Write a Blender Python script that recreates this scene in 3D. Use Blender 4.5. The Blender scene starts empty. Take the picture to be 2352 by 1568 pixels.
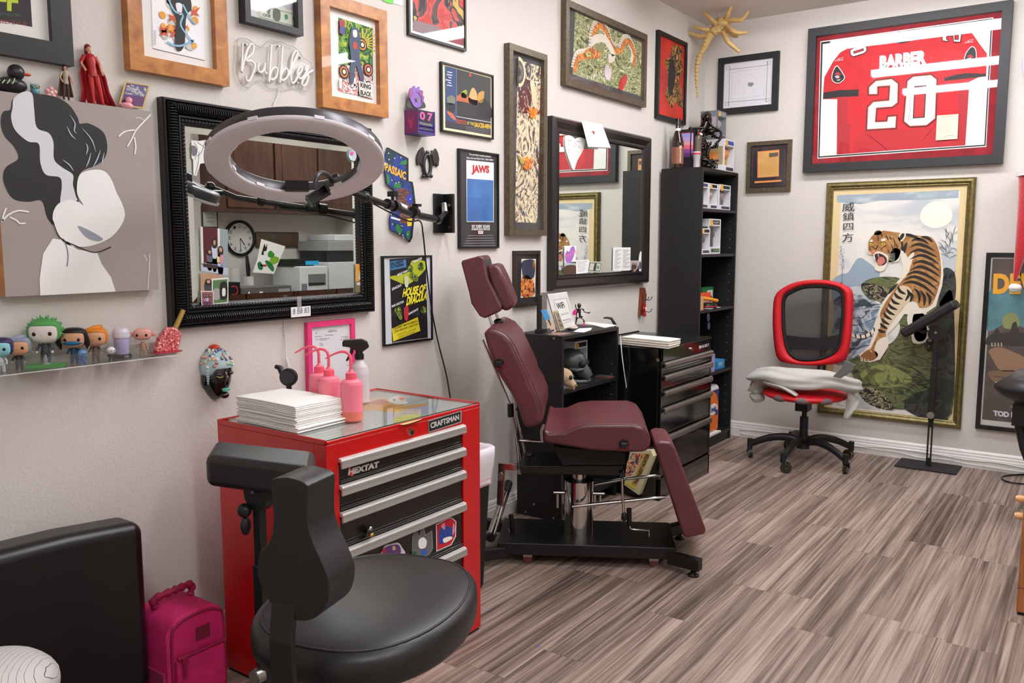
import bpy, math, random
from mathutils import Vector as V, Matrix
random.seed(7)
S = bpy.context.scene
COL = S.collection
# ---------------------------------------------------------------- camera
YAW, PIT, FPX, IW, IH = -0.618878, -0.116199, 1931.56, 2352, 1568
CAM = V((2.430, -5.759, 1.370))
_f = V((math.sin(YAW)*math.cos(PIT), math.cos(YAW)*math.cos(PIT), math.sin(PIT)))
_r = V((math.cos(YAW), -math.sin(YAW), 0))
_u = _r.cross(_f)
cd = bpy.data.cameras.new('camera'); cam = bpy.data.objects.new('camera', cd); COL.objects.link(cam)
cd.sensor_width = 36; cd.lens = FPX/IW*36; cd.clip_start = .05
cam.matrix_world = Matrix(((_r.x, _u.x, -_f.x, CAM.x), (_r.y, _u.y, -_f.y, CAM.y), (_r.z, _u.z, -_f.z, CAM.z), (0, 0, 0, 1)))
S.camera = cam
S.view_settings.view_transform = 'Standard'; S.view_settings.look = 'None'
S.view_settings.gamma = 1; S.view_settings.exposure = 1.82; S.view_settings.use_curve_mapping = False
w = bpy.data.worlds.new('world'); S.world = w; w.use_nodes = True
w.node_tree.nodes['Background'].inputs[0].default_value = (.5, .5, .5, 1)
w.node_tree.nodes['Background'].inputs[1].default_value = .3
S.cycles.max_bounces = 10; S.cycles.diffuse_bounces = 5; S.cycles.glossy_bounces = 5
S.cycles.transparent_max_bounces = 16
S.cycles.use_denoising = True
LIGHT = 10.0          # radiance of the ceiling tubes' diffusers
CEIL = 2.88; RX = 3.81; FY = -7.4   # room: x 0..RX, y FY..0

# ---------------------------------------------------------------- helpers: image ray -> point on a real surface
def ray(x, y): return (_f*FPX + _r*(x-IW/2) + _u*(IH/2-y)).normalized()
class Pl:
    def __init__(s, o, r, u): s.o = V(o); s.r = V(r).normalized(); s.u = V(u).normalized(); s.n = s.r.cross(s.u)
    def at(s, u, v, h=0): return s.o + s.r*u + s.u*v + s.n*h
    def hit(s, px, py, h=0):
        d = ray(px, py); o = s.o + s.n*h
        return CAM + d*((o-CAM).dot(s.n)/d.dot(s.n))
    def uv(s, px, py, h=0): q = s.hit(px, py, h)-s.o; return q.dot(s.r), q.dot(s.u)
    def pts(s, pp, h=0): return [s.hit(a, b, h) for a, b in pp]
    def sh(s, h): return Pl(s.o+s.n*h, s.r, s.u)
PA = Pl((0, 0, 0), (0, 1, 0), (0, 0, 1))      # left wall, out = +x
PB = Pl((0, 0, 0), (1, 0, 0), (0, 0, 1))      # back wall, out = -y
PC = Pl((3.81, 0, 0), (0, -1, 0), (0, 0, 1))  # right wall, out = -x
def ZP(px, py, z): d = ray(px, py); return CAM + d*((z-CAM.z)/d.z)
def MR(px, py, X):  # what the left wall mirror shows at this pixel, on the plane x = X
    q = PA.hit(px, py, .02); d = (q-CAM).normalized(); d.x = -d.x
    return q + d*((X-q.x)/d.x)
def cv(x0, y0, s, L): return [(x0+a*s, y0+b*s) for a, b in L]
def cr(P, closed=False, n=6):
    P = [V(p) if len(p) == 3 else V((p[0], p[1], 0)) for p in P]; two = True; out = []; N = len(P)
    for i in range(N if closed else N-1):
        g = (lambda k: P[k % N]) if closed else (lambda k: P[max(0, min(N-1, k))])
        a, b, c, d = g(i-1), g(i), g(i+1), g(i+2)
        for k in range(n):
            t = k/n
            out.append(.5*((2*b)+(c-a)*t+(2*a-5*b+4*c-d)*t*t+(3*b-a-3*c+d)*t**3))
    if not closed: out.append(P[-1])
    return out
def cr2(P, closed=True, n=5): return [(q.x, q.y) for q in cr([(a, b, 0) for a, b in P], closed, n)]
def inset(P, d):
    A = sum(P[i-1][0]*P[i][1]-P[i][0]*P[i-1][1] for i in range(len(P))); sg = 1 if A > 0 else -1; out = []
    N = len(P)
    for i in range(N):
        a, b, c = V(P[i-1]).to_2d() if 0 else V((P[i-1][0], P[i-1][1])), V((P[i][0], P[i][1])), V((P[(i+1) % N][0], P[(i+1) % N][1]))
        e1 = (b-a).normalized(); e2 = (c-b).normalized()
        n1 = V((-e1.y, e1.x))*sg; n2 = V((-e2.y, e2.x))*sg; m = n1+n2
        if m.length < 1e-6: m = n1
        m.normalize(); k = d/max(.45, m.dot(n1)); out.append((b.x+m.x*k, b.y+m.y*k))
    return out

# ---------------------------------------------------------------- materials
def lin(c): return tuple(((v/255)/12.92 if v/255 <= .04045 else ((v/255+.055)/1.055)**2.4) for v in c[:3])+(1,)
MATS = {}
def mat(name, c=(200, 200, 200), rough=.5, metal=0, bump=0, bscale=100, coat=0, emit=None, es=0, spec=.5, trans=0, alpha=1, sheen=0, var=0, vscale=8, sss=0):
    if name in MATS: return MATS[name]
    m = bpy.data.materials.new(name); m.use_nodes = True; nt = m.node_tree; b = nt.nodes['Principled BSDF']
    b.inputs['Base Color'].default_value = lin(c); b.inputs['Roughness'].default_value = rough; b.inputs['Metallic'].default_value = metal
    b.inputs['Specular IOR Level'].default_value = spec; b.inputs['Coat Weight'].default_value = coat; b.inputs['Coat Roughness'].default_value = .08
    b.inputs['Transmission Weight'].default_value = trans; b.inputs['Alpha'].default_value = alpha; b.inputs['Sheen Weight'].default_value = sheen
    b.inputs['Subsurface Weight'].default_value = sss
    if emit: b.inputs['Emission Color'].default_value = lin(emit); b.inputs['Emission Strength'].default_value = es
    if bump or var: tc = nt.nodes.new('ShaderNodeTexCoord')
    if bump:
        nz = nt.nodes.new('ShaderNodeTexNoise'); nz.inputs['Scale'].default_value = bscale; nz.inputs['Detail'].default_value = 3
        bp = nt.nodes.new('ShaderNodeBump'); bp.inputs['Strength'].default_value = bump; bp.inputs['Distance'].default_value = .004
        nt.links.new(tc.outputs['Object'], nz.inputs['Vector']); nt.links.new(nz.outputs['Fac'], bp.inputs['Height']); nt.links.new(bp.outputs['Normal'], b.inputs['Normal'])
    if var:
        nv = nt.nodes.new('ShaderNodeTexNoise'); nv.inputs['Scale'].default_value = vscale; nv.inputs['Detail'].default_value = 4
        r = nt.nodes.new('ShaderNodeValToRGB'); a = lin(c)
        r.color_ramp.elements[0].color = tuple(x*(1-var) for x in a[:3])+(1,); r.color_ramp.elements[1].color = tuple(min(1, x*(1+var)) for x in a[:3])+(1,)
        r.color_ramp.elements[0].position = .35; r.color_ramp.elements[1].position = .65
        nt.links.new(tc.outputs['Object'], nv.inputs['Vector']); nt.links.new(nv.outputs['Fac'], r.inputs[0]); nt.links.new(r.outputs[0], b.inputs['Base Color'])
    MATS[name] = m; return m
def artmat(name, stops, scale=8, dist=3, detail=4, stretch=(1, 1, 1), rough=.6, const=True, kind='noise', seed=0):
    """busy printed or painted picture: distorted noise through a colour ramp"""
    if name in MATS: return MATS[name]
    m = bpy.data.materials.new(name); m.use_nodes = True; nt = m.node_tree; b = nt.nodes['Principled BSDF']; b.inputs['Roughness'].default_value = rough
    tc = nt.nodes.new('ShaderNodeTexCoord'); mp = nt.nodes.new('ShaderNodeMapping'); mp.inputs['Scale'].default_value = stretch; mp.inputs['Location'].default_value = (seed, seed*.7, seed*1.3)
    if kind == 'wave':
        t = nt.nodes.new('ShaderNodeTexWave'); t.inputs['Distortion'].default_value = dist; t.inputs['Scale'].default_value = scale; t.inputs['Detail'].default_value = detail; t.inputs['Detail Scale'].default_value = 1.5; t.bands_direction = 'DIAGONAL'
    else:
        t = nt.nodes.new('ShaderNodeTexNoise'); t.inputs['Scale'].default_value = scale; t.inputs['Detail'].default_value = detail; t.inputs['Distortion'].default_value = dist
    r = nt.nodes.new('ShaderNodeValToRGB'); r.color_ramp.interpolation = 'CONSTANT' if const else 'LINEAR'
    el = r.color_ramp.elements
    while len(el) < len(stops): el.new(.5)
    for e, (p, c) in zip(el, sorted(stops)): e.position = p; e.color = lin(c)
    nt.links.new(tc.outputs['Object'], mp.inputs[0]); nt.links.new(mp.outputs[0], t.inputs['Vector']); nt.links.new(t.outputs['Fac'], r.inputs[0]); nt.links.new(r.outputs[0], b.inputs['Base Color'])
    MATS[name] = m; return m
def woodmat(name, c1, c2, rough=.35, axis=(1, 1, 1), scale=6, coat=.2):
    if name in MATS: return MATS[name]
    m = bpy.data.materials.new(name); m.use_nodes = True; nt = m.node_tree; b = nt.nodes['Principled BSDF']; b.inputs['Roughness'].default_value = rough; b.inputs['Coat Weight'].default_value = coat
    tc = nt.nodes.new('ShaderNodeTexCoord'); mp = nt.nodes.new('ShaderNodeMapping'); mp.inputs['Scale'].default_value = axis
    t = nt.nodes.new('ShaderNodeTexNoise'); t.inputs['Scale'].default_value = scale; t.inputs['Detail'].default_value = 5; t.inputs['Distortion'].default_value = 1.2
    r = nt.nodes.new('ShaderNodeValToRGB'); r.color_ramp.elements[0].color = lin(c1); r.color_ramp.elements[1].color = lin(c2); r.color_ramp.elements[0].position = .3; r.color_ramp.elements[1].position = .7
    nt.links.new(tc.outputs['Object'], mp.inputs[0]); nt.links.new(mp.outputs[0], t.inputs['Vector']); nt.links.new(t.outputs['Fac'], r.inputs[0]); nt.links.new(r.outputs[0], b.inputs['Base Color'])
    MATS[name] = m; return m
def panemat(name, tint=(1, 1, 1), ior=1.45, rough=.02, base=0.0):
    """clear pane or acrylic: see-through, mirror-like by Fresnel"""
    if name in MATS: return MATS[name]
    m = bpy.data.materials.new(name); m.use_nodes = True; nt = m.node_tree; nt.nodes.clear()
    o = nt.nodes.new('ShaderNodeOutputMaterial'); mx = nt.nodes.new('ShaderNodeMixShader'); t = nt.nodes.new('ShaderNodeBsdfTransparent'); g = nt.nodes.new('ShaderNodeBsdfGlossy')
    t.inputs[0].default_value = tint+(1,); g.inputs['Roughness'].default_value = rough; f0 = ((ior-1)/(ior+1))**2+base
    f = nt.nodes.new('ShaderNodeLayerWeight'); f.inputs[0].default_value = .5
    p5 = nt.nodes.new('ShaderNodeMath'); p5.operation = 'POWER'; p5.inputs[1].default_value = 5; ad = nt.nodes.new('ShaderNodeMath'); ad.operation = 'MULTIPLY_ADD'; ad.inputs[1].default_value = 1-f0; ad.inputs[2].default_value = f0
    nt.links.new(f.outputs['Facing'], p5.inputs[0]); nt.links.new(p5.outputs[0], ad.inputs[0]); nt.links.new(ad.outputs[0], mx.inputs[0]); nt.links.new(t.outputs[0], mx.inputs[1]); nt.links.new(g.outputs[0], mx.inputs[2]); nt.links.new(mx.outputs[0], o.inputs[0])
    MATS[name] = m; return m
def wallmat():
    return mat('wall_paint', (214, 209, 202), .75, bump=.38, bscale=150, spec=.25)
def floormat():
    m = bpy.data.materials.new('vinyl_planks'); m.use_nodes = True; nt = m.node_tree; b = nt.nodes['Principled BSDF']; N = nt.nodes.new; L = nt.links.new
    g = N('ShaderNodeNewGeometry'); sp = N('ShaderNodeSeparateXYZ'); L(g.outputs['Position'], sp.inputs[0])
    def M(op, a, c=None, d=None):
        n = N('ShaderNodeMath'); n.operation = op
        for i, q in enumerate((a, c, d)):
            if q is None: continue
            if isinstance(q, (int, float)): n.inputs[i].default_value = q
            else: L(q, n.inputs[i])
        return n.outputs[0]
    xr = M('DIVIDE', M('ADD', sp.outputs[0], .002), .1575); row = M('FLOOR', xr)
    wn = N('ShaderNodeTexWhiteNoise'); wn.noise_dimensions = '1D'; L(row, wn.inputs['W'])
    yy = M('ADD', M('DIVIDE', sp.outputs[1], .93), M('MULTIPLY', wn.outputs['Value'], 7.3)); pk = M('FLOOR', yy)
    wc = N('ShaderNodeCombineXYZ'); L(row, wc.inputs[0]); L(pk, wc.inputs[1]); w2 = N('ShaderNodeTexWhiteNoise'); w2.noise_dimensions = '3D'; L(wc.outputs[0], w2.inputs['Vector'])
    rnd = w2.outputs['Value']
    def grain(sx, sy, det, dis, off):
        c = N('ShaderNodeCombineXYZ'); L(M('MULTIPLY', sp.outputs[0], sx), c.inputs[0]); L(M('MULTIPLY', sp.outputs[1], sy), c.inputs[1]); L(M('MULTIPLY', rnd, off), c.inputs[2])
        n = N('ShaderNodeTexNoise'); n.inputs['Scale'].default_value = 1; n.inputs['Detail'].default_value = det; n.inputs['Distortion'].default_value = dis; L(c.outputs[0], n.inputs['Vector']); return n.outputs['Fac']
    a = grain(56, 1.0, 4, .7, 40); c = grain(210, 3.5, 3, .2, 70); d = grain(15, .5, 3, 1.0, 90)
    v = M('ADD', M('ADD', M('MULTIPLY', a, .5), M('MULTIPLY', c, .28)), M('MULTIPLY', d, .44)); v = M('ADD', v, M('MULTIPLY', M('SUBTRACT', rnd, .5), .1))
    r = N('ShaderNodeValToRGB'); el = r.color_ramp.elements
    for p, cc in ((.45, (76, 64, 57)), (.54, (110, 94, 84)), (.63, (142, 123, 112)), (.75, (174, 155, 143))): 
        e = el.new(p); e.color = lin(cc)
    el.remove(el[0]); el.remove(el[-1]) if el[-1].position > .9 else None
    L(v, r.inputs[0])
    fx = M('FRACT', xr); fy = M('FRACT', yy)
    ex = M('MINIMUM', fx, M('SUBTRACT', 1, fx)); ey = M('MINIMUM', fy, M('SUBTRACT', 1, fy))
    s = M('MAXIMUM', M('LESS_THAN', ex, .006), M('LESS_THAN', ey, .0014))
    mx = N('ShaderNodeMix'); mx.data_type = 'RGBA'; L(M('MULTIPLY', s, .45), mx.inputs[0]); L(r.outputs[0], mx.inputs[6]); mx.inputs[7].default_value = lin((70, 58, 52)); L(mx.outputs[2], b.inputs['Base Color'])
    b.inputs['Roughness'].default_value = .42; b.inputs['Specular IOR Level'].default_value = .4
    bp = N('ShaderNodeBump'); bp.inputs['Strength'].default_value = .12; bp.inputs['Distance'].default_value = .003; L(c, bp.inputs['Height']); L(bp.outputs[0], b.inputs['Normal'])
    return m
WHITE = mat('white_paper', (236, 234, 230), .6); BLACK = mat('satin_black', (16, 15, 16), .4); BLK2 = mat('matte_black', (24, 23, 23), .7)
CHROME = mat('chrome', (205, 203, 200), .12, 1); STEEL = mat('brushed_steel', (170, 168, 165), .32, 1)
PVC = mat('black_vinyl', (25, 25, 26), .42, bump=.06, bscale=350, spec=.55); GLASS = panemat('pane')
INK = mat('ink', (22, 20, 22), .6); INKW = mat('white_ink', (240, 240, 238), .6)

# ---------------------------------------------------------------- mesh builder
class MB:
    def __init__(s): s.v = []; s.f = []; s.fm = []; s.fs = []; s.mats = []
    def mi(s, m):
        if m not in s.mats: s.mats.append(m)
        return s.mats.index(m)
    def add(s, vs, fs, m, sm=False):
        b = len(s.v); s.v += [V(x) for x in vs]; k = s.mi(m)
        for f in fs: s.f.append([b+i for i in f]); s.fm.append(k); s.fs.append(sm)
        return s
    def obox(s, o, a, b, c, m):
        o, a, b, c = V(o), V(a), V(b), V(c)
        vs = [o, o+a, o+a+b, o+b, o+c, o+a+c, o+a+b+c, o+b+c]
        fs = [(0, 3, 2, 1), (4, 5, 6, 7), (0, 1, 5, 4), (1, 2, 6, 5), (2, 3, 7, 6), (3, 0, 4, 7)]
        if a.cross(b).dot(c) < 0: fs = [f[::-1] for f in fs]
        return s.add(vs, fs, m)
    def box(s, a, b, m):
        a, b = [min(x, y) for x, y in zip(a, b)], [max(x, y) for x, y in zip(a, b)]
        return s.obox(a, (b[0]-a[0], 0, 0), (0, b[1]-a[1], 0), (0, 0, b[2]-a[2]), m)
    def pbox(s, pl, u0, u1, v0, v1, h0, h1, m): return s.obox(pl.at(u0, v0, h0), pl.r*(u1-u0), pl.u*(v1-v0), pl.n*(h1-h0), m)
    def tube(s, P, r, m, n=8, cap=True, sm=True, closed=False, flat=1):
        P = [V(p) for p in P]; N = len(P); R = r if isinstance(r, (list, tuple)) else [r]*N
        t0 = (P[1]-P[0]).normalized(); ref = V((0, 0, 1)) if abs(t0.z) < .9 else V((1, 0, 0)); x = t0.cross(ref).normalized(); rings = []
        for i, p in enumerate(P):
            t = (P[(i+1) % N]-P[i-1]) if closed else (P[min(N-1, i+1)]-P[max(0, i-1)])
            if t.length < 1e-9: t = t0
            t.normalize(); x = (x-t*x.dot(t)); x = x.normalized() if x.length > 1e-6 else t.orthogonal().normalized(); y = t.cross(x)
            rings.append([p+(x*math.cos(2*math.pi*k/n)*flat+y*math.sin(2*math.pi*k/n))*R[i] for k in range(n)])
        vs = [q for g in rings for q in g]; fs = []
        for i in range(N if closed else N-1):
            j = (i+1) % N
            for k in range(n): k2 = (k+1) % n; fs.append((i*n+k, i*n+k2, j*n+k2, j*n+k))
        s.add(vs, fs, m, sm)
        if cap and not closed:
            s.add(rings[0], [tuple(range(n))[::-1]], m); s.add(rings[-1], [tuple(range(n))], m)
        return s
    def cyl(s, a, b, r, m, r1=None, n=24): return s.tube([a, b], [r, r if r1 is None else r1], m, n)
    def lathe(s, prof, o, m, n=24, ax=(0, 0, 1), sm=True, mats=None):
        ax = V(ax).normalized(); x = ax.orthogonal().normalized(); y = ax.cross(x); o = V(o)
        for i in range(len(prof)-1):
            (r0, z0), (r1, z1) = prof[i], prof[i+1]; mm = mats[i] if mats else m
            A = [o+ax*z0+(x*math.cos(2*math.pi*k/n)+y*math.sin(2*math.pi*k/n))*r0 for k in range(n)]
            B = [o+ax*z1+(x*math.cos(2*math.pi*k/n)+y*math.sin(2*math.pi*k/n))*r1 for k in range(n)]
            s.add(A+B, [(k, (k+1) % n, n+(k+1) % n, n+k) for k in range(n)], mm, sm)
        return s
    def ell(s, c, r, m, rot=None, nu=18, nv=12, f=None):
        c = V(c); R = rot if rot is not None else Matrix.Identity(3); r = (r, r, r) if isinstance(r, (int, float)) else r
        vs = []; fs = []
        for j in range(nv+1):
            t = math.pi*j/nv
            for k in range(nu):
                a = 2*math.pi*k/nu; q = V((math.sin(t)*math.cos(a), math.sin(t)*math.sin(a), math.cos(t)))
                if f: q = f(q)
                vs.append(c+R@V((q.x*r[0], q.y*r[1], q.z*r[2])))
        for j in range(nv):
            for k in range(nu): k2 = (k+1) % nu; fs.append((j*nu+k, (j+1)*nu+k, (j+1)*nu+k2, j*nu+k2))
        return s.add(vs, fs, m, True)
    def prism(s, P, vec, m, side=None, sm=False):
        P = [V(p) for p in P]; vec = V(vec); n = len(P)
        nn = V((0, 0, 0))
        for i in range(n): nn += (P[i]-P[0]).cross(P[(i+1) % n]-P[0])
        if nn.dot(vec) > 0: P = P[::-1]
        s.add(P, [tuple(range(n))], m); s.add([p+vec for p in P], [tuple(range(n))[::-1]], m)
        s.add(P+[p+vec for p in P], [(i, i+n, (i+1) % n+n, (i+1) % n) for i in range(n)], side or m, sm); return s
    def solid(s, P, vec, m):   # shared-vertex prism, so that a bevel can round it
        P = [V(p) for p in P]; vec = V(vec); n = len(P); nn = V((0, 0, 0))
        for i in range(n): nn += (P[i]-P[0]).cross(P[(i+1) % n]-P[0])
        if nn.dot(vec) > 0: P = P[::-1]
        return s.add(P+[p+vec for p in P], [tuple(range(n)), tuple(range(n, 2*n))[::-1]]+[(i, i+n, (i+1) % n+n, (i+1) % n) for i in range(n)], m)
    def flat(s, P, m): return s.add(P, [tuple(range(len(P)))], m)
    def px(s, pl, h, pp, m, smooth=False):
        if smooth: pp = cr2(pp)
        P = pl.pts(pp, h); nn = V((0, 0, 0))
        for i in range(len(P)): nn += (P[i]-P[0]).cross(P[(i+1) % len(P)]-P[0])
        return s.flat(P if nn.dot(pl.n) > 0 else P[::-1], m)
    def line(s, pl, h, pp, w, m, smooth=False, taper=False):
        """ribbon of real width w along pixel points"""
        P = [pl.uv(a, b, h) for a, b in pp]
        if smooth: P = [(q.x, q.y) for q in cr([(a, b, 0) for a, b in P], False, 5)]
        return s.uvline(pl, h, P, w, m, taper)
    def uvline(s, pl, h, P, w, m, taper=False):
        L = []; R = []; N = len(P)
        for i in range(N):
            a = V(P[max(0, i-1)]); b = V(P[min(N-1, i+1)]); t = (b-a)
            t = t.normalized() if t.length > 1e-9 else V((1, 0)); k = w/2*(math.sin(math.pi*(i+.35)/(N-.3)) if taper else 1)
            q = V((-t.y, t.x))*k; L.append(pl.at(P[i][0]+q.x, P[i][1]+q.y, h)); R.append(pl.at(P[i][0]-q.x, P[i][1]-q.y, h))
        return s.add(R+L, [(i, i+1, N+i+1, N+i) for i in range(N-1)], m)
    def rect(s, pl, h, u0, u1, v0, v1, m): return s.add([pl.at(u0, v0, h), pl.at(u1, v0, h), pl.at(u1, v1, h), pl.at(u0, v1, h)], [(0, 1, 2, 3)], m)
    def disc(s, pl, h, u, v, ru, m, rv=None, n=20):
        rv = rv or ru; return s.add([pl.at(u+ru*math.cos(2*math.pi*k/n), v+rv*math.sin(2*math.pi*k/n), h) for k in range(n)], [tuple(range(n))], m)
    def text(s, body, m, ll, lr, ul, bold=0, shear=0, thick=0):
        """lettering fitted to the parallelogram lower-left, lower-right, upper-left"""
        vs, fs = glyphs(body, bold, shear)
        x0 = min(v[0] for v in vs); x1 = max(v[0] for v in vs); y0 = min(v[1] for v in vs); y1 = max(v[1] for v in vs)
        ll, lr, ul = V(ll), V(lr), V(ul); n = (lr-ll).cross(ul-ll).normalized()
        P = [ll+(lr-ll)*((a-x0)/(x1-x0))+(ul-ll)*((b-y0)/(y1-y0)) for a, b in vs]
        if thick:
            s.add([p+n*thick for p in P], fs, m); k = len(P)
            ed = {}
            for f in fs:
                for i in range(len(f)): e = (f[i], f[(i+1) % len(f)]); ed[e] = 1
            s.add(P+[p+n*thick for p in P], [(a, b, b+k, a+k) for a, b in ed if (b, a) not in ed], m)
        else: s.add(P, fs, m)
        return s
    def ptext(s, body, pl, h, ll, lr, ul, m, **k): return s.text(body, m, pl.hit(*ll, h), pl.hit(*lr, h), pl.hit(*ul, h), **k)
    def utext(s, body, pl, h, u0, u1, v0, v1, m, **k): return s.text(body, m, pl.at(u0, v0, h), pl.at(u1, v0, h), pl.at(u0, v1, h), **k)
    def build(s, name, parent=None, label=None, bevel=0, seg=2, sub=0, kind=None, origin=None):
        me = bpy.data.meshes.new(name)
        if parent is not None: o3 = V(LOC[parent.name])
        elif origin is not None: o3 = V(origin)
        else:
            lo = [min(v[i] for v in s.v) for i in range(3)]; hi = [max(v[i] for v in s.v) for i in range(3)]; o3 = V(((lo[0]+hi[0])/2, (lo[1]+hi[1])/2, lo[2]))
        me.from_pydata([v-o3 for v in s.v], [], s.f)
        for m in s.mats: me.materials.append(m)
        me.polygons.foreach_set('material_index', s.fm)
        me.polygons.foreach_set('use_smooth', [True]*len(s.f) if (bevel or sub) else s.fs)
        me.update()
        o = bpy.data.objects.new(name, me); COL.objects.link(o)
        if parent is not None:
            o.parent = parent
            LOC[o.name] = o3
        else: o.location = o3; LOC[o.name] = o3
        if bevel:
            b = o.modifiers.new('bevel', 'BEVEL'); b.width = bevel; b.segments = seg; b.limit_method = 'ANGLE'; b.angle_limit = math.radians(35); b.harden_normals = True
        if sub: b = o.modifiers.new('sub', 'SUBSURF'); b.levels = sub; b.render_levels = sub
        if label: o['label'] = label
        if kind: o['kind'] = kind
        return o
LOC = {}
_G = {}
_fc = bpy.data.curves.new('lettering', 'FONT'); _fo = bpy.data.objects.new('lettering', _fc); COL.objects.link(_fo)
def glyphs(body, bold=0, shear=0):
    k = (body, bold, shear)
    if k not in _G:
        _fc.body = body; _fc.offset = bold; _fc.shear = shear; _fc.resolution_u = 3
        bpy.context.view_layer.update()
        me = bpy.data.meshes.new_from_object(_fo.evaluated_get(bpy.context.evaluated_depsgraph_get()))
        _G[k] = ([(v.co.x, v.co.y) for v in me.vertices], [tuple(p.vertices) for p in me.polygons]); bpy.data.meshes.remove(me)
    return _G[k]
def thing(name, label, cat, loc, group=None):
    o = bpy.data.objects.new(name, None); COL.objects.link(o); o.location = loc; o.empty_display_size = .05; o['label'] = label; o['category'] = cat
    if group: o['group'] = group
    LOC[o.name] = V(loc); return o
def tag(o, label, cat, group=None):
    o['label'] = label; o['category'] = cat
    if group: o['group'] = group
    return o
def single(mb, name, label, cat, group=None, **k): return tag(mb.build(name, **k), label, cat, group)
def clone(o, loc, label=None, group=None, rotz=0):
    c = o.copy(); COL.objects.link(c); c.location = loc; LOC[c.name] = V(loc); c.rotation_euler = (0, 0, rotz)
    if label: c['label'] = label
    if group: c['group'] = group
    for ch in list(o.children):
        d = ch.copy(); COL.objects.link(d); d.parent = c
        for g in list(ch.children): e = g.copy(); COL.objects.link(e); e.parent = d
    return c
def struct(mb, name, **k): return mb.build(name, kind='structure', **k)
# ================================================================ the room
WALL = wallmat(); TRIM = mat('white_trim', (232, 228, 224), .35); CEILM = mat('ceiling_paint', (226, 220, 214), .9, bump=.6, bscale=90, spec=.1)
m = MB(); m.rect(Pl((0, 0, 0), (1, 0, 0), (0, 1, 0)), 0, 0, RX, FY, 0, floormat()); m.box((0, FY, -.05), (RX, 0, -.002), BLK2); struct(m, 'floor', origin=(0, 0, 0))
m = MB(); m.box((0, FY, CEIL), (RX, 0, CEIL+.1), CEILM); struct(m, 'ceiling')
m = MB(); m.box((-.1, FY, 0), (0, .1, CEIL), WALL); struct(m, 'wall_left')
m = MB(); m.box((0, 0, 0), (RX, .1, CEIL), WALL); struct(m, 'wall_back')
m = MB(); m.box((RX, FY, 0), (RX+.1, .1, CEIL), WALL); struct(m, 'wall_right')
m = MB(); m.box((-.1, FY-.1, 0), (RX+.1, FY, CEIL), WALL); struct(m, 'wall_front')
def baseboard(name, pl, u0, u1):
    m = MB(); pr = [(0, 0), (.016, 0), (.016, .062), (.012, .066), (.012, .078), (.009, .084), (.009, .095), (.004, .104), (0, .107)]
    m.prism([pl.at(u0, b, a) for a, b in pr], pl.r*(u1-u0), TRIM); struct(m, name)
baseboard('baseboard_left', PA, FY, -.001); baseboard('baseboard_back', PB, 0.017, RX-.62)
# ceiling lights
DIFF = mat('lit_diffuser', (255, 255, 255), .5, emit=(252, 251, 255), es=LIGHT)
FIX = mat('fixture_white', (225, 224, 222), .5)
def strip(y, x0, x1, lab):
    t = thing('ceiling_light', lab, 'light', ((x0+x1)/2, y, CEIL), 'fluorescent strips on the ceiling')
    m = MB(); m.box((x0, y-.085, CEIL-.03), (x1, y+.085, CEIL-.0005), FIX); m.box((x0-.012, y-.09, CEIL-.085), (x0, y+.09, CEIL-.0005), FIX); m.box((x1, y-.09, CEIL-.085), (x1+.012, y+.09, CEIL-.0005), FIX); m.build('housing', t)
    m = MB(); P = [V((x0+.001, y+.082*math.cos(a), CEIL-.031-.05*math.sin(a))) for a in [math.pi*k/10 for k in range(11)]]
    m.prism(P, (x1-x0-.002, 0, 0), DIFF, sm=True); m.build('diffuser', t)
for y, x0, x1, lab in ((-1.0, .62, 2.05, 'fluorescent ceiling strip nearest the back wall, mirrored in the jersey glass'), (-2.28, .62, 2.05, 'second fluorescent ceiling strip from the back wall, above the recliner'),
        (-3.4, .66, 2.05, 'third fluorescent ceiling strip from the back wall, above the red tool chest'), (-4.6, 2.3, 3.6, 'ceiling strip on the right side of the room, nearest the camera'), (-5.9, 1.9, 3.3, 'ceiling strip behind the camera, farthest from the back wall'), (-.9, 2.6, 3.4, 'short added ceiling strip brightening the reflected wall cabinets'),  # the last, short strip is an unseen lamp added to brighten the mirrored side
        ): strip(y, x0, x1, lab)

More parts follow.
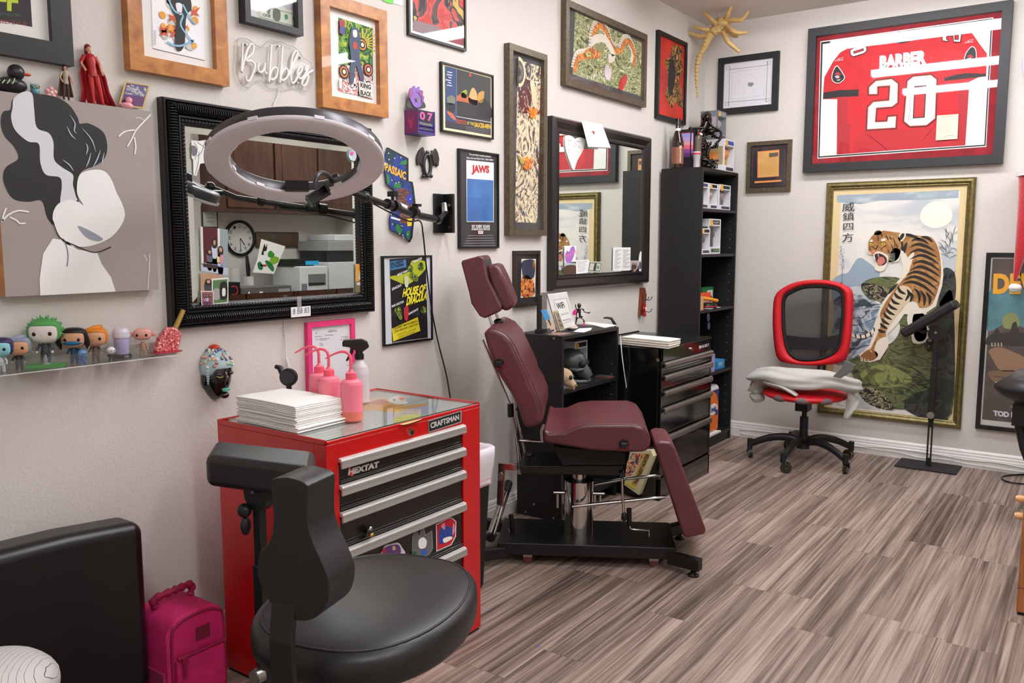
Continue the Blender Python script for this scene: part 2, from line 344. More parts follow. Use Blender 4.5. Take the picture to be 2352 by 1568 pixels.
# ================================================================ picture frames
class Frame:
    """framed picture: TL,TR,BR,BL pixel corners of its front edge (None where it leaves the photo)"""
    def __init__(s, name, pl, c, label, cat='picture', w=.03, d=.022, fm=BLACK, prof=None, u=None, v=None, board=None, glass=True, hp=None, group=None, back=None, gl=None):
        s.pl = pl; U0 = []; U1 = []; V0 = []; V1 = []
        for q, (ul, vl) in zip(c, ((U0, V1), (U1, V1), (U1, V0), (U0, V0))):
            if q:
                a, b = pl.uv(*q, d); ul.append(a); vl.append(b)
        av = lambda L, alt: sum(L)/len(L) if L else alt
        s.u0, s.u1 = av(U0, None), av(U1, None); s.v0, s.v1 = av(V0, None), av(V1, None)
        if u: s.u0, s.u1 = [b if a is None else a for a, b in zip(u, (s.u0, s.u1))]
        if v: s.v0, s.v1 = [b if a is None else a for a, b in zip(v, (s.v0, s.v1))]
        s.w = w; s.t = thing(name, label, cat, pl.at((s.u0+s.u1)/2, s.v0, 0), group)
        prof = prof or [(0, 0), (0, d), (w, d), (w, .004)]
        m = MB(); rings = [[pl.at(s.u0+o, s.v0+o, h), pl.at(s.u1-o, s.v0+o, h), pl.at(s.u1-o, s.v1-o, h), pl.at(s.u0+o, s.v1-o, h)] for o, h in prof]
        m.add([p for r in rings for p in r], [(i*4+k, i*4+(k+1) % 4, i*4+4+(k+1) % 4, i*4+4+k) for i in range(len(prof)-1) for k in range(4)], fm)
        m.rect(pl, .001, s.u0+.002, s.u1-.002, s.v0+.002, s.v1-.002, BLK2); m.build('frame_moulding', s.t)
        s.hp = hp or min(.012, d*.5); s.p = MB(); s.glass = glass; s.gh = d-.003 if d > .012 else d*.8; s.gl = gl or GLASS
        s.p.rect(pl, s.hp, s.u0+w*.9, s.u1-w*.9, s.v0+w*.9, s.v1-w*.9, back or WHITE); s.k = s.hp+.0006
    def lift(s): s.k += .0005; return s.k
    def px(s, pp, m, smooth=False): s.p.px(s.pl, s.k, pp, m, smooth); return s
    def quad(s, a, b, m): # fractional rect inside the opening
        f = s.fr; p0 = f(*a); p1 = f(*b); s.p.rect(s.pl, s.k, p0[0], p1[0], p0[1], p1[1], m); return s
    def fr(s, a, b): return s.u0+s.w+(s.u1-s.u0-2*s.w)*a, s.v0+s.w+(s.v1-s.v0-2*s.w)*b
    def ln(s, pp, w, m, smooth=False, taper=False): s.p.line(s.pl, s.k, pp, w, m, smooth, taper); return s
    def tx(s, body, ll, lr, ul, m, **k): s.p.ptext(body, s.pl, s.k, ll, lr, ul, m, **k); return s
    def lines(s, a0, a1, b0, b1, n, m, w=.0012, seed=1): # fake small print rows in fractional space
        R = random.Random(seed)
        for i in range(n):
            v = b1-(b1-b0)*(i+.5)/n; q0 = s.fr(a0+R.random()*.04*(a1-a0), v); q1 = s.fr(a1-R.random()*.25*(a1-a0), v); s.p.uvline(s.pl, s.k, [q0, q1], w, m)
        return s
    def done(s, name='print'):
        s.p.build(name, s.t)
        if s.glass:
            m = MB(); m.rect(s.pl, s.gh, s.u0+s.w*.95, s.u1-s.w*.95, s.v0+s.w*.95, s.v1-s.w*.95, s.gl); m.build('glass', s.t)
        return s.t
C = lambda *c: mat('ink_%d_%d_%d' % c, c, .6)
OAK = woodmat('honey_wood', (150, 84, 34), (205, 138, 62), axis=(1, 3, 3), scale=5); BRONZE = mat('bronze_frame', (96, 84, 66), .42, .35, var=.25, vscale=60)
FBLK = mat('frame_black', (28, 27, 28), .45, bump=.1, bscale=300)
ART_GLOSS = GLASS
# (a) black frame top left
f = Frame('picture_frame', PA, (None, None, (171, 152), None), 'large black frame with a dark concert poster at the top left corner', w=.056, d=.03, fm=FBLK, u=(-5.1, None), v=(None, 2.45))
u, v = PA.uv(74, 62, f.hp); f.p.rect(PA, f.k, -5.02, u, v, 2.4, C(34, 30, 36)); f.lift()
f.tx('FF', (-12, 22), (42, 27), (-12, -25), C(196, 214, 40), bold=.04)
f.tx('MANCHESTER', (-20, 33), (47, 38), (-20, 27), C(70, 110, 84)); f.tx('MIDDLE', (-12, 52), (62, 58), (-12, 44), C(150, 44, 46)); f.done()
# (b) honey frame 1
f = Frame('picture_frame', PA, (None, (520, 0), (528, 200), (300, 157)), 'honey wood frame holding a mostly white comic page, left of the neon sign', w=.046, d=.034, fm=OAK, v=(None, 2.36))
f.px([(346, -60), (467, -30), (470, 139), (352, 111)], C(246, 246, 248)); f.lift()
f.ln([(350, 111), (470, 139)], .0015, INK); f.ln([(347, 0), (349, 108)], .0008, C(150, 150, 160))
R = random.Random(3)
for i in range(30):
    x = R.uniform(372, 450); y = R.uniform(-20, 108); a, b = PA.uv(x, y, f.k); f.p.disc(PA, f.k, a, b, R.uniform(.008, .016), R.choice([C(236, 160, 50), C(200, 196, 192), C(240, 176, 70), C(210, 206, 204)]), n=12); f.lift() if i % 5 == 0 else 0
for i in range(9):
    x = R.uniform(372, 450); y = R.uniform(0, 108); f.px([(x-12, y-8), (x, y-3), (x+13, y-12), (x+5, y+2), (x+12, y+11), (x, y+6), (x-9, y+11), (x-5, y)], C(206, 84, 44))
f.lift(); f.px([(398, -20), (432, -14), (440, 20), (428, 38), (424, 100), (412, 118), (402, 100), (404, 44), (394, 18)], INK, True); f.lift()
f.px([(404, 8), (418, 10), (416, 34), (408, 28)], C(236, 236, 240), True)
for pp in ([(380, -20), (400, 24), (420, 34), (416, 60), (446, 100)], [(420, 10), (436, 40), (450, 56)], [(384, 96), (400, 104), (420, 104), (446, 92)]): f.ln(pp, .006, C(132, 190, 222), True)
for k in range(16): f.ln([(353+(k % 2)*2, 70+k*2.2), (357+(k % 3), 71+k*2.2)], .001, INK)
f.done()
# (c) dollar bill frame
f = Frame('picture_frame', PA, (None, None, (697.5, 83), (564.5, 49)), 'small deep black frame with a one dollar bill and flower drawing, above the neon sign', w=.022, d=.036, fm=FBLK, v=(None, 2.42), hp=.008)
f.k = f.hp+.0006; f.quad((0, 0), (1, 1), C(206, 204, 206)); f.lift()
BILL = C(196, 202, 184); BG = C(86, 98, 80)
f.px([(589, 5), (684, 30), (684, 67), (591, 44)], BILL); f.lift(); f.ln([(594, 11), (680, 34), (680, 61), (595, 39), (594, 11)], .0018, BG)
f.px([(628, 22), (637, 20), (644, 27), (643, 46), (634, 48), (627, 40)], BG, True); f.px([(654, 34), (660, 34), (661, 43), (655, 44)], C(48, 130, 92), True)
f.tx('1', (672, 46), (677, 47), (672, 37), BG); f.tx('ONE', (604, 37), (622, 41), (604, 30), BG, bold=.03); f.lift()
for k in range(5):
    a = k*1.257; f.ln([(628, 2), (628+16*math.cos(a), 2+11*math.sin(a)), (628+22*math.cos(a+.5), 2+13*math.sin(a+.5)), (628, 2)], .0012, C(60, 50, 70), True)
for k in range(12): f.ln([(640+k*3, -8+(k % 3)), (644+k*3, 4), (652+k*2.5, 12), (660+k, 22)], .0008, C(150, 140, 176), True)
f.px([(598, 10), (612, 14), (606, 20)], C(90, 86, 96)); f.px([(612, 26), (622, 20), (618, 34)], C(90, 86, 96)); f.done()
# (d) honey frame 2
f = Frame('picture_frame', PA, (None, (889.5, 26), (892, 271), (742, 245)), 'honey wood frame holding a colourful comic cover, right of the neon sign', w=.045, d=.034, fm=OAK)
f.px([(777, 40), (856, 65), (856.5, 228), (778.5, 210)], artmat('cover_green', [(0, (18, 60, 30)), (.4, (44, 140, 56)), (.47, (24, 24, 26)), (.52, (120, 170, 50)), (.6, (206, 180, 60))], 18, 2, 3, (1, 1.6, 1))); f.lift()
for k in range(9):
    a = -1.9+k*.32; f.ln([(832+8*math.cos(a), 100+8*math.sin(a)), (832+40*math.cos(a), 98+34*math.sin(a))], .004, C(232, 190, 60))
f.px([(778, 150), (856, 150), (856.5, 228), (778.5, 210)], artmat('cover_low', [(0, (20, 20, 24)), (.42, (238, 236, 232)), (.52, (190, 80, 60)), (.57, (224, 120, 140)), (.63, (240, 200, 60))], 26, 3, 3)); f.lift()
for cx, cy, cc in ((832, 103, C(214, 150, 40)), (790, 165, C(230, 130, 60)), (846, 160, C(226, 110, 60))):
    a, b = PA.uv(cx, cy, f.k)
    for r, q in ((.026, C(24, 26, 26)), (.02, cc), (.014, C(30, 26, 24)), (.008, C(236, 232, 220))): f.p.disc(PA, f.k, a, b, r, q, n=18); f.lift()
f.px([(808, 66), (822, 66), (828, 92), (826, 130), (836, 180), (830, 190), (818, 150), (812, 190), (804, 186), (806, 130), (802, 96)], C(70, 84, 110), True); f.lift()
f.px([(811, 70), (819, 70), (820, 84), (812, 84)], C(232, 230, 232), True); f.px([(812, 98), (820, 98), (820, 112), (812, 110)], C(196, 70, 50), True); f.px([(780, 44), (792, 48), (792, 80), (780, 76)], C(170, 60, 80)); f.lift(); f.px([(781, 60), (791, 63), (791, 79), (781, 76)], C(70, 90, 160))
f.px([(824, 186), (856, 194), (856, 226), (826, 218)], C(226, 224, 214)); f.lift()
f.tx('KING', (828, 200), (852, 206), (828, 189), INK, bold=.04); f.tx('BLACK', (828, 217), (853, 223), (828, 206), INK, bold=.04); f.tx('IN', (838, 206), (844, 207), (838, 203), C(200, 60, 50)); f.px([(779, 178), (785, 180), (785, 204), (779, 202)], WHITE); f.done()
# (e) thin black frame with red print at top
f = Frame('picture_frame', PA, (None, None, (1072, 117), (940, 80)), 'thin black frame with a red print at the top edge, above the lobby card', w=.01, d=.016, fm=BLACK, v=(None, 2.66))
f.px([(948, -60), (1065, -40), (1065, 105), (948, 70)], artmat('red_print', [(0, (196, 62, 60)), (.47, (216, 84, 80)), (.52, (90, 74, 74)), (.56, (52, 44, 48)), (.62, (206, 176, 90))], 7, 1.5, 2)); f.lift()
f.px([(949, 45), (1010, 62), (1010, 88), (949, 70)], C(140, 120, 126)); f.px([(1020, 92), (1065, 105), (1065, 85), (1046, 84)], C(150, 70, 76)); f.done()
# (f) loose paper at the top edge
m = MB(); u1, v0 = PA.uv(925, 14, .004); m.pbox(PA, u1-.22, u1, v0, v0+.28, .0008, .002, WHITE); m.px(PA, .0026, [(872, -10), (898, -14), (903, 8), (880, 2)], C(120, 214, 96), True)
single(m, 'paper_sheet', 'white paper with a green drawing taped to the wall at the top edge', 'paper')
# (g) lobby card
f = Frame('movie_poster', PA, ((1016, 141), (1134, 173), (1134.8, 320), (1015, 302)), 'landscape movie lobby card with saucer title in a thin black frame, above the shark poster', 'poster', w=.007, d=.016, fm=BLACK, back=C(226, 222, 180))
g = lambda L: cv(860, 100, .3188, L)
f.px(g([(508, 160), (838, 250), (838, 660), (512, 605)]), C(34, 36, 40)); f.lift()
f.px(g([(508, 160), (590, 182), (592, 615), (512, 605)]), C(44, 72, 120)); f.px(g([(590, 182), (838, 250), (838, 560), (592, 525)]), C(54, 58, 58)); f.lift()
f.px(g([(592, 380), (640, 350), (700, 400), (745, 410), (745, 440), (592, 415)]), C(190, 100, 66)); f.px(g([(628, 350), (665, 335), (662, 390), (628, 385)]), C(150, 170, 50), True)
f.px(g([(690, 350), (712, 318), (738, 360), (740, 440), (680, 420)]), C(214, 172, 110), True); f.px(g([(748, 360), (790, 345), (780, 420), (750, 420)]), C(196, 150, 70), True)
f.px(g([(592, 412), (745, 440), (745, 545), (592, 520)]), C(38, 38, 42)); f.px(g([(750, 430), (790, 400), (838, 450), (838, 540), (750, 530)]), C(22, 20, 26), True)
f.px(g([(682, 212), (698, 214), (698, 240), (682, 236)]), C(200, 60, 60)); f.px(g([(525, 385), (565, 375), (585, 410), (570, 440), (530, 430)]), C(120, 128, 112), True)
f.px(g([(520, 490), (560, 500), (588, 550), (560, 540)]), C(206, 104, 70), True); f.px(g([(520, 430), (580, 440), (570, 500), (530, 480)]), C(30, 30, 40), True)
f.px(g([(512, 555), (838, 610), (838, 655), (512, 603)]), C(44, 42, 52)); f.ln(g([(592, 525), (838, 568)]), .0025, INKW); f.ln(g([(592, 182), (592, 525)]), .0015, C(170, 190, 220)); f.lift()
f.px(g([(592, 545), (660, 556), (660, 583), (592, 572)]), C(196, 72, 48)); f.lift(); f.tx('INVASION', *g([(596, 570), (657, 580), (596, 549)]), C(60, 24, 20), bold=.03)
f.tx('OF THE', *g([(666, 582), (716, 590), (666, 560)]), C(226, 206, 90), bold=.02); f.tx('SAUCER-MEN', *g([(720, 600), (836, 616), (720, 566)]), C(236, 190, 50), bold=.04)
for k, (a, b) in enumerate(((525, 560), (522, 560), (532, 555), (512, 552), (530, 555), (522, 560))): f.ln(g([(a, 203+k*19), (b, 210+k*19)]), .004, C(220, 224, 230))
for k in range(3): f.ln(g([(660, 598+k*12), (830, 625+k*12)]), .0015, C(150, 146, 150))
f.done()
# (h) shark poster (plain sea instead of its artwork)
f = Frame('movie_poster', PA, ((1055, 341), (1147, 353), (1147, 568.6), (1057.7, 572)), 'narrow black poster with a white and blue panel and red JAWS title', 'poster', w=.008, d=.016, fm=BLACK, back=C(46, 44, 46))
SEA = mat('sea_blue', (60, 118, 184), .6, var=.18, vscale=9)
f.px(g([(662, 838), (860, 858), (860, 1286), (665, 1284)]), INKW); f.lift(); f.px(g([(667, 972), (857, 985), (857, 1281), (668, 1280)]), SEA)
f.tx('JAWS', *g([(700, 945), (828, 950), (700, 872)]), C(196, 30, 40), bold=.06); f.lift()
f.tx('The terrifying motion picture', *g([(682, 806), (838, 824), (682, 790)]), INKW, bold=.02); f.tx('from the terrifying No.1 best seller.', *g([(665, 832), (858, 848), (665, 815)]), INKW, bold=.02)
f.tx('ROY  ROBERT  RICHARD', *g([(702, 1328), (832, 1328), (702, 1305)]), INKW, bold=.03); f.tx('SCHEIDER SHAW DREYFUSS', *g([(700, 1344), (832, 1344), (700, 1330)]), INKW, bold=.03)
f.px(g([(748, 1348), (783, 1348), (783, 1370), (748, 1370)]), INKW); f.lift(); f.tx('JAWS', *g([(752, 1365), (779, 1365), (752, 1353)]), C(196, 30, 40), bold=.04)
for k in range(5): f.ln(g([(672-k*8, 1384+k*18), (855+k*5, 1382+k*18)]), .003, C(140, 138, 140))
f.done()
# (i) tall wave print
CREAM = [(0, (66, 60, 62)), (.36, (120, 112, 106)), (.43, (214, 196, 158)), (.5, (232, 218, 184)), (.56, (160, 146, 128)), (.6, (70, 62, 64)), (.65, (226, 210, 176))]
f = Frame('picture_frame', PA, ((1173.6, 97), (1261.5, 129), (1252, 542), (1168, 540)), 'tall narrow bronze frame with swirling cream waves and two orange flowers', w=.03, d=.034, fm=BRONZE, back=C(62, 60, 62))
f.px([(1189, 137), (1242.5, 153), (1234, 512), (1183, 510)], artmat('cream_waves', CREAM, 9, 4, 2, (1, 1, .7))); f.lift()
f.px([(1190, 195), (1206, 180), (1221, 186), (1221, 235), (1210, 262), (1192, 258)], artmat('maroon_waves', [(0, (74, 30, 36)), (.5, (96, 40, 44)), (.57, (206, 186, 150)), (.62, (74, 30, 36))], 10, 4, 2)); f.lift()
f.px([(1218, 186), (1228, 192), (1232, 240), (1226, 244), (1221, 215)], C(228, 208, 168), True)
ORG = artmat('orange_petals', [(0, (196, 90, 16)), (.45, (240, 160, 30)), (.52, (224, 110, 20)), (.6, (250, 196, 60))], 30, 2, 2)
def flower(f, cx, cy, s):
    for k in range(9):
        a = -math.pi/2+(k-4)*.42; f.px([(cx-s*.12*math.sin(a), cy+s*.1*math.cos(a)), (cx+s*.5*math.cos(a)-s*.16*math.sin(a), cy+s*.5*math.sin(a)), (cx+s*.9*math.cos(a), cy+s*.95*math.sin(a)), (cx+s*.5*math.cos(a)+s*.16*math.sin(a), cy+s*.55*math.sin(a))], ORG, True)
        f.lift()
    f.px([(cx-s*.3, cy), (cx, cy-s*.5), (cx+s*.3, cy), (cx, cy+s*.3)], ORG, True); f.lift()
    for k in (-1, 0, 1): f.ln([(cx+k*s*.13, cy-s*.42), (cx+k*s*.08, cy+s*.2)], .0018, C(186, 76, 14))
flower(f, 1224, 266, 22); flower(f, 1211, 382, 26); f.px([(1190, 205+150), (1204, 372), (1198, 376)], C(170, 160, 70), True)
u, v = PA.uv(1192, 165, f.k)
for r, q in ((.055, C(226, 208, 168)), (.042, C(84, 78, 80)), (.03, C(120, 112, 110)), (.016, C(60, 56, 60))):
    f.p.add([PA.at(max(f.u0+.088, u+r*math.cos(2*math.pi*k/24)), v+r*1.3*math.sin(2*math.pi*k/24), f.k) for k in range(24)], [tuple(range(24))], q); f.lift()
f.done()
# (j) wide serpent print
f = Frame('picture_frame', PA, (None, (1490, 81), (1481.7, 248.6), (1299.6, 191)), 'wide bronze frame with a scaly orange serpent among green waves', w=.034, d=.034, fm=BRONZE, back=C(60, 58, 60))
g = lambda L: cv(920, 0, .3061, L)
f.px(g([(1310, 85), (1820, 325), (1803, 722), (1290, 555)]), artmat('green_waves', [(0, (66, 76, 44)), (.38, (120, 128, 78)), (.46, (206, 204, 158)), (.5, (146, 150, 96)), (.56, (84, 92, 52)), (.62, (214, 212, 170))], 9, 4.5, 2.5, (1, .8, 1.1))); f.lift()
def snake(pp, w, mt, h=.0): f.p.line(PA, f.k, g(pp), w, mt, True); f.lift()
SO = artmat('serpent_orange', [(0, (150, 80, 24)), (.45, (226, 140, 40)), (.53, (180, 96, 24)), (.6, (240, 176, 70))], 40, 1, 2)
bd = [(1300, 520), (1330, 420), (1420, 390), (1440, 250), (1480, 180), (1540, 220), (1580, 330), (1640, 370), (1680, 300), (1720, 310), (1750, 400), (1740, 480)]
snake(bd, .06, C(226, 218, 200)); snake([(a+6, b+16) for a, b in bd], .036, SO)
for k in range(len(cr2(bd, False, 6))-1):
    q = cr2(bd, False, 6); a, b = q[k], q[k+1]; t = V((b[0]-a[0], b[1]-a[1])); t = t.normalized() if t.length else V((1, 0)); nn = V((-t.y, t.x)); f.ln(g([(a[0]-nn.x*30, a[1]-nn.y*30), (a[0]-nn.x*4, a[1]-nn.y*4)]), .003, C(96, 84, 70))
snake([(1420, 330), (1470, 290), (1540, 300), (1600, 420), (1560, 440)], .045, C(222, 214, 196)); snake([(1430, 440), (1490, 380), (1520, 350)], .06, C(132, 140, 84))
f.px(g([(1380, 390), (1420, 360), (1500, 390), (1490, 440), (1400, 430)]), SO, True); f.lift(); f.px(g([(1395, 395), (1425, 390), (1425, 425), (1398, 420)]), C(196, 190, 80), True); f.lift(); f.px(g([(1405, 400), (1418, 400), (1418, 416)]), C(40, 90, 130), True)
f.px(g([(1640, 660), (1650, 600), (1690, 560), (1700, 600), (1670, 670), (1640, 672)]), C(196, 50, 46), True); f.px(g([(1530, 530), (1550, 480), (1580, 540), (1570, 600), (1540, 590)]), C(206, 190, 196), True); f.done()
# (k) red panel
f = Frame('picture_frame', PA, ((1514, 69), (1581, 98), (1574.5, 286), (1510, 272)), 'narrow black frame with a gold and black figure on bright red', w=.026, d=.024, fm=BLACK, glass=False, back=mat('red_lacquer', (190, 44, 28), .5, var=.3, vscale=5))
GB = artmat('gold_black', [(0, (26, 22, 20)), (.45, (70, 54, 36)), (.5, (196, 142, 62)), (.55, (30, 26, 22)), (.62, (206, 160, 90))], 26, 2, 3)
g = lambda L: cv(1480, 0, .2934, L)
f.px(g([(215, 365), (260, 355), (300, 390), (290, 440), (300, 540), (270, 640), (295, 720), (300, 850), (240, 800), (220, 850), (190, 800), (165, 740), (190, 640), (175, 540), (160, 480), (200, 440)]), GB, True); f.lift()
f.px(g([(200, 490), (235, 480), (240, 620), (215, 740), (185, 700)]), C(28, 26, 26), True); f.done()
# (l) small picture
f = Frame('picture_frame', PA, ((1186, 577), (1243, 574), (1240, 702), (1183, 705)), 'small dark brown frame with a colourful postcard behind the recliner headrest', w=.018, d=.022, fm=woodmat('dark_brown', (34, 22, 20), (54, 36, 32)), back=C(30, 29, 31))
f.px([(1197.8, 594.6), (1231, 594.6), (1229, 680.6), (1196, 684)], WHITE); f.lift()
f.px([(1199.5, 597), (1229, 597), (1227.5, 678), (1198, 681)], C(224, 190, 150)); f.lift(); f.px([(1200, 600), (1227, 598), (1226, 636), (1205, 640), (1199, 622)], C(40, 50, 78), True); f.px([(1198, 640), (1212, 632), (1226, 650), (1226, 678), (1198, 680)], artmat('postcard', [(0, (60, 40, 30)), (.45, (200, 90, 40)), (.52, (226, 160, 60)), (.6, (90, 60, 40))], 30, 1, 3), True); f.px([(1223, 600), (1228, 600), (1228, 620), (1224, 618)], C(230, 150, 40)); f.done()
# (o) yellow and black horror poster
f = Frame('movie_poster', PA, ((878, 590), (991.7, 584), (996, 777.8), (885, 797.7)), 'black and yellow HOUSE OF DRACULA poster with a white border, left of the recliner', 'poster', w=.007, d=.014, fm=BLACK, back=C(214, 216, 222))
g = lambda L: cv(860, 300, .3318, L)
f.px(g([(105, 890), (355, 872), (370, 1440), (122, 1472)]), C(22, 22, 24)); f.lift()
f.px(g([(107, 905), (218, 890), (222, 945), (110, 968)]), C(72, 128, 178)); f.px(g([(107, 1010), (230, 980), (260, 900), (350, 905), (352, 960), (240, 1060), (150, 1040)]), C(186, 196, 44), True)
f.px(g([(120, 1370), (300, 1290), (318, 1385), (130, 1458)]), C(236, 220, 40)); f.lift()
for cx, cy, r in ((250, 955, 20), (322, 940, 22), (165, 1250, 26), (285, 1020, 20), (340, 1240, 20), (262, 1000, 16), (180, 1290, 14)):
    f.px(g([(cx+r*math.cos(k)*(.9+.2*(k % 2)), cy+r*1.3*math.sin(k)) for k in range(0, 6)]), artmat('green_faces', [(0, (30, 44, 22)), (.45, (120, 150, 50)), (.55, (60, 84, 34)), (.62, (176, 190, 70))], 60, 1, 2), True); f.lift()
f.px(g([(205, 1230), (235, 1215), (230, 1310), (208, 1300)]), C(186, 40, 50), True); f.px(g([(208, 1010), (236, 1020), (232, 1080), (212, 1076)]), C(200, 204, 176), True)
f.tx('HOUSE OF', *g([(192, 1155), (356, 1118), (196, 1094)]), C(232, 218, 50), bold=.05, shear=.3); f.tx('DRACULA', *g([(218, 1215), (360, 1170), (222, 1150)]), C(232, 218, 50), bold=.05, shear=.3)
for t, a in (('ALL NEW!', [(112, 932), (200, 912), (112, 912)]), ('ALL TOGETHER!', [(112, 952), (205, 932), (112, 936)]), ('DRACULA', [(122, 1108), (188, 1075), (120, 1090)]), ('WOLF MAN', [(158, 1010), (228, 978), (158, 992)]), ('MAD DOCTOR', [(120, 1225), (204, 1190), (120, 1208)]), ('MONSTER', [(268, 920), (330, 890), (268, 902)]), ('HUNCHBACK', [(236, 1278), (304, 1240), (236, 1262)])):
    f.tx(t, *g(a), INK if 'ALL' in t else INKW, bold=.03)
f.tx('LON CHANEY  MARTHA O\'DRISCOLL', *g([(132, 1378), (300, 1322), (132, 1362)]), INK, bold=.02); f.tx('JOHN CARRADINE  LIONEL ATWILL', *g([(140, 1400), (305, 1345), (140, 1384)]), INK, bold=.02); f.tx('ONSLOW STEVENS  GLENN STRANGE', *g([(160, 1418), (290, 1376), (160, 1408)]), INK); f.tx('JANE ADAMS', *g([(170, 1436), (280, 1400), (170, 1424)]), INK); f.ln(g([(125, 1466), (368, 1434)]), .0015, WHITE); f.done()
# (p) pink certificate frame
f = Frame('framed_certificate', PA, ((706.5, 741.7), (815, 730), (819, 893.5), None), 'hot pink frame with a printed certificate behind the pink wash bottles', 'picture', w=.02, d=.02, fm=mat('hot_pink', (232, 62, 124), .4), back=C(226, 226, 230), u=(PA.uv(706.5, 741.7, .02)[0], None))
g = lambda L: cv(440, 720, .2891, L)
for t, a in (('STATE OF FLORIDA', [(1090, 135), (1150, 131), (1090, 129)]), ('DEPARTMENT OF HEALTH', [(1085, 148), (1158, 143), (1085, 140)])): f.tx(t, *g(a), C(90, 90, 96), bold=.02)
for a, b, y in ((1060, 1130, 172), (980, 1030, 184), (1015, 1095, 200), (1015, 1070, 210), (1190, 1245, 186), (1215, 1250, 195), (1180, 1245, 208), (985, 1005, 206), (1015, 1040, 240), (1015, 1050, 252), (985, 1040, 292), (1230, 1270, 412), (985, 1000, 150), (985, 1000, 160)): f.ln(g([(a, y), (b, y-3)]), .0016, C(110, 110, 118))
f.done('certificate')
# ================================================================ painted canvas and the things along its top
CH = .045; g = lambda L: cv(0, 200, .3189, L)
u0 = PA.uv(13, 681, CH)[0]; u1 = (PA.uv(346, 256, CH)[0]+PA.uv(363.5, 665, CH)[0])/2; v1 = PA.uv(346, 256, CH)[1]; v0 = (PA.uv(13, 681, CH)[1]+PA.uv(363.5, 665, CH)[1])/2
CT = v1
cv0 = thing('canvas_painting', 'stretched canvas of a black and white hair swirl with lightning on taupe', 'painting', (0, (u0+u1)/2, v0))
TAUPE = mat('taupe_paint', (164, 153, 148), .7, bump=.15, bscale=500)
m = MB(); m.pbox(PA, u0, u1, v0, v1, .002, CH, TAUPE); m.pbox(PA, u0-.0008, u0+.004, v0, v1, .003, CH-.001, OAK); m.build('canvas', cv0)
m = MB(); PB_ = C(33, 32, 33); PW = C(214, 216, 224); k = CH+.0006
m.px(PA, k, g([(170, 35), (250, 45), (400, 70), (500, 130), (560, 220), (575, 262), (640, 262), (740, 320), (772, 410), (760, 500), (700, 560), (600, 600), (560, 660), (555, 760), (560, 830), (450, 870), (400, 960), (400, 1010), (340, 940), (300, 820), (200, 826), (90, 800), (25, 680), (40, 580), (130, 515), (100, 430), (30, 350), (5, 260), (20, 180), (75, 160), (90, 90)]), PB_, True); k += .0005
m.px(PA, k, g([(100, 80), (165, 35), (230, 45), (245, 150), (265, 290), (350, 330), (385, 400), (390, 520), (450, 580), (525, 630), (525, 700), (545, 780), (550, 820), (440, 840), (445, 720), (430, 650), (330, 630), (290, 540), (280, 410), (200, 390), (110, 310), (80, 220), (90, 150)]), PW, True); k += .0005
m.px(PA, k, g([(570, 640), (640, 600), (740, 600), (800, 660), (840, 760), (880, 840), (900, 920), (870, 1000), (800, 1080), (700, 1130), (600, 1150), (480, 1130), (400, 1040), (380, 920), (420, 840), (500, 812), (570, 830), (600, 850), (555, 760)]), INKW, True)
m.px(PA, k, g([(290, 1500), (285, 1380), (310, 1200), (380, 1090), (460, 1100), (560, 1170), (700, 1190), (730, 1270), (800, 1370), (833, 1472)]), INKW, False); k += .0005
for L in ([(500, 195), (540, 260), (535, 310), (552, 335)], [(482, 280), (510, 340), (548, 378)], [(585, 290), (640, 350), (670, 400), (690, 468)], [(618, 402), (632, 440), (620, 490)], [(448, 522), (500, 560), (530, 605)], [(655, 470), (640, 530), (618, 580)], [(725, 450), (700, 520), (668, 580)], [(752, 470), (740, 520), (735, 560)]): m.line(PA, k, g(L), .0035, C(170, 190, 204), True, True)
WL = INKW
for L in ([(1085, 198), (1040, 245), (980, 310), (950, 370), (918, 430)], [(1040, 240), (1010, 222), (978, 222)], [(978, 308), (900, 320), (855, 356)], [(968, 360), (978, 430), (970, 484)], [(12, 970), (60, 920), (130, 890), (208, 898)], [(70, 935), (120, 960), (140, 980), (185, 980)], [(20, 965), (25, 920), (45, 870)], [(1078, 1200), (1075, 1300), (1066, 1460)], [(1038, 1205), (1060, 1250)]): m.line(PA, k, g(L), .004 if L[0][0] < 1038 or L[0][0] > 1080 else .0018, WL, True)
m.line(PA, k, g([(455, 1090), (480, 1150), (490, 1220), (482, 1292)]), .003, C(120, 116, 120), True); m.line(PA, k, g([(380, 960), (430, 1080), (540, 1140), (680, 1190), (800, 1150), (900, 1080), (990, 1000)][:5]), .003, INK, True)
m.px(PA, k, g([(560, 1000), (640, 1030), (740, 1090), (700, 1110), (620, 1080)]), C(150, 156, 170), True)
m.build('painted_design', cv0)
def on(px, py=None, h=.024):  # a spot on the canvas's top edge under this pixel
    u, _ = PA.uv(px, 220, h); return PA.at(u, CT, h)
def rot_z(a): return Matrix.Rotation(a, 3, 'Z')
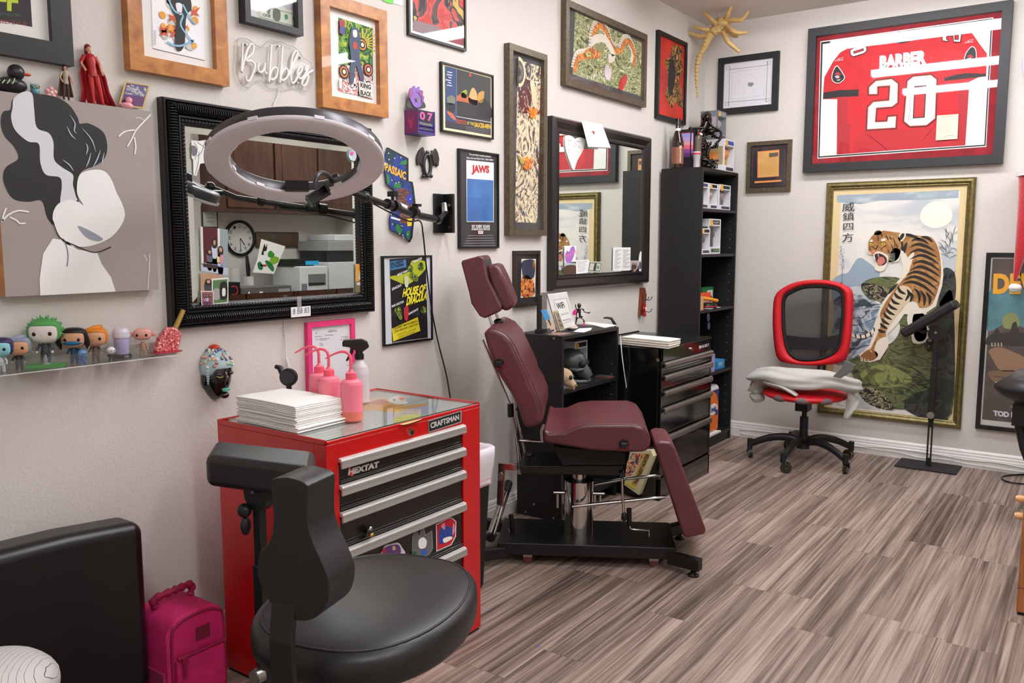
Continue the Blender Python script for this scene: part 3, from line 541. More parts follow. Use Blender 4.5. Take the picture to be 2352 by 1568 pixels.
def duck(name, label, p, s, bodym, beakm, dirv, extra=None, group=None):
    t = thing(name, label, 'toy duck', p, group); d = V(dirv).normalized(); R = Matrix((d, V((0, 0, 1)).cross(d), V((0, 0, 1)))).transposed(); p = V(p)
    m = MB(); m.ell(p+V((0, 0, s*.28)), (s*.5, s*.36, s*.28), bodym, R); m.ell(p+d*(-s*.45)+V((0, 0, s*.4)), (s*.14, s*.1, s*.1), bodym, R); m.ell(p+d*s*.18+V((0, 0, s*.72)), s*.27, bodym)
    for q in (-1, 1): m.ell(p+R@V((-s*.05, q*s*.32, s*.34)), (s*.24, s*.08, s*.14), bodym, R)
    m.build('duck_body', t)
    m = MB(); m.ell(p+d*s*.48+V((0, 0, s*.68)), (s*.16, s*.12, s*.05), beakm, R); m.build('beak', t)
    if extra:
        m = MB()
        for k in range(4):
            for q in (-1, 1): m.tube([p+R@V((s*(.1-.14*k), q*s*(.38-.02*k), s*(.46-.03*k))), p+R@V((s*(.06-.14*k), q*s*.42, s*.34)), p+R@V((s*(.0-.14*k), q*s*.42, s*.26))], s*.02, extra, 6)
        m.build('painted_bones', t)
    return t
DUCKB = mat('duck_black', (38, 37, 40), .35); OR = mat('orange_rubber', (226, 84, 34), .4); PINKR = mat('pink_rubber', (240, 170, 176), .4)
duck('rubber_duck', 'black rubber duck with orange beak and pale stripes on top of the canvas', on(26), .078, DUCKB, OR, (.35, 1, 0), mat('pale_green', (190, 206, 160), .5))
duck('rubber_duck', 'tiny pink rubber duck in front of the purple card', on(290, h=.028), .036, PINKR, mat('duck_red', (206, 50, 80), .4), (.4, 1, 0))
# owl figurine
p = on(81); t = thing('owl_figurine', 'tiny teal owl figurine beside the black duck', 'figurine', p); TEAL = mat('teal_glaze', (96, 150, 158), .3)
m = MB(); m.ell(p+V((0, 0, .014)), (.011, .012, .014), TEAL); m.ell(p+V((0, 0, .026)), (.011, .012, .009), TEAL); m.tube([p+V((0, -.009, .03)), p+V((0, -.011, .037))], [.003, .0005], TEAL, 6); m.tube([p+V((0, .009, .03)), p+V((0, .011, .037))], [.003, .0005], TEAL, 6); m.build('owl_body', t)
m = MB()
for q in (-1, 1): m.ell(p+V((.01, q*.0055, .027)), .0045, mat('cream_glaze', (220, 214, 190), .3)); m.ell(p+V((.014, q*.0055, .027)), .002, INK)
m.build('eyes', t)
p = on(116); t = thing('flower_ornament', 'tiny pink beaded flower ornament on the canvas edge', 'ornament', p); m = MB()
for k in range(5): a = k*1.257+.3; m.ell(p+V((.004, .0105*math.cos(a), .017+.0105*math.sin(a))), .0065, PINKR, nu=10, nv=8)
m.build('petals', t); m = MB(); m.ell(p+V((.007, 0, .017)), .005, mat('pearl', (236, 230, 226), .2)); m.build('centre_bead', t)
# figurines with cloth
def human(t, p, H, skin, hair, top, legs, face=(1, 0, 0), arms=((-.5, -.3), (.5, -.3)), cape=None, cape_w=.5, robe=None, boots=None, lean=0, hairlen=.1):
    """small standing figure; H total height, face = direction faced; one mesh per garment"""
    d = V(face).normalized(); sd = V((0, 0, 1)).cross(d); Z = V((0, 0, 1)); p = V(p); P = lambda a, b, c: p+d*a*H+sd*b*H+Z*c*H+sd*lean*c*H
    m = MB(); m.ell(P(0, 0, .93), (H*.05, H*.045, H*.065), skin); m.tube([P(0, 0, .83), P(0, 0, .9)], H*.022, skin); m.ell(P(.045, 0, .92), (H*.012, H*.01, H*.015), skin, nu=8, nv=6)
    for (ay, az), q in zip(arms, (-1, 1)): m.tube([P(0, q*.1, .79), P(.03, ay*.34, .79+az*.5), P(.1, ay*.3, .79+az*.9)], [H*.03, H*.024, H*.018], skin, 8); m.ell(P(.11, ay*.3, .79+az*.95), H*.022, skin, nu=8, nv=6)
    m.build('figure_body', t)
    m = MB(); m.tube([P(0, 0, .47), P(0, 0, .55), P(.01, 0, .62), P(.015, 0, .74), P(0, 0, .82), P(0, 0, .85)], [H*.085, H*.08, H*.066, H*.085, H*.075, H*.02], top, 14)
    for (ay, az), q in zip(arms, (-1, 1)): m.tube([P(0, q*.085, .8), P(.02, ay*.33, .79+az*.45)], [H*.038, H*.03], top, 8)
    m.build('top_garment', t)
    m = MB()
    for q in (-1, 1): m.tube([P(0, q*.045, .5), P(.01, q*.06, .28), P(0, q*.075, .04)], [H*.052, H*.038, H*.024], legs, 10); m.ell(P(.03, q*.078, .018), (H*.05, H*.026, H*.018), boots or legs, nu=10, nv=6)
    m.build('legs', t)
    m = MB(); m.ell(P(-.008, 0, .945), (H*.056, H*.053, H*.06), hair); m.tube([P(-.03, 0, .93), P(-.045, 0, .93-hairlen), P(-.04, 0, .9-hairlen)], [H*.05, H*.05, H*.01], hair, 10); m.build('hair', t)
    if cape or robe:
        m = MB(); n = 22; rows = []
        for c, r in ((.83, .06), (.7, .13), (.5, .16 if robe else .2), (.25, .2 if robe else cape_w*.42), (.02 if cape else .14, .22 if robe else cape_w*.55)):
            rows.append([P(-.02-math.cos(a)*r*.45*(1+.12*math.cos(9*a)), math.sin(a)*r*(1+.1*math.cos(11*a)), c) for a in [(-1.75+3.5*k/n) for k in range(n+1)]])
        vs = [q for r in rows for q in r]; fs = [(i*(n+1)+k, i*(n+1)+k+1, (i+1)*(n+1)+k+1, (i+1)*(n+1)+k) for i in range(4) for k in range(n)]
        m.add(vs, fs, cape or robe, True); o = m.build('cape' if cape else 'robe', t); s = o.modifiers.new('thick', 'SOLIDIFY'); s.thickness = H*.012
SK = mat('skin_tone', (206, 152, 122), .5); RED = mat('figure_red', (176, 30, 38), .35); BRN = mat('robe_brown', (92, 68, 60), .8)
p = on(152); t = thing('action_figure', 'small action figure in a brown robe beside the red caped one', 'figurine', p); human(t, p, .098, SK, mat('hair_brown', (70, 44, 30), .6), mat('linen', (176, 160, 140), .8), mat('dark_trouser', (70, 52, 46), .7), robe=BRN, face=(1, .1, 0))
p = on(226, h=.022); t = thing('action_figure', 'tall red figurine with a flared red cape on top of the canvas', 'figurine', p); human(t, p, .168, SK, mat('hair_auburn', (120, 30, 30), .5), RED, mat('boot_red', (190, 40, 46), .3), cape=mat('cape_red', (168, 26, 36), .4), cape_w=.5, face=(1, -.15, 0), lean=-.14, arms=((-.5, -.25), (.4, -.3)), hairlen=.08)
m = MB(); a = PA.hit(287, 187, .012); b = PA.hit(344, 196, .012); c = PA.hit(330, 250, .02); d = PA.hit(272, 241, .02); m.solid([a, b, c, d], (.0015, 0, 0), C(196, 170, 90)); t = thing('trading_card', 'purple trading card with a gold edge leaning on the wall above the canvas', 'card', (c+d)/2); m.build('card', t)
m = MB(); e = V((.0022, 0, 0)); L = lambda x, y: a+(b-a)*x+(d-a)*y+e; m.flat([L(.07, .05), L(.93, .05), L(.93, .95), L(.07, .95)][::-1], C(92, 48, 104)); e = V((.0026, 0, 0)); m.flat([L(.1, .1), L(.9, .1), L(.9, .52), L(.1, .52)][::-1], artmat('card_art', [(0, (86, 86, 130)), (.45, (150, 150, 160)), (.52, (200, 196, 170)), (.58, (80, 90, 150))], 60, 1, 2)); m.build('card_print', t)

# ================================================================ acrylic ledge with vinyl toys
LZ = 1.032; LH = .105; ACR = panemat('acrylic', (.93, .94, .94), 1.25, .05, .05)
uE = PA.uv(415, 815, LH)[0]; t = thing('wall_shelf', 'clear acrylic ledge below the canvas carrying big-headed toys', 'shelf', (0, -4.6, LZ-.004)); m = MB()
m.pbox(PA, -5.15, uE, LZ-.004, LZ-.0002, .001, LH, ACR); m.build('ledge_plate', t); m = MB(); m.pbox(PA, -5.15, uE-.1, LZ, LZ+.034, LH-.003, LH, ACR); m.build('front_lip', t); m = MB(); m.pbox(PA, -5.15, uE, LZ, LZ+.03, .0005, .0035, ACR); m.build('back_rail', t)
EDGE = mat('acrylic_edge', (214, 216, 212), .15)
m = MB(); m.pbox(PA, -5.15, uE, LZ-.004, LZ-.0015, LH, LH+.0008, EDGE); m.build('polished_edge', t)
EYE = mat('toy_eye', (14, 13, 14), .15)
def toy(px, label, H, headm, hairm=None, bodym=BLACK, legm=None, hw=.34, hh=.27, hairstyle='cap', h=.052, face=(.8, -.6), acc=None, base=0, cat='toy figure', ear=1):
    u, _ = PA.uv(px, 830, h); p = PA.at(u, LZ+base, h); t = thing('vinyl_toy', label, cat, p, 'big-headed toys on the acrylic ledge'); d = V((face[0], face[1], 0)).normalized(); sd = V((0, 0, 1)).cross(d); Z = V((0, 0, 1)); R = Matrix((d, sd, Z)).transposed(); P = lambda a, b, c: p+R@V((a*H, b*H, c*H))
    sq = lambda q: V([math.copysign(abs(x)**.72, x) for x in q])
    m = MB(); m.ell(P(0, 0, 1-hh), (H*hw*.86, H*hw, H*hh), headm, R, 20, 14, sq); m.ell(P(hw*.88, 0, 1-hh-.04), H*.02, headm, nu=8, nv=6)
    for q in (-1, 1): m.ell(P(-.02*(ear-1), q*hw*(.85+.13*ear), 1-hh-.03+.01*(ear-1)), (H*.035, H*.035*ear, H*(.045+.015*ear)), headm, R, 12, 8)
    m.build('head', t)
    m = MB()
    for q in (-1, 1): m.ell(P(hw*.8, q*hw*.5, 1-hh-.02), (H*.02, H*.048, H*.05), EYE, R, 12, 8)
    m.build('eyes', t)
    m = MB(); m.tube([P(0, 0, .2), P(0, 0, .3), P(0, 0, .5)], [H*.085, H*.1, H*.07], bodym, 12)
    for q in (-1, 1): m.tube([P(0, q*.1, .44), P(.03, q*.17, .32), P(.08, q*.17, .26)], [H*.035, H*.03, H*.025], bodym, 8); m.ell(P(.09, q*.17, .25), H*.034, headm, nu=8, nv=6)
    m.build('torso', t)
    m = MB()
    for q in (-1, 1): m.tube([P(0, q*.055, .26), P(0, q*.07, .04)], [H*.055, H*.045], legm or bodym, 10); m.ell(P(.025, q*.075, .022), (H*.07, H*.045, H*.024), legm or bodym, R, 10, 6)
    m.build('legs', t)
    if hairm:
        m = MB()
        def hf(q): q = sq(q); return V((min(q.x, .55 if q.z < .45 else 1), q.y, max(q.z, -.75)))
        m.ell(P(-.02, 0, 1-hh+.025), (H*hw*.93, H*hw*1.08, H*hh*1.08), hairm, R, 22, 14, hf)
        if hairstyle == 'wild':
            for k in range(26): a = -1.9+3.8*k/25; m.tube([P(-.05, math.sin(a)*hw*.85, 1-hh+math.cos(a)*hh*.8), P(-.1-.05*(k % 2), math.sin(a)*hw*1.25, 1-hh+math.cos(a)*hh*1.35+.03*(k % 3))], [H*.07, H*.01], hairm, 6)
        if hairstyle == 'quiff': m.tube([P(.18, -.2, 1-.02), P(.1, 0, 1.03), P(-.1, .15, 1.02), P(-.2, .2, .96)], [H*.03, H*.08, H*.09, H*.03], hairm, 8)
        if hairstyle == 'sides':
            for q in (-1, 1): m.tube([P(.12, q*hw*.95, .9), P(.1, q*hw*1.08, .62), P(0, q*hw*1.0, .42)], [H*.06, H*.09, H*.02], hairm, 8)
        m.build('hair', t)
    if acc:
        m = MB(); acc(m, P, R, H); m.build('accessory', t)
    return t
flesh = mat('vinyl_flesh', (214, 160, 124), .45); DK = mat('vinyl_dark', (46, 46, 56), .5)
toy(2, 'cyan-faced toy with dark violet hair at the left edge of the ledge', .088, mat('vinyl_cyan', (140, 206, 214), .4), mat('hair_violet', (50, 40, 90), .4), mat('vinyl_white', (200, 206, 206), .4))
toy(44, 'toy with swept silver-grey hair and dark clothes on the acrylic ledge', .086, flesh, mat('hair_silver', (140, 148, 166), .35), DK, hairstyle='quiff')
def stand(m, P, R, H): m.obox(P(-.3, -.42, -.115), R@V((H*.6, 0, 0)), R@V((0, H*.84, 0)), V((0, 0, H*.055)), mat('lime_base', (60, 170, 66), .5)); m.tube([P(0, 0, -.07), P(0, 0, .2)], [H*.09, H*.04], mat('clear_grey', (150, 156, 162), .3), 12)
toy(106, 'tallest toy with bushy green hair and pale face on a green stand', .112, mat('vinyl_pale', (226, 218, 210), .5), mat('hair_green', (82, 160, 84), .5), mat('vinyl_grey_suit', (70, 70, 74), .5), hairstyle='wild', base=.014, acc=stand)
def face_cloth(m, P, R, H): m.ell(P(.02, 0, .62), (H*.31, H*.34, H*.12), mat('toy_blue', (28, 104, 150), .4), R, 18, 10)
toy(172, 'black-haired toy with a blue cloth over its mouth', .098, flesh, mat('hair_black', (24, 22, 26), .35), mat('vinyl_navy', (36, 70, 104), .5), hairstyle='sides', acc=face_cloth)
toy(221, 'orange-haired toy with brown clothes, fifth along the ledge', .094, flesh, mat('hair_orange', (224, 130, 30), .35), mat('vinyl_brown', (110, 92, 80), .5), hairstyle='quiff')
def mini(px, lab, hm, bm, H=.036, h=.088):
    u, _ = PA.uv(px, 822, h); p = PA.at(u, LZ, h); t = thing('mini_figure', lab, 'toy figure', p); Z = V((0, 0, 1)); m = MB(); m.ell(p+Z*H*.72, (H*.26, H*.3, H*.27), hm); m.build('head', t); m = MB(); m.tube([p+V((0, 0, H*.25)), p+Z*H*.5], [H*.14, H*.12], bm)
    for q in (-1, 1): m.tube([p+V((0, q*H*.1, H*.3)), p+V((0, q*H*.14, .0))], [H*.08, H*.09], bm, 8); m.tube([p+V((0, q*H*.1, H*.45)), p+V((.004, q*H*.3, H*.38))], H*.06, bm, 8)
    m.build('torso', t); m = MB()
    for q in (-1, 1): m.ell(p+V((H*.23, q*H*.11, H*.74)), H*.035, EYE, nu=8, nv=6)
    m.build('eyes', t)
mini(190, 'tiny blue figure standing in front of the black-haired toy', mat('mini_blue', (96, 140, 196), .4), mat('mini_blue2', (60, 110, 170), .4), .042)
mini(256, 'tiny round white-headed figure in black standing in front of the lilac canister toy', mat('mini_white', (230, 226, 226), .4), BLACK, .042)
u, _ = PA.uv(281, 822, .05); p = PA.at(u, LZ, .05); t = thing('toy_canister', 'white and lilac domed toy on a black base on the ledge', 'toy', p); LIL = mat('lilac_plastic', (176, 168, 206), .35)
m = MB(); m.cyl(p, p+V((0, 0, .012)), .026, BLACK); m.build('display_base', t); m = MB(); m.lathe([(0, .012), (.018, .012), (.02, .03), (.022, .05), (.021, .062), (0, .062)], p, LIL)
m.build('canister_body', t); m = MB(); m.lathe([(.0235, .06), (.0245, .064), (.024, .078), (.018, .088), (.006, .092), (0, .0925)], p, mat('dome_white', (214, 210, 222), .3)); m.build('dome_lid', t)
m = MB(); m.text('STAR', INKW, p+V((.0262, -.008, .003)), p+V((.0262, .006, .003)), p+V((.0262, -.008, .009))); m.build('base_lettering', t)
toy(330, 'bald pink toy with broad ears beside the glitter ice pop', .084, mat('toy_pink', (222, 160, 144), .5), None, mat('toy_sack', (176, 140, 116), .7), ear=3, hw=.3, hh=.22)
# glitter ice pop
GLT = artmat('pink_glitter', [(0, (150, 30, 50)), (.4, (196, 90, 96)), (.5, (206, 110, 112)), (.6, (230, 140, 120)), (.64, (255, 226, 200))], 160, .5, 2, rough=.2)
u, _ = PA.uv(383, 812, .06); p = PA.at(u, LZ, .06); t = thing('ice_pop_sculpture', 'melting pink glitter ice pop with a gold stick at the ledge end', 'ornament', p)
m = MB(); hz = .06; P4 = [PA.hit(a, b, hz) for a, b in ((352, 808), (362, 776), (380, 752), (392, 750), (404, 754), (416, 764), (410, 790), (404, 812))]; m.solid([q-V((.012, 0, 0)) for q in P4], (.024, 0, 0), GLT); m.build('ice_block', t, bevel=.008, seg=4)
m = MB(); m.ell(p+V((0, 0, .0045)), (.036, .052, .0045), mat('puddle_pink', (170, 36, 56), .15)); m.build('melted_puddle', t)
m = MB(); a = PA.hit(402, 755, hz); b = PA.hit(421, 712, hz); m.tube([a, a+(b-a)*.5, b], [.008, .008, .0075], mat('gold_glitter', (178, 146, 70), .4, .3, bump=.5, bscale=600), 12, flat=1); m.build('stick', t)

# ================================================================ neon name sign
NH = .014; g = lambda L: cv(280, 0, .2721, L)
t = thing('neon_sign', 'unlit white script Bubbles sign on a clear wavy acrylic plate', 'sign', PA.hit(*g([(1300, 750)])[0], 0))
ol = g([(985, 322), (1060, 330), (1110, 368), (1165, 400), (1205, 372), (1240, 338), (1300, 350), (1340, 348), (1390, 380), (1440, 393), (1490, 430), (1530, 490), (1580, 520), (1612, 590), (1606, 660), (1580, 740), (1545, 768), (1490, 742), (1440, 740), (1380, 755), (1330, 738), (1240, 748), (1190, 690), (1140, 680), (1090, 722), (1050, 738), (1000, 700), (975, 640), (957, 560), (970, 460), (970, 360)])
q = PA.pts(cr2(ol, True, 4), NH-.006); m = MB(); m.solid(q, (.003, 0, 0), panemat('sign_acrylic', (.985, .985, .985), 1.1, .05)); m.build('acrylic_plate', t)
m = MB(); m.tube([a+V((.002, 0, 0)) for a in PA.pts(cr2(ol, True, 4), NH-.006)], .0013, mat('acrylic_rim', (186, 182, 178), .3), 5, closed=True); m.build('plate_edge', t)
NEON = mat('neon_silicone', (240, 236, 234), .45, sss=0)
for k, L in enumerate(([(1016, 365), (1014, 480), (1008, 605), (1020, 560), (1050, 440), (1085, 375), (1108, 385), (1100, 450), (1040, 512), (1090, 515), (1120, 550), (1105, 620), (1075, 680), (1050, 678), (1042, 640)], [(1150, 530), (1148, 590), (1172, 610), (1198, 585), (1206, 530), (1204, 600), (1222, 622)], [(1258, 378), (1250, 520), (1240, 692)], [(1245, 640), (1265, 590), (1290, 568), (1312, 590), (1300, 650), (1262, 674), (1246, 655)], [(1353, 390), (1345, 520), (1332, 695)], [(1338, 640), (1360, 595), (1384, 580), (1402, 605), (1390, 655), (1355, 680), (1340, 665)], [(1400, 640), (1440, 545), (1480, 455), (1468, 428), (1440, 470), (1422, 590), (1428, 690), (1455, 695), (1485, 640)], [(1485, 635), (1510, 605), (1520, 575), (1500, 568), (1478, 620), (1500, 665), (1530, 650)], [(1530, 650), (1560, 600), (1568, 560), (1550, 565), (1550, 600), (1572, 640), (1555, 705), (1530, 725), (1518, 695), (1560, 630), (1612, 592)])):
    m = MB(); m.tube(PA.pts([(a.x, a.y) for a in cr([(x, y, 0) for x, y in g(L)], False, 5)], NH), .0042, NEON, 8); m.build('neon_stroke', t)
m = MB()
for a in ((1036, 378), (1310, 392), (1496, 488), (1138, 612), (1468, 702)): q = PA.hit(*g([a])[0], 0); m.cyl(q, q+V((.012, 0, 0)), .0035, STEEL)
m.build('standoffs', t)
m = MB(); m.tube(cr([PA.hit(641, 203, .008), PA.hit(636, 225, .008), PA.hit(628, 258, .01), PA.hit(640, 400, .004), PA.hit(652, 740, .004), PA.hit(655, 775, .008), PA.hit(657, 830, .01), PA.hit(660, 845, .01)]), .0022, mat('white_cable', (222, 220, 216), .4)); m.tube([PA.hit(657, 822, .012), PA.hit(662, 842, .012)], [.004, .007], mat('white_cable'), 12)
single(m, 'power_cable', 'thin white cable running from the neon sign down behind the big mirror', 'cable')

# ================================================================ wall ornaments
g = lambda L: cv(860, 100, .3188, L)
# block calendar
t = thing('block_calendar', 'purple block calendar reading 07 with a hand-shaped crest', 'calendar', PA.hit(965, 308, 0)); hf = .075; PU = mat('calendar_purple', (66, 48, 128), .4); MG = mat('calendar_magenta', (120, 30, 92), .4)
u0 = PA.uv(*g([(312, 470)])[0], hf)[0]; u1 = PA.uv(*g([(437, 480)])[0], hf)[0]; v1 = PA.uv(*g([(312, 470)])[0], hf)[1]; v0 = PA.uv(*g([(312, 645)])[0], hf)[1]
m = MB(); m.pbox(PA, u0, u1, v0, v1, .001, hf-.008, PU); m.pbox(PA, u0, u1, v0, v0+.012, hf-.008, hf, PU); m.pbox(PA, u1-.008, u1, v0+.012, v1, hf-.008, hf, PU); m.pbox(PA, u0, u0+.004, v0+.012, v1, hf-.008, hf, PU); m.build('calendar_case', t)
PS = Pl((0, u0, 0), (1, 0, 0), (0, 0, 1)); m = MB(); m.rect(PS, .0006, .004, hf-.002, v0+.003, v1-.003, MG); q = [PS.at(a, b, .0012) for a, b in [(hf*.5+x*.016, (v0+v1)/2+y*.026) for x, y in ((-.8, 1), (-1, .2), (-.6, -.4), (-.3, -1), (.3, -1), (.6, -.4), (1, .2), (.8, 1), (.3, .2), (-.3, .2))]]; m.flat(q, C(176, 40, 96)); m.build('side_panel', t)
w = u1-u0; vm = v0+(v1-v0)*.52
for k, dgt in enumerate('07'):
    a = u0+.006+k*(w-.014)*.5; b = a+(w-.014)*.5-.001; m = MB(); m.pbox(PA, a, b, vm, v1-.002, hf-.0079, hf-.001, mat('cube_black', (28, 24, 38), .4)); m.utext(dgt, PA, hf-.0004, a+.007, b-.007, vm+.006, v1-.008, C(240, 90, 176), bold=.03); m.build('date_cube', t)
for k, (tx, a, b) in enumerate((('Wednesday', .26, .48), ('January', .04, .22))):
    m = MB(); m.pbox(PA, u0+.006, u1-.01, v0+.013+(v1-v0)*(a*.8), v0+(v1-v0)*b+.006, hf-.0079, hf-.002, mat('bar_violet', (58, 44, 110), .4)); m.utext(tx, PA, hf-.0012, u0+.012, u1-.018, v0+.016+(v1-v0)*a*.8, v0+(v1-v0)*b, C(190, 206, 120)); m.build('word_bar', t)
m = MB(); hh = .03
m.prism(PA.pts(cr2(g([(240, 460), (245, 420), (262, 390), (330, 385), (352, 410), (365, 465)]), True, 3), hh-.004), (-.004, 0, 0), C(70, 78, 60)); V1 = mat('hand_violet', (142, 104, 190), .45); V2 = mat('hand_mauve', (150, 84, 140), .45)
m.prism(PA.pts(cr2(g([(262, 345), (290, 330), (335, 340), (348, 390), (338, 445), (310, 462), (285, 450), (260, 400)]), True, 4), hh), (-.004, 0, 0), V1); fing = [[(262, 400), (250, 360), (262, 320), (280, 345)], [(278, 350), (276, 315), (292, 306), (302, 345)], [(300, 345), (310, 318), (326, 312), (322, 350)], [(322, 360), (332, 335), (350, 345), (345, 385)], [(340, 400), (350, 375), (358, 390), (348, 430)]]
for k, L in enumerate(fing): m.prism(PA.pts(cr2(g(L), True, 4), hh+.001+.0005*k), (-.004, 0, 0), V2 if k in (0, 3, 4) else V1)
m.disc(PA, hh+.006, *PA.uv(*g([(304, 402)])[0], hh), .009, C(120, 130, 100), n=12); m.build('hand_crest', t)
# winged oval frame
t = thing('bat_picture', 'small pewter bat-winged frame with an oval white centre', 'picture', PA.hit(980, 408, 0)); PEW = mat('pewter', (70, 68, 68), .35, .7); m = MB(); hb = .012
for L in ([(340, 745), (318, 765), (300, 800), (294, 840), (300, 880), (318, 862), (328, 880), (345, 870), (345, 820), (352, 790)], [(430, 755), (445, 785), (455, 830), (450, 880), (438, 890), (428, 860), (420, 885), (408, 850), (402, 800), (412, 790)]): m = MB(); m.solid(PA.pts(g(L), .001), (hb, 0, 0), PEW); m.build('wing', t, bevel=.003)
m = MB()
c = PA.hit(*g([(380, 878)])[0], hb); m.tube([c+V((0, .0225*math.cos(a), .045*math.sin(a))) for a in [2*math.pi*k/28 for k in range(28)]], .008, PEW, 10, closed=True); m.build('oval_rim', t)
m = MB()
for s in (-1, 1): m = MB(); m.tube(PA.pts(g([(380+s*30, 800), (380+s*34, 770), (380+s*20, 775)]), hb), [.005, .004, .002], PEW); m.build('horn', t); m = MB(); m.ell(PA.hit(*g([(380+s*28, 955)])[0], hb), .0085, PEW, nu=10, nv=8); m.build('foot', t)
m = MB(); m.ell(PA.hit(*g([(382, 785)])[0], hb), (.006, .012, .009), PEW); m.build('bat_head', t); m = MB(); m.disc(PA, hb*.6, c.y, c.z, .021, C(190, 188, 190), .042); m.build('oval_photo', t)
# painted county sign
t = thing('wall_plaque', 'blue painted cut-out plaque lettered PASSAIC in yellow with a brick fort', 'sign', PA.hit(925, 556, 0)); ol = g([(85, 750), (232, 828), (232, 990), (262, 997), (270, 1040), (283, 1150), (283, 1260), (272, 1275), (260, 1400), (243, 1430), (225, 1395), (190, 1385), (115, 1340), (105, 1260), (120, 1200), (165, 1150), (160, 1080), (85, 1010), (68, 870)])
m = MB(); m.solid(PA.pts(ol, .001), (.011, 0, 0), mat('plaque_edge', (26, 28, 30), .5)); m.build('plaque_board', t); m = MB(); k = .0126
m.px(PA, k, inset(ol, 1), artmat('plaque_blue', [(0, (28, 44, 120)), (.45, (36, 62, 150)), (.55, (24, 60, 70)), (.6, (50, 60, 160))], 14, 1, 2)); k += .0005
m.px(PA, k, g([(155, 1045), (225, 1042), (262, 1080), (280, 1160), (278, 1250), (262, 1310), (180, 1290), (185, 1230), (160, 1160), (170, 1090)]), artmat('brick_paint', [(0, (90, 56, 46)), (.45, (130, 88, 74)), (.55, (80, 48, 40))], 6, .6, 2, (1, 2, 14)))
for L in ([(88, 940), (108, 960), (105, 1015), (90, 1000)], [(188, 855), (230, 838), (230, 870), (195, 872)], [(150, 1330), (170, 1300), (200, 1345), (180, 1370)], [(228, 1360), (258, 1350), (244, 1415)], [(140, 1010), (180, 1010), (190, 1035), (150, 1040)]): m.px(PA, k, g(L), C(40, 130, 66), True)
for a, b in ((102, 790), (145, 826), (190, 820), (105, 835), (175, 1000), (125, 985), (155, 1005), (120, 1230), (205, 1380), (180, 1370), (130, 1300), (210, 1395), (240, 1375), (258, 1120)): m.disc(PA, k+.0003, *PA.uv(*g([(a, b)])[0], k), .0032, C(214, 224, 190), n=8)
for L in ([(230, 1108), (262, 1080), (276, 1110), (262, 1170), (240, 1140)],): m.px(PA, k+.0002, g(L), C(40, 60, 176), True)
m.px(PA, k+.0004, g([(235, 1262), (272, 1258), (268, 1312), (238, 1316)]), C(236, 196, 30)); m.px(PA, k+.0004, g([(120, 1245), (185, 1265), (185, 1278), (118, 1258)]), INKW); m.px(PA, k+.0004, g([(165, 1150), (180, 1140), (240, 1170), (236, 1190)]), INKW)
m.ptext('PASSAIC', PA, k+.0006, *g([(76, 915), (226, 985), (80, 855)]), C(236, 178, 50), bold=.04); m.px(PA, k+.0005, g([(182, 1300), (208, 1308), (206, 1328), (182, 1320)]), INK); m.ptext('NJ', PA, k+.001, *g([(186, 1318), (204, 1322), (186, 1306)]), INKW); m.build('plaque_painting', t)
# beaded face mask
t = thing('face_mask', 'glossy black face mask with pale beaded hair and mint lips on the wall', 'mask', PA.hit(502, 918, 0)); c = V((0, PA.uv(501, 870, .02)[0], PA.uv(501, 862, .02)[1])); MK = mat('glossy_black_ceramic', (20, 16, 17), .18, coat=.6); m = MB()
def mf(q):
    q = V(q); q.x = max(q.x, 0)
    if q.z < 0: k = 1-.28*q.z*q.z; q.y *= k
    return q
m.ell(c, (.06, .052, .084), MK, nu=32, nv=24, f=mf); m.ell(c+V((.055, .004, -.012)), (.016, .009, .022), MK); m.tube([c+V((.05, .004, .022)), c+V((.062, .004, -.01))], [.005, .009], MK)
for s in (-1, 1): m.ell(c+V((.045, .004+s*.022, .008)), (.012, .015, .008), MK); m.tube([c+V((.05, .004+s*.01, .024)), c+V((.05, .004+s*.022, .028)), c+V((.038, .004+s*.038, .02))], .003, MK)
m.ell(c+V((.012, -.05, -.012)), (.012, .006, .02), MK); m.ell(c+V((.045, .004, -.064)), (.016, .016, .012), MK); m.build('mask_face', t)
m = MB(); m.tube(cr([c+V((.058, -.032, .004)), c+V((.061, -.02, -.001)), c+V((.06, -.008, .002))]), .0012, mat('gold_line', (200, 170, 60), .3, .5)); m.tube([c+V((.02, -.052, .01)), c+V((.015, -.057, .01))], .0015, STEEL); m.build('painted_eyelid', t)
m = MB(); m.ell(c+V((.054, .006, -.043)), (.008, .018, .0038), mat('mint_lips', (110, 200, 180), .35)); m.ell(c+V((.053, .006, -.0485)), (.008, .014, .0035), mat('mint_lips')); m.build('lips', t)
PALE = mat('pale_blue_ceramic', (176, 200, 204), .4)
m = MB(); m.ell(c+V((.0, 0, .03)), (.064, .057, .064), PALE, nu=24, nv=16, f=lambda q: V((max(q.x, 0), q.y, max(q.z, -.05 if abs(q.y) < .6 else -.5)))); R = random.Random(5); cols = [C(150, 190, 200), C(214, 150, 130), C(90, 110, 150), C(214, 206, 150), C(230, 230, 226), C(196, 96, 76)]
for k in range(70):
    a = R.uniform(-1.5, 1.5); b = R.uniform(.0, 1.35); d = V((math.cos(a)*math.cos(b), math.sin(a)*math.cos(b), math.sin(b))); q = c+V((d.x*.064, d.y*.057, .03+d.z*.064)); m.ell(q, .0055, R.choice(cols), nu=8, nv=6); m.ell(q+d*.004, .0022, C(236, 234, 230), nu=6, nv=4)
for k in range(6): m.ell(c+V((.035-.002*k, -.05+.002*k, .02-k*.008)), .006, PALE, nu=8, nv=6)
m.build('beaded_hair', t); m = MB(); m.ell(c+V((.012, -.004, .094)), (.02, .018, .011), mat('red_cap', (200, 62, 40), .3)); m.build('red_top_knot', t)
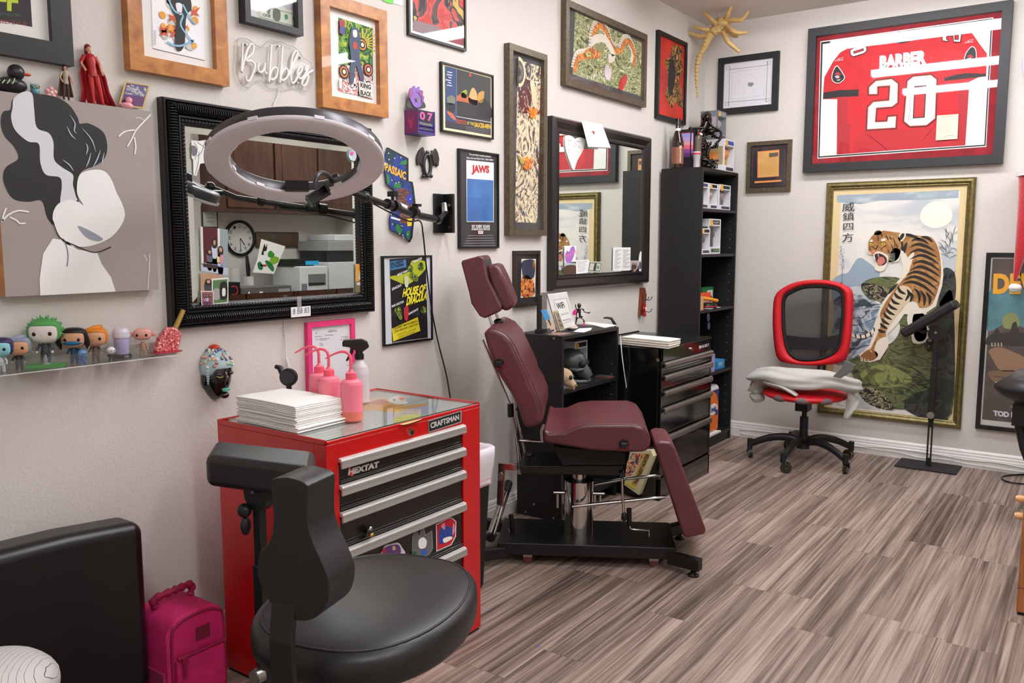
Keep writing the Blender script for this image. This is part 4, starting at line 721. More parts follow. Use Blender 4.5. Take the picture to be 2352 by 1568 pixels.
# coffin key rack with keyring
g = lambda L: cv(1440, 650, .07656, L)
t = thing('key_rack', 'brown coffin-shaped wooden key rack with black hooks beside the bookcase', 'hook rack', PA.hit(1470, 725, 0)); CW = mat('coffin_brown', (122, 66, 38), .45, var=.2, vscale=30)
m = MB(); m.solid(PA.pts(g([(455, 140), (550, 140), (590, 350), (550, 720), (470, 960), (395, 990), (440, 350)]), .018), (-.017, 0, 0), CW); m.build('coffin_board', t)
for x, y in ((470, 345), (565, 345), (560, 700)):
    q = PA.hit(*g([(x, y)])[0], .018); m = MB(); m.tube([q, q+V((.002, 0, -.03)), q+V((.02, .002, -.036)), q+V((.035, .003, -.03)), q+V((.042, .004, -.016))], .0022, BLACK, 6); m.ell(q, .0035, BLACK, nu=8, nv=6); m.ell(q+V((.042, .004, -.015)), .0035, BLACK, nu=8, nv=6); m.build('hook', t)
q = PA.hit(*g([(530, 600)])[0], .035); t = thing('key_charm', 'red key charm hanging from the coffin rack', 'keyring', q-V((0, 0, .09))); m = MB(); RC = mat('charm_red', (170, 18, 22), .3); m.tube([q, q-V((0, 0, .03))], .009, RC, 12); m.ell(q-V((0, 0, .035)), (.012, .022, .016), RC); m.tube([q-V((0, 0, .045)), q-V((0, 0, .085))], .0095, RC, 12); m.build('charm', t); m = MB(); m.ell(q+V((.011, 0, -.036)), (.003, .01, .012), WHITE); m.build('white_badge', t); m = MB(); m.tube([q, q+V((0, 0, .03))], .002, STEEL); m.build('chain', t)

# ================================================================ big ribbed mirror
def ribbed(name, c, label, inner, d=.05):
    U = [PA.uv(*q, d) for q in c]; u0 = (U[0][0]+U[3][0])/2; u1 = (U[1][0]+U[2][0])/2; v1 = (U[0][1]+U[1][1])/2; v0 = (U[2][1]+U[3][1])/2
    t = thing(name, label, 'mirror', PA.at((u0+u1)/2, v0, 0)); m = MB(); K = .56
    def ring(o, h): return [PA.at(u0+o, v0+o, h), PA.at(u1-o, v0+o, h), PA.at(u1-o, v1-o, h), PA.at(u0+o, v1-o, h)]
    def frame(prof):
        rr = [ring(o*K, h) for o, h in prof]; m.add([p for r in rr for p in r], [(i*4+k, i*4+(k+1) % 4, i*4+4+(k+1) % 4, i*4+4+k) for i in range(len(prof)-1) for k in range(4)], RIBM)
    RIBM = mat('mirror_frame_black', (19, 18, 19), .32, bump=.12, bscale=260)
    frame([(0, 0), (0, .028), (.006, .034), (.014, .034), (.02, .026)]); frame([(.085, .026), (.09, .036), (.1, .036), (.104, .028)]); frame([(.128, .028), (.132, .024), (.14, .022), (.14, .018)])
    m.rect(PA, .002, u0+.01, u1-.01, v0+.01, v1-.01, BLK2); m.build('outer_moulding', t)
    def bar(o0, o1, hb, hp, step, nm, wob):
        m = MB(); A, B = o0*K, o1*K; prof = [(A+(B-A)*(1-math.cos(math.pi*k/7))/2, hb+(hp-hb)*math.sin(math.pi*k/7)) for k in range(8)]
        for side in range(4):
            L = (u1-u0) if side % 2 == 0 else (v1-v0); n = max(8, int((L-2*A)/step)); rows = []
            for i in range(n*3+1):
                s = A+(L-2*A)*i/(n*3); z = (0, -wob, -wob)[i % 3] if False else (-wob if i % 3 == 0 else 0)
                row = []
                for o, h in prof:
                    ss = min(max(s, o), L-o); hh = h+z*(h-hb+.002)/(hp-hb+.002)
                    row.append(PA.at(*((u0+ss, v0+o) if side == 0 else (u1-o, v0+ss) if side == 1 else (u1-ss, v1-o) if side == 2 else (u0+o, v1-ss)), hh))
                rows.append(row)
            k8 = len(prof); m.add([p for r in rows for p in r], [(i*k8+k, (i+1)*k8+k, (i+1)*k8+k+1, i*k8+k+1) for i in range(len(rows)-1) for k in range(k8-1)], RIBM, False)
        m.build(nm, t)
    bar(.02, .085, .026, .052, .0085, 'ribbed_moulding', .008); bar(.104, .128, .028, .036, .012, 'inner_beading', .004)
    MIR = mat('mirror_silver', (232, 238, 232), .0, 1); m = MB(); o = .138*K; b = .022; r0 = ring(o, .0178); r1 = ring(o+b, .019)
    m.add(r1, [(0, 1, 2, 3)], MIR); m.add(r0+r1, [(k, (k+1) % 4, 4+(k+1) % 4, 4+k) for k in range(4)], MIR); m.build('mirror_glass', t); return u0, u1, v0, v1
ribbed('wall_mirror', ((371, 222), (858.6, 290.6), (871.6, 712), (415.5, 762)), 'large mirror in a ribbed black frame behind the ring light', None)
m = MB(); m.pbox(PA, PA.uv(668, 706, .054)[0], PA.uv(713, 706, .054)[0], PA.uv(690, 727, .054)[1], PA.uv(690, 704, .054)[1], .0535, .0545, WHITE); a, b = PA.uv(688, 700, .054); m.rect(PA, .0555, a-.012, a+.008, b-.01, b+.03, mat('clear_tape', (190, 188, 190), .2, alpha=.5)); m.ptext('8 B8 83', PA, .0552, (673, 722), (710, 718), (673, 709), C(90, 96, 130)); single(m, 'paper_note', 'small white note taped to the bottom of the ribbed mirror frame', 'note')
# pictures tucked into the mirror
PA0 = PA; PA = PA.sh(.01)
def photo(name, label, pl, h, c, bg, draw=None, cat='photo', border=0, group=None, mm=WHITE):
    m = MB(); P = [pl.hit(*q, h) for q in c]; t = None; a, b, cc, d = P
    m.solid([p+pl.n*0 for p in P], pl.n*.0008, mm); n = pl.n*.0012; L = lambda x, y, k=0: a+(b-a)*x+(d-a)*y+((cc-b)-(d-a))*x*y+n+pl.n*(.0004*k)
    bd = border; m.add([L(bd, bd), L(bd, 1-bd*1.6), L(1-bd, 1-bd*1.6), L(1-bd, bd)], [(0, 1, 2, 3)], bg)
    def shp(pp, mt, k=1, smooth=True):
        if smooth: pp = cr2(pp, True, 4)
        A = sum(pp[i-1][0]*pp[i][1]-pp[i][0]*pp[i-1][1] for i in range(len(pp)))
        if A > 0: pp = pp[::-1]
        m.add([L(x, y, k) for x, y in pp], [tuple(range(len(pp)))], mt)
    if draw: draw(shp, m, L)
    return single(m, name, label, cat, group)
def pers(shp, x, y0, y1, top, bot, hair=C(40, 28, 26), w=.09):
    H = y1-y0; shp([(x-w, y0+H*.2), (x, y0+H*.15), (x+w, y0+H*.2), (x+w*.9, y0+H*.58), (x-w*.9, y0+H*.58)], top, 2); shp([(x-w*.8, y0+H*.55), (x+w*.8, y0+H*.55), (x+w*.7, y1), (x-w*.7, y1)], bot, 1); shp([(x-w*.65, y0), (x+w*.65, y0), (x+w*.8, y0+H*.26), (x-w*.8, y0+H*.26)], hair, 3); shp([(x-w*.4, y0+H*.04), (x+w*.4, y0+H*.04), (x+w*.35, y0+H*.17), (x-w*.35, y0+H*.17)], C(206, 160, 130), 4)
def fam(shp, m, L):
    shp([(.1, 0), (.62, 0), (.62, .8), (.1, .8)], C(88, 26, 28), 1, False); shp([(.62, 0), (.7, 0), (.7, .82), (.62, .82)], WHITE, 2, False); shp([(.02, 0), (.1, 0), (.1, .82), (.02, .82)], WHITE, 2, False); shp([(.08, .82), (.62, .82), (.62, .9), (.08, .9)], C(60, 40, 40), 2, False)
    shp([(.0, .86), (1, .84), (1, 1), (0, 1)], C(190, 200, 214), 1, False)
    pers(shp, .32, .5, .94, C(100, 100, 120), C(110, 80, 70), w=.1); pers(shp, .5, .25, .94, C(200, 210, 230), C(110, 140, 190), w=.09); pers(shp, .72, .4, 1, C(206, 150, 170), C(120, 150, 196), w=.11); shp([(.58, .62), (.68, .62), (.68, .75), (.58, .75)], C(220, 220, 150), 5, False)
photo('photo_print', 'colour photo of three people at a red front door tucked in the ribbed mirror', PA, .012, ((458, 520), (523, 527), (523, 632), (461, 622)), C(150, 164, 168), fam)
def two(shp, m, L): pers(shp, .34, .3, 1.3, C(70, 70, 74), C(60, 60, 64), w=.17); pers(shp, .66, .36, 1.3, C(70, 60, 60), C(196, 150, 120), w=.15)
photo('photo_print', 'photo of a smiling couple against wooden boards in the mirror corner', PA, .014, ((460, 627), (509, 631), (512, 672), (461, 674)), C(190, 150, 120), two)
photo('photo_print', 'white-bordered instant photo with green background in the mirror corner', PA, .016, ((486, 640), (524, 637), (524, 699), (487, 703)), C(90, 130, 80), lambda s, m, L: (s([(.5, .2), (.9, .2), (.9, .75), (.5, .75)], C(30, 30, 32), 1), s([(.62, .4), (.8, .4), (.8, .65), (.62, .65)], WHITE, 2), s([(.1, .4), (.45, .4), (.45, .75), (.1, .75)], C(170, 166, 166), 1)), border=.06)
photo('photo_print', 'square pinkish group photo at the bottom left of the mirror', PA, .018, ((461, 668), (490, 668), (491, 702), (463, 704)), C(150, 90, 100), lambda s, m, L: [pers(s, x, .25, .95, c, C(90, 60, 90), w=.1) for x, c in ((.25, C(200, 120, 140)), (.45, C(170, 200, 226)), (.68, C(150, 80, 96)))], border=.06)
photo('prayer_card', 'gold prayer card with a robed figure at the right edge of the ribbed mirror', PA, .014, ((816, 606), (841, 606), (842, 668), (817, 672)), C(226, 160, 50), lambda s, m, L: (s([(.5, .15), (.75, .5), (.5, .55), (.25, .5)], C(200, 214, 230), 2), s([(0, .6), (1, .6), (1, 1), (0, 1)], C(120, 104, 70), 1, False), s([(.1, .65), (.9, .66), (.8, .75), (.2, .75)], C(210, 200, 196), 2)), cat='card')
def sk(s, m, L):
    for pp in ([(.1, .1), (.5, .15), (.9, .05)], [(.3, .2), (.45, .5), (.4, .9)], [(.6, .15), (.55, .4), (.75, .5)], [(.85, .1), (.7, .3), (.9, .5)]): 
        for i in range(len(pp)-1): a, b = pp[i], pp[i+1]; s([(a[0], a[1]), (a[0]+.02, a[1]), (b[0]+.02, b[1]), (b[0], b[1])], INK, 1, False)
    s([(.02, .2), (.2, .22), (.2, .42), (.04, .42)], C(110, 112, 118), 1)
t0 = MB(); ol = cv(360, 200, .3699, [(215, 330), (260, 335), (342, 322), (330, 360), (312, 440), (315, 470), (270, 475), (245, 553), (228, 545), (225, 450), (216, 440)]); t0.prism(PA.pts(ol, .014), (.0008, 0, 0), WHITE)
for L in ([(250, 340), (300, 380), (310, 430)], [(300, 330), (280, 400), (250, 430)], [(262, 400), (258, 470), (240, 540)], [(320, 330), (290, 360)], [(230, 340), (252, 380), (238, 450)]): t0.line(PA, .0155, cv(360, 200, .3699, L), .0012, INK, True)
t0.px(PA, .0154, cv(360, 200, .3699, [(217, 365), (240, 368), (252, 395), (240, 425), (220, 420)]), C(110, 112, 118), True)
single(t0, 'paper_cutout', 'white cut-out line drawing at the upper left of the ribbed mirror', 'drawing')
m = MB(); a, b = PA.uv(809, 357, .014)
for r, q in ((.025, C(176, 200, 190)), (.0225, C(60, 56, 60)), (.021, C(190, 206, 206))): m.disc(PA, .012+.025-r, a, b, r, q)
m.disc(PA, .0175, a-.004, b+.008, .01, C(226, 90, 170), .008); single(m, 'round_sticker', 'round pale sticker with pink centre inside the ribbed mirror', 'sticker')
# ================================================================ right mirror
gg = lambda L: cv(1240, 240, .2806, L); d = .045; c = ((1273, 264), (1497.6, 316), (1492.6, 648), (1273, 670.8)); U = [PA.uv(*q, d) for q in c]
DB = mat('espresso_wood', (26, 20, 20), .3, coat=.2, bump=.05, bscale=200); i0 = PA.uv(*gg([(203, 205)])[0], .02)
f = Frame('wall_mirror', PA0, c, 'mirror in a wide dark wood frame above the low black shelf', 'mirror', w=.08, d=d, fm=DB, prof=[(0, 0), (0, .03), (.01, d), (.026, d), (.056, .028), (.064, .031), (.074, .028), (.082, .019)], back=mat('mirror_silver'), hp=.0195, glass=False); f.done('mirror_glass')
photo('letter_sheet', 'white printed card draped over the top of the dark framed mirror', PA, .05, ((1335, 276), (1383, 286), (1403, 341), (1351, 339)), WHITE, lambda s, m, L: (s([(.36, .35), (.46, .36), (.42, .48)], C(206, 40, 40), 1), s([(.3, .3), (.4, .31), (.4, .32), (.3, .31)], C(150, 150, 150), 1, False), s([(.0, .97), (1, .97), (1, .995), (0, .995)], C(60, 60, 60), 1, False)), cat='paper')
m = MB(); hrt = gg([(205, 262), (235, 252), (268, 268), (285, 285), (315, 270), (345, 275), (361, 300), (352, 365), (300, 460), (272, 538), (240, 470), (210, 380), (202, 320)]); m.prism(PA.pts(cr2(hrt, True, 3), .011), (.005, 0, 0), WHITE)
for L in ([(225, 295), (262, 295)], [(232, 320), (250, 335)], [(280, 300), (300, 330), (290, 350)], [(310, 340), (335, 360)], [(235, 370), (245, 372)], [(270, 330), (282, 350)], [(300, 300), (330, 305)], [(312, 380), (320, 400)]): m.line(PA, .0168, gg(L), .002, C(120, 140, 156))
single(m, 'paper_heart', 'white heart cut-out with handwriting in the dark framed mirror', 'card')
def hea(s, m, L):
    s([(.15, .95), (.05, .6), (.2, .3), (.4, .35), (.55, .1), (.8, .05), (.9, .3), (.75, .7), (.5, 1)], C(170, 110, 196), 1); m.text('Thank You', C(236, 150, 190), L(.05, .78, 3), L(1, .4, 3), L(.0, .58, 3), bold=.02)
photo('greeting_card', 'white card with a purple heart reading Thank You in the dark mirror', PA, .014, ((1296, 564), (1323, 564), (1322, 604), (1296, 603)), INKW, hea, cat='card')
photo('photo_print', 'photo of an arched wooden gate at the bottom left of the dark mirror', PA, .014, ((1296, 603), (1323, 601), (1322, 628), (1296, 628)), C(180, 190, 196), lambda s, m, L: s([(0, .4), (.3, .25), (.7, .25), (1, .4), (1, 1), (0, 1)], C(84, 62, 44), 1))
def rows(n, c=C(150, 150, 158), x0=.1, x1=.88):
    def d(s, m, L):
        for k in range(n): y = .1+.82*k/n; s([(x0, y), (x1-.1*(k % 3), y), (x1-.1*(k % 3), y+.022), (x0, y+.022)], c, 1, False)
    return d
photo('handwritten_note', 'small white handwritten note beside the dollar bill in the mirror', PA, .015, ((1323, 597), (1353, 596), (1350, 626), (1323, 629)), INKW, rows(9), cat='note')
def bill(s, m, L):
    s([(.05, .1), (.95, .1), (.95, .9), (.05, .9)], C(90, 96, 80), 1, False); s([(.1, .17), (.9, .17), (.9, .83), (.1, .83)], BILL, 2, False); s([(.42, .2), (.58, .2), (.58, .82), (.42, .82)], C(60, 64, 58), 3, True); s([(.68, .4), (.78, .4), (.78, .65), (.68, .65)], C(60, 120, 90), 3)
photo('dollar_bill', 'one dollar bill tucked in the bottom edge of the dark mirror', PA, .014, ((1353, 600), (1383, 601), (1379, 626), (1348, 624)), BILL, bill, cat='banknote')
def twoc(s, m, L): rows(14, x1=.45)(s, m, L); rows(14, x0=.56, x1=.98)(s, m, L)
photo('signed_list', 'tall white sheet of signatures at the lower right of the dark mirror', PA, .014, ((1408, 568), (1448, 568), (1447, 621), (1407, 622)), INKW, twoc, cat='paper')
photo('photo_print', 'small family photo at the bottom right of the dark mirror', PA, .014, ((1448, 598), (1468, 598), (1463, 619), (1447, 620)), C(190, 170, 166), two)
m = MB(); a, b = PA.uv(1472.5, 602, .016); m.disc(PA, .014, a, b, .032, INKW, .068); m.disc(PA, .0145, a-.01, b-.02, .016, C(60, 80, 110), .026); m.disc(PA, .0145, a+.012, b-.03, .01, C(190, 150, 140), .016); m.disc(PA, .0132, a, b, .034, C(90, 90, 90), .07); single(m, 'oval_card', 'white oval picture card at the bottom right of the dark mirror', 'card')
PA = PA0
# ================================================================ red tool chest
X0, X1, Y0, Y1, TZ = .18, .675, -4.19, -3.487, .82
PF = Pl((X1, 0, 0), (0, 1, 0), (0, 0, 1)); g = lambda L: cv(440, 960, .3878, L)
REDP = mat('red_enamel', (196, 16, 20), .25, coat=.4, bump=.03, bscale=200); BPAN = mat('black_enamel', (17, 16, 17), .3, coat=.2)
RIBA = mat('ribbed_aluminium', (214, 211, 206), .45, .55)
tc = thing('tool_chest', 'red five-drawer tool chest with black drawer fronts by the left wall', 'tool chest', ((X0+X1)/2, (Y0+Y1)/2, 0))
m = MB(); lu = PF.uv(779.5, 1100)[0]; ru = PF.uv(1064.5, 1100)[0]; vt = PF.uv(*g([(1632, 30)])[0])[1]; vb = PF.uv(*g([(1612, 1150)])[0])[1]
m.box((X0, Y0, .01), (X1-.05, Y1, TZ-.012), REDP); m.box((X1-.05, Y0, .01), (X1, lu, TZ-.012), REDP); m.box((X1-.05, ru, .01), (X1, Y1, TZ-.012), REDP); m.box((X1-.05, lu, .01), (X1, ru, vb), REDP); m.box((X1-.05, lu, vt), (X1, ru, TZ-.012), REDP)
for a, b in (((X0, Y0, TZ-.012), (X1, Y0+.006, TZ+.004)), ((X0, Y1-.006, TZ-.012), (X1, Y1, TZ+.004)), ((X0, Y0, TZ-.012), (X0+.006, Y1, TZ+.004)), ((X1-.006, Y0, TZ-.012), (X1, Y1, TZ-.001))): m.box(a, b, REDP)
m.box((X0+.004, Y0+.004, .0), (X1-.004, Y1-.004, .012), BLK2)
for a, b in ((420, 495), (448, 500), (452, 455), (445, 480)): q = Pl((0, Y0, 0), (1, 0, 0), (0, 0, 1)).hit(*g([(a, b)])[0], .0005); m.disc(Pl((0, Y0, 0), (1, 0, 0), (0, 0, 1)), .0006, q.x, q.z, .003, INK, n=8)
m.build('cabinet_body', tc, bevel=.002, seg=2)
m = MB(); m.box((X0+.012, Y0+.012, TZ-.0119), (X1-.01, Y1-.012, TZ-.004), mat('drawing_paper', (186, 190, 186), .6, var=.12, vscale=40))
gz = TZ-.0032; gt = lambda L: [ZP(*q, gz) for q in cv(440, 720, .2891, L)]
SKM = artmat('pencil_drawings', [(0, (186, 190, 184)), (.46, (186, 190, 184)), (.48, (140, 144, 150)), (.5, (192, 196, 190)), (.56, (176, 180, 190)), (.575, (150, 150, 170)), (.59, (196, 198, 190))], 22, 2, 4)
def topflat(L, mt, dz=0, sm=True):
    P = [p+V((0, 0, dz)) for p in (gt(L) if not sm else gt(cr2(L, True, 4)))]; nn = sum(((P[i]-P[0]).cross(P[(i+1) % len(P)]-P[0]) for i in range(len(P))), V((0, 0, 0))); m.flat(P if nn.z > 0 else P[::-1], mt)
m.add([(X0+.014, Y0+.014, gz-.0005), (X1-.012, Y0+.014, gz-.0005), (X1-.012, Y1-.014, gz-.0005), (X0+.014, Y1-.014, gz-.0005)], [(0, 1, 2, 3)], SKM)
topflat([(1310, 700), (1420, 660), (1560, 680), (1640, 700), (1700, 730), (1900, 710), (1760, 760), (1640, 785), (1480, 770), (1310, 760)], C(222, 160, 80)); topflat([(1290, 680), (1330, 655), (1430, 660), (1380, 690)], C(214, 110, 84), .0003); topflat([(1400, 700), (1480, 675), (1570, 700), (1500, 720), (1400, 718)], C(206, 92, 70), .0003)
topflat([(1560, 690), (1600, 660), (1660, 655), (1700, 690), (1720, 715), (1640, 725), (1590, 710)], C(238, 234, 222), .0006); topflat([(1330, 690), (1440, 670), (1540, 668), (1460, 690), (1380, 712)], C(230, 206, 170), .0006); topflat([(1645, 668), (1690, 672), (1670, 690)], C(216, 84, 70), .0009); topflat([(1600, 680), (1625, 684), (1605, 696)], C(120, 110, 110), .0009)
topflat([(1620, 830), (1760, 800), (1840, 830), (1700, 880), (1620, 870)], C(200, 206, 140), .0002); topflat([(1560, 800), (1700, 760), (1900, 730), (1980, 740), (1760, 800), (1600, 840)], C(176, 172, 200), .0001)
m.build('drawing_mat', tc)
m = MB(); m.box((X0+.01, Y0+.01, TZ-.0025), (X1-.008, Y1-.01, TZ+.0018), panemat('desk_glass', (.97, .985, .98), 1.45, .02)); m.build('glass_top', tc)
m = MB(); m.box((X1-.0079, Y0+.01, TZ-.0014), (X1-.0072, Y1-.01, TZ+.0016), mat('glass_edge_green', (40, 74, 66), .2)); m.build('glass_edge', tc)
Hs = [(35, 70), (170, 205), (305, 345), (492, 530), (757, 795)]; tops = [PF.uv(*g([(1632, a)])[0])[1] for a, b in Hs]; hh = .026; bots = tops[1:]+[vb]
for k, (a, b) in enumerate(zip(tops, bots)):
    d = MB(); d.box((X1-.045, lu+.002, b+.004), (X1-.006, ru-.002, a-.002), BPAN); d.tube([(X1-.006, lu+.004, b+.012), (X1-.006, ru-.004, b+.012)], .006, BPAN, 8)
    d.tube([(X1-.008, lu+.004, b+.022), (X1-.008, ru-.004, b+.022)], .003, BPAN, 8)
    o = d.build('drawer', tc, bevel=.0015)
    d = MB(); pr = [(0, 0), (.004, .004), (.016, .002), (.02, -.006), (.021, -.022), (.018, -.026), (.014, -.024), (.014, -.01), (.006, -.006), (0, -.008)]; n = 7
    P = [V((X1-.006+x, lu-.001, a+z)) for x, z in pr]; d.prism(P, (0, ru-lu+.002, 0), RIBA)
    for i in range(n): z = a-.003-i*.003; d.box((X1-.006+.0195, lu-.0005, z-.0008), (X1-.006+.0212, ru+.0005, z), mat('aluminium_groove', (140, 136, 132), .5, .5))
    d.build('handle', o)
m = MB(); gc = lambda L: cv(440, 720, .2891, L); P = PF.pts(gc([(1880, 850), (2143, 770), (2140, 862), (1883, 946)]), .0005); m.solid(P, (.002, 0, 0), C(150, 148, 146)); P = PF.pts(gc([(1886, 856), (2138, 778), (2135, 858), (1888, 938)]), .0026); m.flat(P[::-1], INK); m.ptext('CRAFTSMAN', PF, .0032, *gc([(1900, 914), (2126, 842), (1897, 868)]), C(196, 194, 192), bold=.04); m.build('name_plate', tc)
q = PF.hit(*gc([(1738, 940)])[0]); m = MB(); m.cyl(q, q+V((.008, 0, 0)), .0125, CHROME, .011); m.cyl(q+V((.008, 0, 0)), q+V((.009, 0, 0)), .006, BLACK); m.build('lock', tc)
m = MB(); q = V((.43, Y1+.0, .71)); m.tube([q, q+V((0, .03, 0)), q+V((.1, .034, 0)), q+V((.19, .03, 0)), q+V((.19, 0, 0))], .012, BLACK, 8); m.build('side_handle', tc)
dd = X1-.0055
PD = Pl((dd, 0, 0), (0, 1, 0), (0, 0, 1))
def sticker(label, fn, name='sticker'): m = MB(); fn(m); single(m, name, label, 'sticker')
def s1_(m): m.px(PD, .0006, g([(932, 290), (950, 300), (968, 320), (952, 352), (932, 330), (928, 308)]), C(206, 40, 44)); m.ptext('HEXTAT', PD, .0012, *g([(926, 340), (1112, 290), (926, 302)]), C(196, 190, 184), bold=.06, shear=.1)
sticker('HEXTAT decal in silver letters with a red hexagon on the top drawer', s1_)
def s2_(m):
    o = g([(1447, 630), (1520, 590), (1545, 590), (1568, 612), (1566, 700), (1540, 750), (1450, 790)]); m.px(PD, .0006, o, INKW); m.px(PD, .0011, inset(o, 1.8), C(196, 34, 44)); m.px(PD, .0016, g([(1470, 660), (1500, 640), (1540, 650), (1545, 700), (1500, 740), (1466, 735)]), C(40, 70, 150), True); m.px(PD, .0021, g([(1478, 640), (1498, 620), (1500, 660)]), C(214, 150, 170), True); m.px(PD, .0021, g([(1550, 620), (1560, 660), (1545, 690)]), C(214, 150, 170), True); m.px(PD, .0024, g([(1490, 715), (1530, 700), (1545, 712), (1500, 738)]), INKW, True)
sticker('red die-cut sticker with a blue shape, rightmost on the fourth drawer', s2_)
def s3_(m):
    o = g([(1308, 700), (1330, 660), (1350, 700), (1362, 650), (1378, 655), (1385, 690), (1425, 665), (1430, 770), (1410, 805), (1360, 832), (1305, 815)]); m.px(PD, .0006, o, C(150, 148, 146)); m.px(PD, .0011, inset(o, 1.5), C(104, 102, 104)); m.px(PD, .0016, g([(1345, 725), (1370, 705), (1392, 725), (1385, 765), (1350, 770)]), INKW, True); m.px(PD, .002, g([(1366, 785), (1392, 778), (1388, 805), (1366, 812)]), C(40, 90, 190), True); m.px(PD, .002, g([(1305, 790), (1335, 795), (1330, 812), (1308, 812)]), C(40, 90, 60), True)
sticker('grey die-cut sticker with a white blob, middle of the fourth drawer', s3_)
def s4_(m): m.px(PD, .0006, g([(1125, 790), (1145, 755), (1180, 745), (1225, 738), (1250, 770), (1266, 800), (1240, 830), (1160, 840), (1120, 820)]), C(206, 196, 206), True); m.px(PD, .0011, g([(1135, 790), (1160, 760), (1220, 748), (1240, 780), (1225, 810), (1150, 815)]), C(96, 60, 120), True); m.px(PD, .0016, g([(1128, 780), (1150, 765), (1150, 800), (1130, 800)]), C(170, 50, 70), True); m.px(PD, .0018, g([(1190, 760), (1205, 758), (1208, 778), (1192, 780)]), C(206, 170, 130), True)
sticker('purple die-cut sticker half hidden behind the stool seat', s4_)
def s5_(m): m.px(PD, .0006, g([(1530, 1060), (1545, 1030), (1575, 1032), (1590, 1070), (1582, 1110), (1555, 1155), (1528, 1160)]), artmat('teal_floral', [(0, (24, 70, 80)), (.45, (40, 170, 170)), (.53, (206, 50, 90)), (.57, (50, 180, 180)), (.63, (20, 50, 60))], 90, 1, 2), True)
sticker('teal floral sticker on the bottom drawer of the red chest', s5_)
q = PD.hit(*g([(1030, 660)])[0], 0); t = thing('skull_magnet', 'small chrome and gold skull magnet on the third black drawer', 'magnet', q-V((0, 0, .014))); m = MB(); m.ell(q+V((.016, 0, 0)), (.014, .013, .016), mat('dark_chrome', (120, 116, 112), .1, 1)); m.ell(q+V((.024, 0, -.011)), (.008, .009, .007), mat('gold_metal', (196, 150, 80), .2, 1)); m.build('skull', t); m = MB()
for s in (-1, 1): m.ell(q+V((.028, s*.005, .001)), .0035, INK, nu=8, nv=6)
m.build('eye_sockets', t); m = MB(); m.cyl(q, q+V((.006, 0, 0)), .009, BLACK); m.build('magnet_base', t)

# paper towels
TOW = mat('paper_towel', (243, 241, 237), .85, bump=.35, bscale=450, spec=.1); TOW2 = mat('cream_towel', (238, 232, 220), .85, bump=.3, bscale=450, spec=.1)
def towel(name, label, P0, a, b, z, th, mt, seed, group, sag=.0, curl=0):
    R = random.Random(seed); P0 = V((P0.x, P0.y, z)); j = V((R.uniform(-1, 1)*.004, R.uniform(-1, 1)*.004, 0)); an = R.uniform(-.012, .012); Rz = Matrix.Rotation(an, 3, 'Z'); a = Rz@V((a.x, a.y, 0))*(1+R.uniform(-.012, .012)); b = Rz@V((b.x, b.y, 0))*(1+R.uniform(-.02, .02)); n1, n2 = 12, 8; ph = R.uniform(0, 6)
    def Z(u, v): return sag*(math.sin(3.1*u)*.8+.6*math.sin(4*v+1))*1+curl*(v**3)*.5+.0003*math.sin(ph+9*u)
    top = [[P0+j+a*(i/n1)+b*(k/n2)+V((0, 0, th+Z(i/n1, k/n2))) for k in range(n2+1)] for i in range(n1+1)]; bot = [[p-V((0, 0, th*.93)) for p in r] for r in top]
    m = MB(); vs = [p for r in top for p in r]+[p for r in bot for p in r]; w = n2+1; N = (n1+1)*w; fs = []
    for i in range(n1):
        for k in range(n2): q = i*w+k; fs += [(q, q+w, q+w+1, q+1), (N+q, N+q+1, N+q+w+1, N+q+w)]
    for i in range(n1): q = i*w; fs.append((q, N+q, N+q+w, q+w)); q = i*w+n2; fs.append((q, q+w, N+q+w, N+q))
    for k in range(n2): q = k; fs.append((q, q+1, N+q+1, N+q)); q = n1*w+k; fs.append((q, N+q, N+q+1, q+1))
    nf = []
    cr_ = a.cross(b).z
    m.add(vs, fs if cr_ > 0 else [f[::-1] for f in fs], mt); return single(m, name, label, 'paper towel', group, bevel=th*.3, seg=2)
P0 = ZP(681, 996, .8225); a = ZP(541, 966, .8225)-P0; b = ZP(793, 968, .8225)-P0; z = .822; nT = 15
for k in range(nT):
    big = k < 3; th = .0048; s = 1.0 if big else .965; pp = P0+(a+b)*(.0 if big else .03)
    lab = 'topmost folded white paper towel of the stack on the red chest' if k == nT-1 else 'lowest folded white paper towel of the stack on the red chest' if k == 0 else 'folded white paper towel inside the stack on the red chest'
    towel('paper_towel', lab, pp, a*s, b*s, z, th, TOW, k, 'white paper towels inside the stack on the red chest' if 0 < k < nT-1 else None, sag=.0035*(k/nT), curl=.002*(k/nT)); z += th+.0002
